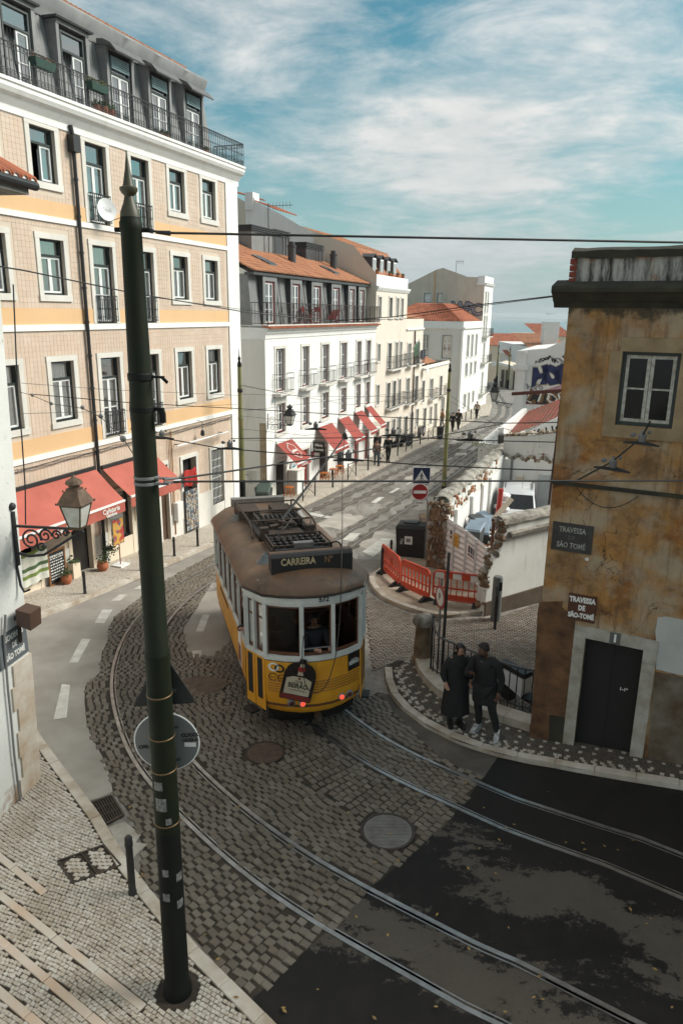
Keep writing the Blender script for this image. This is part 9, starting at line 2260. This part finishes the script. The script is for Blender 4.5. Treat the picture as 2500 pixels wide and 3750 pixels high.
far_person(TZm(448,578),'distant person in a beige shirt carrying a dark bag',mat('beige_shirt',(0.34,0.28,0.2),0.9),M_COATB,1.75,160);far_person(TZm(52,672),'distant person in a light brown top standing by a doorway',mat('tan_top',(0.30,0.17,0.09),0.9),mat('grey_trousers',(0.15,0.14,0.13),0.9),1.65,100)
far_person(TZm(660,205),'tiny person in black at the far bend, left of the pair',M_COATB,M_COATB,1.75,180);far_person(TZm(728,205),'tiny person in a white shirt at the far bend, right of the pair',M_PRINTW,M_COATB,1.75,180)
# motor scooters
def scooter(label,p,rz,col,group='parked scooters'):
 r=thing('motor_scooter',label,'scooter',p,rz,group)
 for y in(-0.62,0.62):w=MB().lathe([(0.1,-0.05),(0.22,-0.05),(0.25,0),(0.22,0.05),(0.1,0.05)],16,(0,y,0.25),'x').build('wheel',M_RUBBER,r);MB().lathe([(0.11,-0.04),(0.11,0.04)],10,(0,y,0.25),'x').build('rim',M_ZINC,w)
 loft_=MB().hexa([(-0.15,0.15,0.3),(0.15,0.15,0.3),(0.12,0.85,0.5),(-0.12,0.85,0.5),(-0.16,0.15,0.72),(0.16,0.15,0.72),(0.1,0.9,0.75),(-0.1,0.9,0.75)]).build('body',col,r)
 MB().hexa([(-0.15,0.1,0.74),(0.15,0.1,0.74),(0.11,0.8,0.78),(-0.11,0.8,0.78),(-0.13,0.12,0.83),(0.13,0.12,0.83),(0.1,0.78,0.87),(-0.1,0.78,0.87)]).build('seat',M_BLACK,r)
 MB().hexa([(-0.2,-0.5,0.3),(0.2,-0.5,0.3),(0.2,-0.42,0.3),(-0.2,-0.42,0.3),(-0.16,-0.42,0.95),(0.16,-0.42,0.95),(0.16,-0.34,0.95),(-0.16,-0.34,0.95)]).build('leg_shield',col,r);MB().box(-0.15,0.15,-0.42,0.15,0.27,0.33).build('footboard',M_BLACK,r)
 MB().tube([(-0.33,-0.25,1.04),(-0.1,-0.34,1.0),(0.1,-0.34,1.0),(0.33,-0.25,1.04)],0.02,6).bar((0,-0.38,0.9),(0,-0.62,0.3),0.05).build('handlebar',M_ZINC,r);MB().ball((0,-0.46,0.9),0.09,0.07,0.09,10,6).build('headlight',M_LGLASS,r)
 for s in(-1,1):MB().bar((s*0.25,-0.3,1.02),(s*0.3,-0.28,1.2),0.012).ball((s*0.3,-0.28,1.24),0.07,0.02,0.05,8,5).build('mirror',M_ZINC,r)
 return r
q=gp(*EZ(1500,755),0.12);scooter('dark scooter parked on the far pavement beyond the red awnings',(q.x,q.y,q.z+.12),R(-60),M_BLACK);q=gp(*EZ(1535,745),0.12);scooter('black motorcycle-like scooter beside the dark one',(q.x,q.y,q.z+.12),R(-40),mat('scooter_grey',(0.06,0.06,0.065),0.3));q=gp(*Zm(1400,900,.4464)(315,1572),0.12);scooter('silver and red scooter parked by the low pink house',(q.x,q.y,q.z+.12),R(-25),mat('scooter_silver',(0.3,0.28,0.28),0.3));q=gp(*Zm(1400,900,.4464)(470,1575),0.12)
lb_=thing('litter_bin','black litter bin on the pavement near the silver scooter','bin',(q.x,q.y,q.z+.1));MB().lathe([(0.25,0),(0.3,0.85),(0.32,0.9),(0.2,0.95)],14).build('bin',M_BLACK,lb_)
sc4=scooter('white scooter parked in the lane behind the ochre corner',(4.02,13.62,G(4.0,13.6)),R(40),M_WFRAME)
# kerb furniture beyond the tram
for i,s in enumerate((35.3,41.06,47.2,53.0,59.5,62.0,64.5,67.0,69.5,72.0)):
 bollard(ST(-14.22,s,Gs(s)+0.12),['black bollard in front of the red door of the white house','black bollard between the second and third kerb frames','black bollard just beyond the group of pedestrians','black bollard in front of the cream house','first of the row of bollards past the kerb frames','second of the row of bollards past the kerb frames','third of the row of bollards past the kerb frames','fourth of the row of bollards past the kerb frames','fifth of the row of bollards past the kerb frames','last of the row of bollards past the kerb frames'][i],h=0.95)
for i,(s0,s1)in enumerate(((31.4,32.9),(37.6,38.9),(43.2,44.7),(49.2,50.7),(55.4,56.9))):
 fr_=street_thing('kerb_frame',['crossed kerb barrier nearest the tram','second crossed kerb barrier, by the orange stools','third crossed kerb barrier, by the pedestrians','fourth crossed kerb barrier, past the pedestrians','farthest crossed kerb barrier'][i],'barrier',-14.22,s0,Gs(s0)+0.12,'crossed kerb barriers');L=s1-s0;dz=Gs(s1)-Gs(s0)
 for y,z in((0,0),(L,dz)):MB().bar((0,y,z-0.05),(0,y,z+0.95),0.05).build('post',M_BLACK,fr_)
 MB().bar((0,0,0.88),(0,L,dz+0.88),0.03).build('top_rail',M_BLACK,fr_);MB().bar((0,0,0.1),(0,L,dz+0.85),0.02).build('cross_bar',M_BLACK,fr_);MB().bar((0,0,0.85),(0,L,dz+0.1),0.02).build('cross_bar',M_BLACK,fr_)
M_GBIN=mat('green_grey_bin',(0.06,0.085,0.07),0.5)
for i,(s,t_)in enumerate(((29.0,-15.1),(28.2,-14.7))):
 w_=wheelie(ST(t_,s,Gs(s)+0.12),R(-30+25*i),['green-grey wheelie bin with open lid behind the tram','lower green wheelie bin behind the tram roof'][i],M_GBIN,0.2)
np_=thing('back_of_sign','pale back of a small sign on the pole by the tiled house','sign',ST(-14.45,26.2,1.0));MB().box(0.05,0.45,-0.01,0.01,-0.3,0.3).build('plate',M_GREYW,np_);MB().bar((-.1,0,0.1),(0.1,0,0.1),0.03).build('clamp',M_ZINC,np_)
# ------------------------------------------------------------------ overhead wires
M_WIRE=mat('wire_black',(0.018,0.017,0.016),0.6);M_INS=mat('insulator_grey',(0.16,0.16,0.155),0.5,0.2)
DW=lambda x,y,Y:atY(x*2500/1568,y*2500/1568,Y)
def wire(label,pts,r=0.011,sag=0.0,group='overhead wires'):
 P=[DW(*p)for p in pts];Q=[]
 for a,b_ in zip(P,P[1:]):
  n=max(4,int((b_-a).length/1.0))
  for i in range(n):f=i/n;Q.append(a.lerp(b_,f)-Vector((0,0,sag*4*f*(1-f))))
 Q.append(P[-1]);o=Q[0].copy()
 ob=tag(MB(o).tube(Q,r,6).build('overhead_wire',M_WIRE),label,'wire',group);ob.location=o;return ob
wire('topmost thick cable from the foreground pole across the sky',[(345,530,6.62),(385,535,6.65),(1568,557,7.2),(1640,558,7.2)],0.011)
tb1=thing('turnbuckle','black turnbuckle on the topmost cable beside the pole','turnbuckle',DW(365,532,6.62));MB(DW(365,532,6.62)).tube([DW(345,530,6.62),DW(352,531,6.62)],0.02,8).tube([DW(358,533,6.63),DW(392,536,6.64)],[0.014,0.022],8).build('barrel',M_BLACK,tb1)
wire('heavy horizontal cable from the steel clamps of the foreground pole',[(376,1107,6.55),(430,1106,6.6),(1568,1104,8.2),(1640,1104,8.2)],0.0105)
wire('cable rising from the steel clamps towards the far right node',[(376,1101,6.55),(420,1098,7),(790,1044,11.5),(1158,972,17)],0.011)
tb2=thing('turnbuckle','pair of steel turnbuckles at the clamps of the foreground pole','turnbuckle',DW(390,1104,6.55));
for y0,y1 in((1101,1098),(1108,1107)):MB(DW(390,1104,6.55)).tube([DW(378,y0,6.53),DW(410,y1,6.6)],0.013,8).build('barrel',M_ZINC,tb2)
wire('contact wire passing lowest in front of the white house',[(300,985,16),(374,1006,15.8),(502,1029,15.6),(941,1066,14),(1160,1077,13.4),(1568,1090,12.2),(1660,1093,12)],0.0125)
wire('second contact wire in front of the white house',[(530,1007,22),(941,1005,18.5),(1160,1013,17),(1568,1022,14),(1660,1024,14)],0.0125)
wire('upper contact wire crossing in front of the white house',[(70,905,20),(300,925,21),(502,936,22),(941,961,20),(1158,972,17),(1568,966,12.5),(1660,965,12)],0.0125)
wire('slack cable from the left house to the ochre cornice',[(0,612,9.8),(60,622,10.5),(300,672,13),(564,717,16),(760,738,18),(900,728,17),(1100,700,15),(1268,680,12.6)],0.011)
wire('thin companion of the slack cable below the cornice',[(360,684,14),(564,712,17),(760,735,18),(920,733,17),(1110,702,15),(1268,682,12.6)],0.006)
wire('insulated span wire from the tiled house down to the pole clamp',[(45,900,19.5),(75,908,18),(118,927,16.5),(190,938,14),(232,958,12),(285,1010,9),(318,1060,7.2)],0.007)
wire('thin pull wire from the tiled house to the far pole, upper',[(50,880,19.5),(250,895,22),(548,908,29)],0.007);wire('thin pull wire from the tiled house to the far pole, lower',[(50,950,19.5),(250,945,22),(548,928,29)],0.007)
wire('thin wire from the far pole to the white house lantern',[(552,884,29.2),(620,897,29.5),(640,905,30)],0.008);wire('thin span wire from the far pole towards the street, upper',[(552,886,29.3),(800,930,32),(1030,905,45)],0.008)
wire('thin span wire from the far pole towards the street, middle',[(552,945,29.3),(760,920,33),(1030,890,45)],0.008);wire('thin span wire from the far pole towards the street, lower',[(552,985,29.3),(700,1000,30),(870,985,33)],0.008)
wire('thin wire across the white house second floor',[(552,905,29.3),(700,910,30),(1020,912,44)],0.007);wire('thin wire above the red awnings of the white house',[(552,955,29.3),(650,965,30),(800,975,31),(1022,960,44.8)],0.007)
wire('thin wire between the two far poles, low',[(552,1010,29.3),(800,1020,30),(1021,965,45)],0.007)
wire('thin wire from the far pole up to the bend',[(1028,905,45),(1080,940,60),(1125,905,95)],0.012);wire('pull wire from the far green pole to the ruined yard',[(1028,920,45),(1160,985,30),(1180,990,28)],0.009)
wire('steep strut wire across the ochre wall',[(1325,1103,10.9),(1405,1060,10.7),(1472,1005,10.4),(1492,968,10.2)],0.014)
def hanger(x,y,Y,label,s=1.0,tilt=0.0):
 c=DW(x,y,Y);h=thing('line_hanger',label,'hanger',c,0,'overhead line hangers')
 MB().lathe([(0.05*s,0.02*s),(0.06*s,0.05*s),(0.06*s,0.13*s),(0.03*s,0.16*s),(0.02*s,0.19*s)],12).build('bell',M_INS if s>0.9 else M_BLACK,h,smooth=True)
 MB().prism([(-0.28*s,0,-0.005-tilt*.28),(-0.06*s,0,0.03*s),(0.06*s,0,0.03*s),(0.28*s,0,-0.005+tilt*.28),(0.28*s,0,-0.03*s+tilt*.28),(-0.28*s,0,-0.03*s-tilt*.28)],(0,0.02*s,0)).build('clamp_ear',M_BLACK,h)
 MB().ball((-0.14*s,0,0.13*s),0.05*s,0.03*s,0.035*s,8,5).ball((0.1*s,0,0.17*s),0.03*s,n=8,m=5).build('fitting',M_INS if s>0.9 else M_BLACK,h)
 return h
hanger(1405,1077,10.7,'grey line hanger on the ochre wall, lower of the two',1.0,-0.15);hanger(1472,1018,10.4,'grey line hanger on the ochre wall, upper of the two',0.95,-0.1)
hanger(800,1056,14.5,'black line hanger right above the tram roof',1.1);hanger(1079,1010,17.5,'black line hanger left of the yard shed',1.15);hanger(528,1030,15.5,'black line hanger at the corner of the tiled house',1.0);hanger(372,1006,15.8,'line hanger just right of the foreground pole',0.95);hanger(903,1000,20,'black line hanger above the distant pedestrians',1.2);hanger(725,985,22,'black line hanger before the second red awning',1.2)
for i,(x,y,Y)in enumerate(((75,908,18),(190,936,14),(232,956,12),(283,1008,9),(118,927,16.5))):
 c=DW(x,y,Y);t_=thing('strain_insulator',['strain insulator nearest the tiled house','fourth strain insulator from the left wall','third small strain insulator before the pole','strain insulator nearest the foreground pole','second strain insulator from the left'][i],'insulator',c,0,'strain insulators on the span wire');d=(DW(318,1060,7.2)-c).normalized()*0.07
 MB().tube([-d,-d*.5,d*.5,d],[0.02,0.04,0.04,0.02],8).build('body',M_INS,t_)
bd=thing('gull','tiny dark bird flying over the river','bird',DW(1262,723,120));MB().add([(0,-0.25,0),(0.08,0,0.03),(0,0.3,0),(-0.08,0,0.03),(0.75,0.1,0.22),(-0.75,0.1,0.2),(0.4,0,0.2),(-0.4,0,0.18)],[(0,1,2,3),(1,6,2),(6,4,2),(3,2,7),(7,2,5)]).build('body',M_BLACK,bd)
lv_=MB();rl_=random.Random(5)
for _ in range(70):
 p=gp(rl_.uniform(450,2480),rl_.uniform(2750,3740))
 if inside(near_poly,p.x,p.y)and rl_.random()<0.6:continue
 a=rl_.uniform(0,6.3);L=rl_.uniform(0.018,0.04);z=p.z+(0.045 if not inside(near_poly,p.x,p.y)else 0.12);c,s_=math.cos(a)*L,math.sin(a)*L
 lv_.add([(p.x-c,p.y-s_,z),(p.x+s_*.5,p.y-c*.5,z+.004),(p.x+c,p.y+s_,z+.008),(p.x-s_*.5,p.y+c*.5,z+.004)],[(0,1,2,3)])
stuff(lv_.build('fallen_leaves',mat('yellow_fallen_leaf',(0.38,0.24,0.06),0.8,col2=(0.2,0.12,0.05),scale=3)))
# ------------------------------------------------------------------ thin even haze over the river
hb=stuff(MB().box(-16500,16500,-80,13200,-68,20).build('haze',None))
hm=bpy.data.materials.new('river_haze');hm.use_nodes=True;hn=hm.node_tree;hn.nodes.clear()
ho=hn.nodes.new('ShaderNodeOutputMaterial');hv=hn.nodes.new('ShaderNodeVolumePrincipled');hv.inputs['Color'].default_value=(0.86,0.93,0.97,1);hv.inputs['Density'].default_value=0.00012
hv.inputs['Density Attribute'].default_value=''
hm.cycles.homogeneous_volume=True
hn.links.new(hv.outputs[0],ho.inputs['Volume']);hb.data.materials.append(hm)
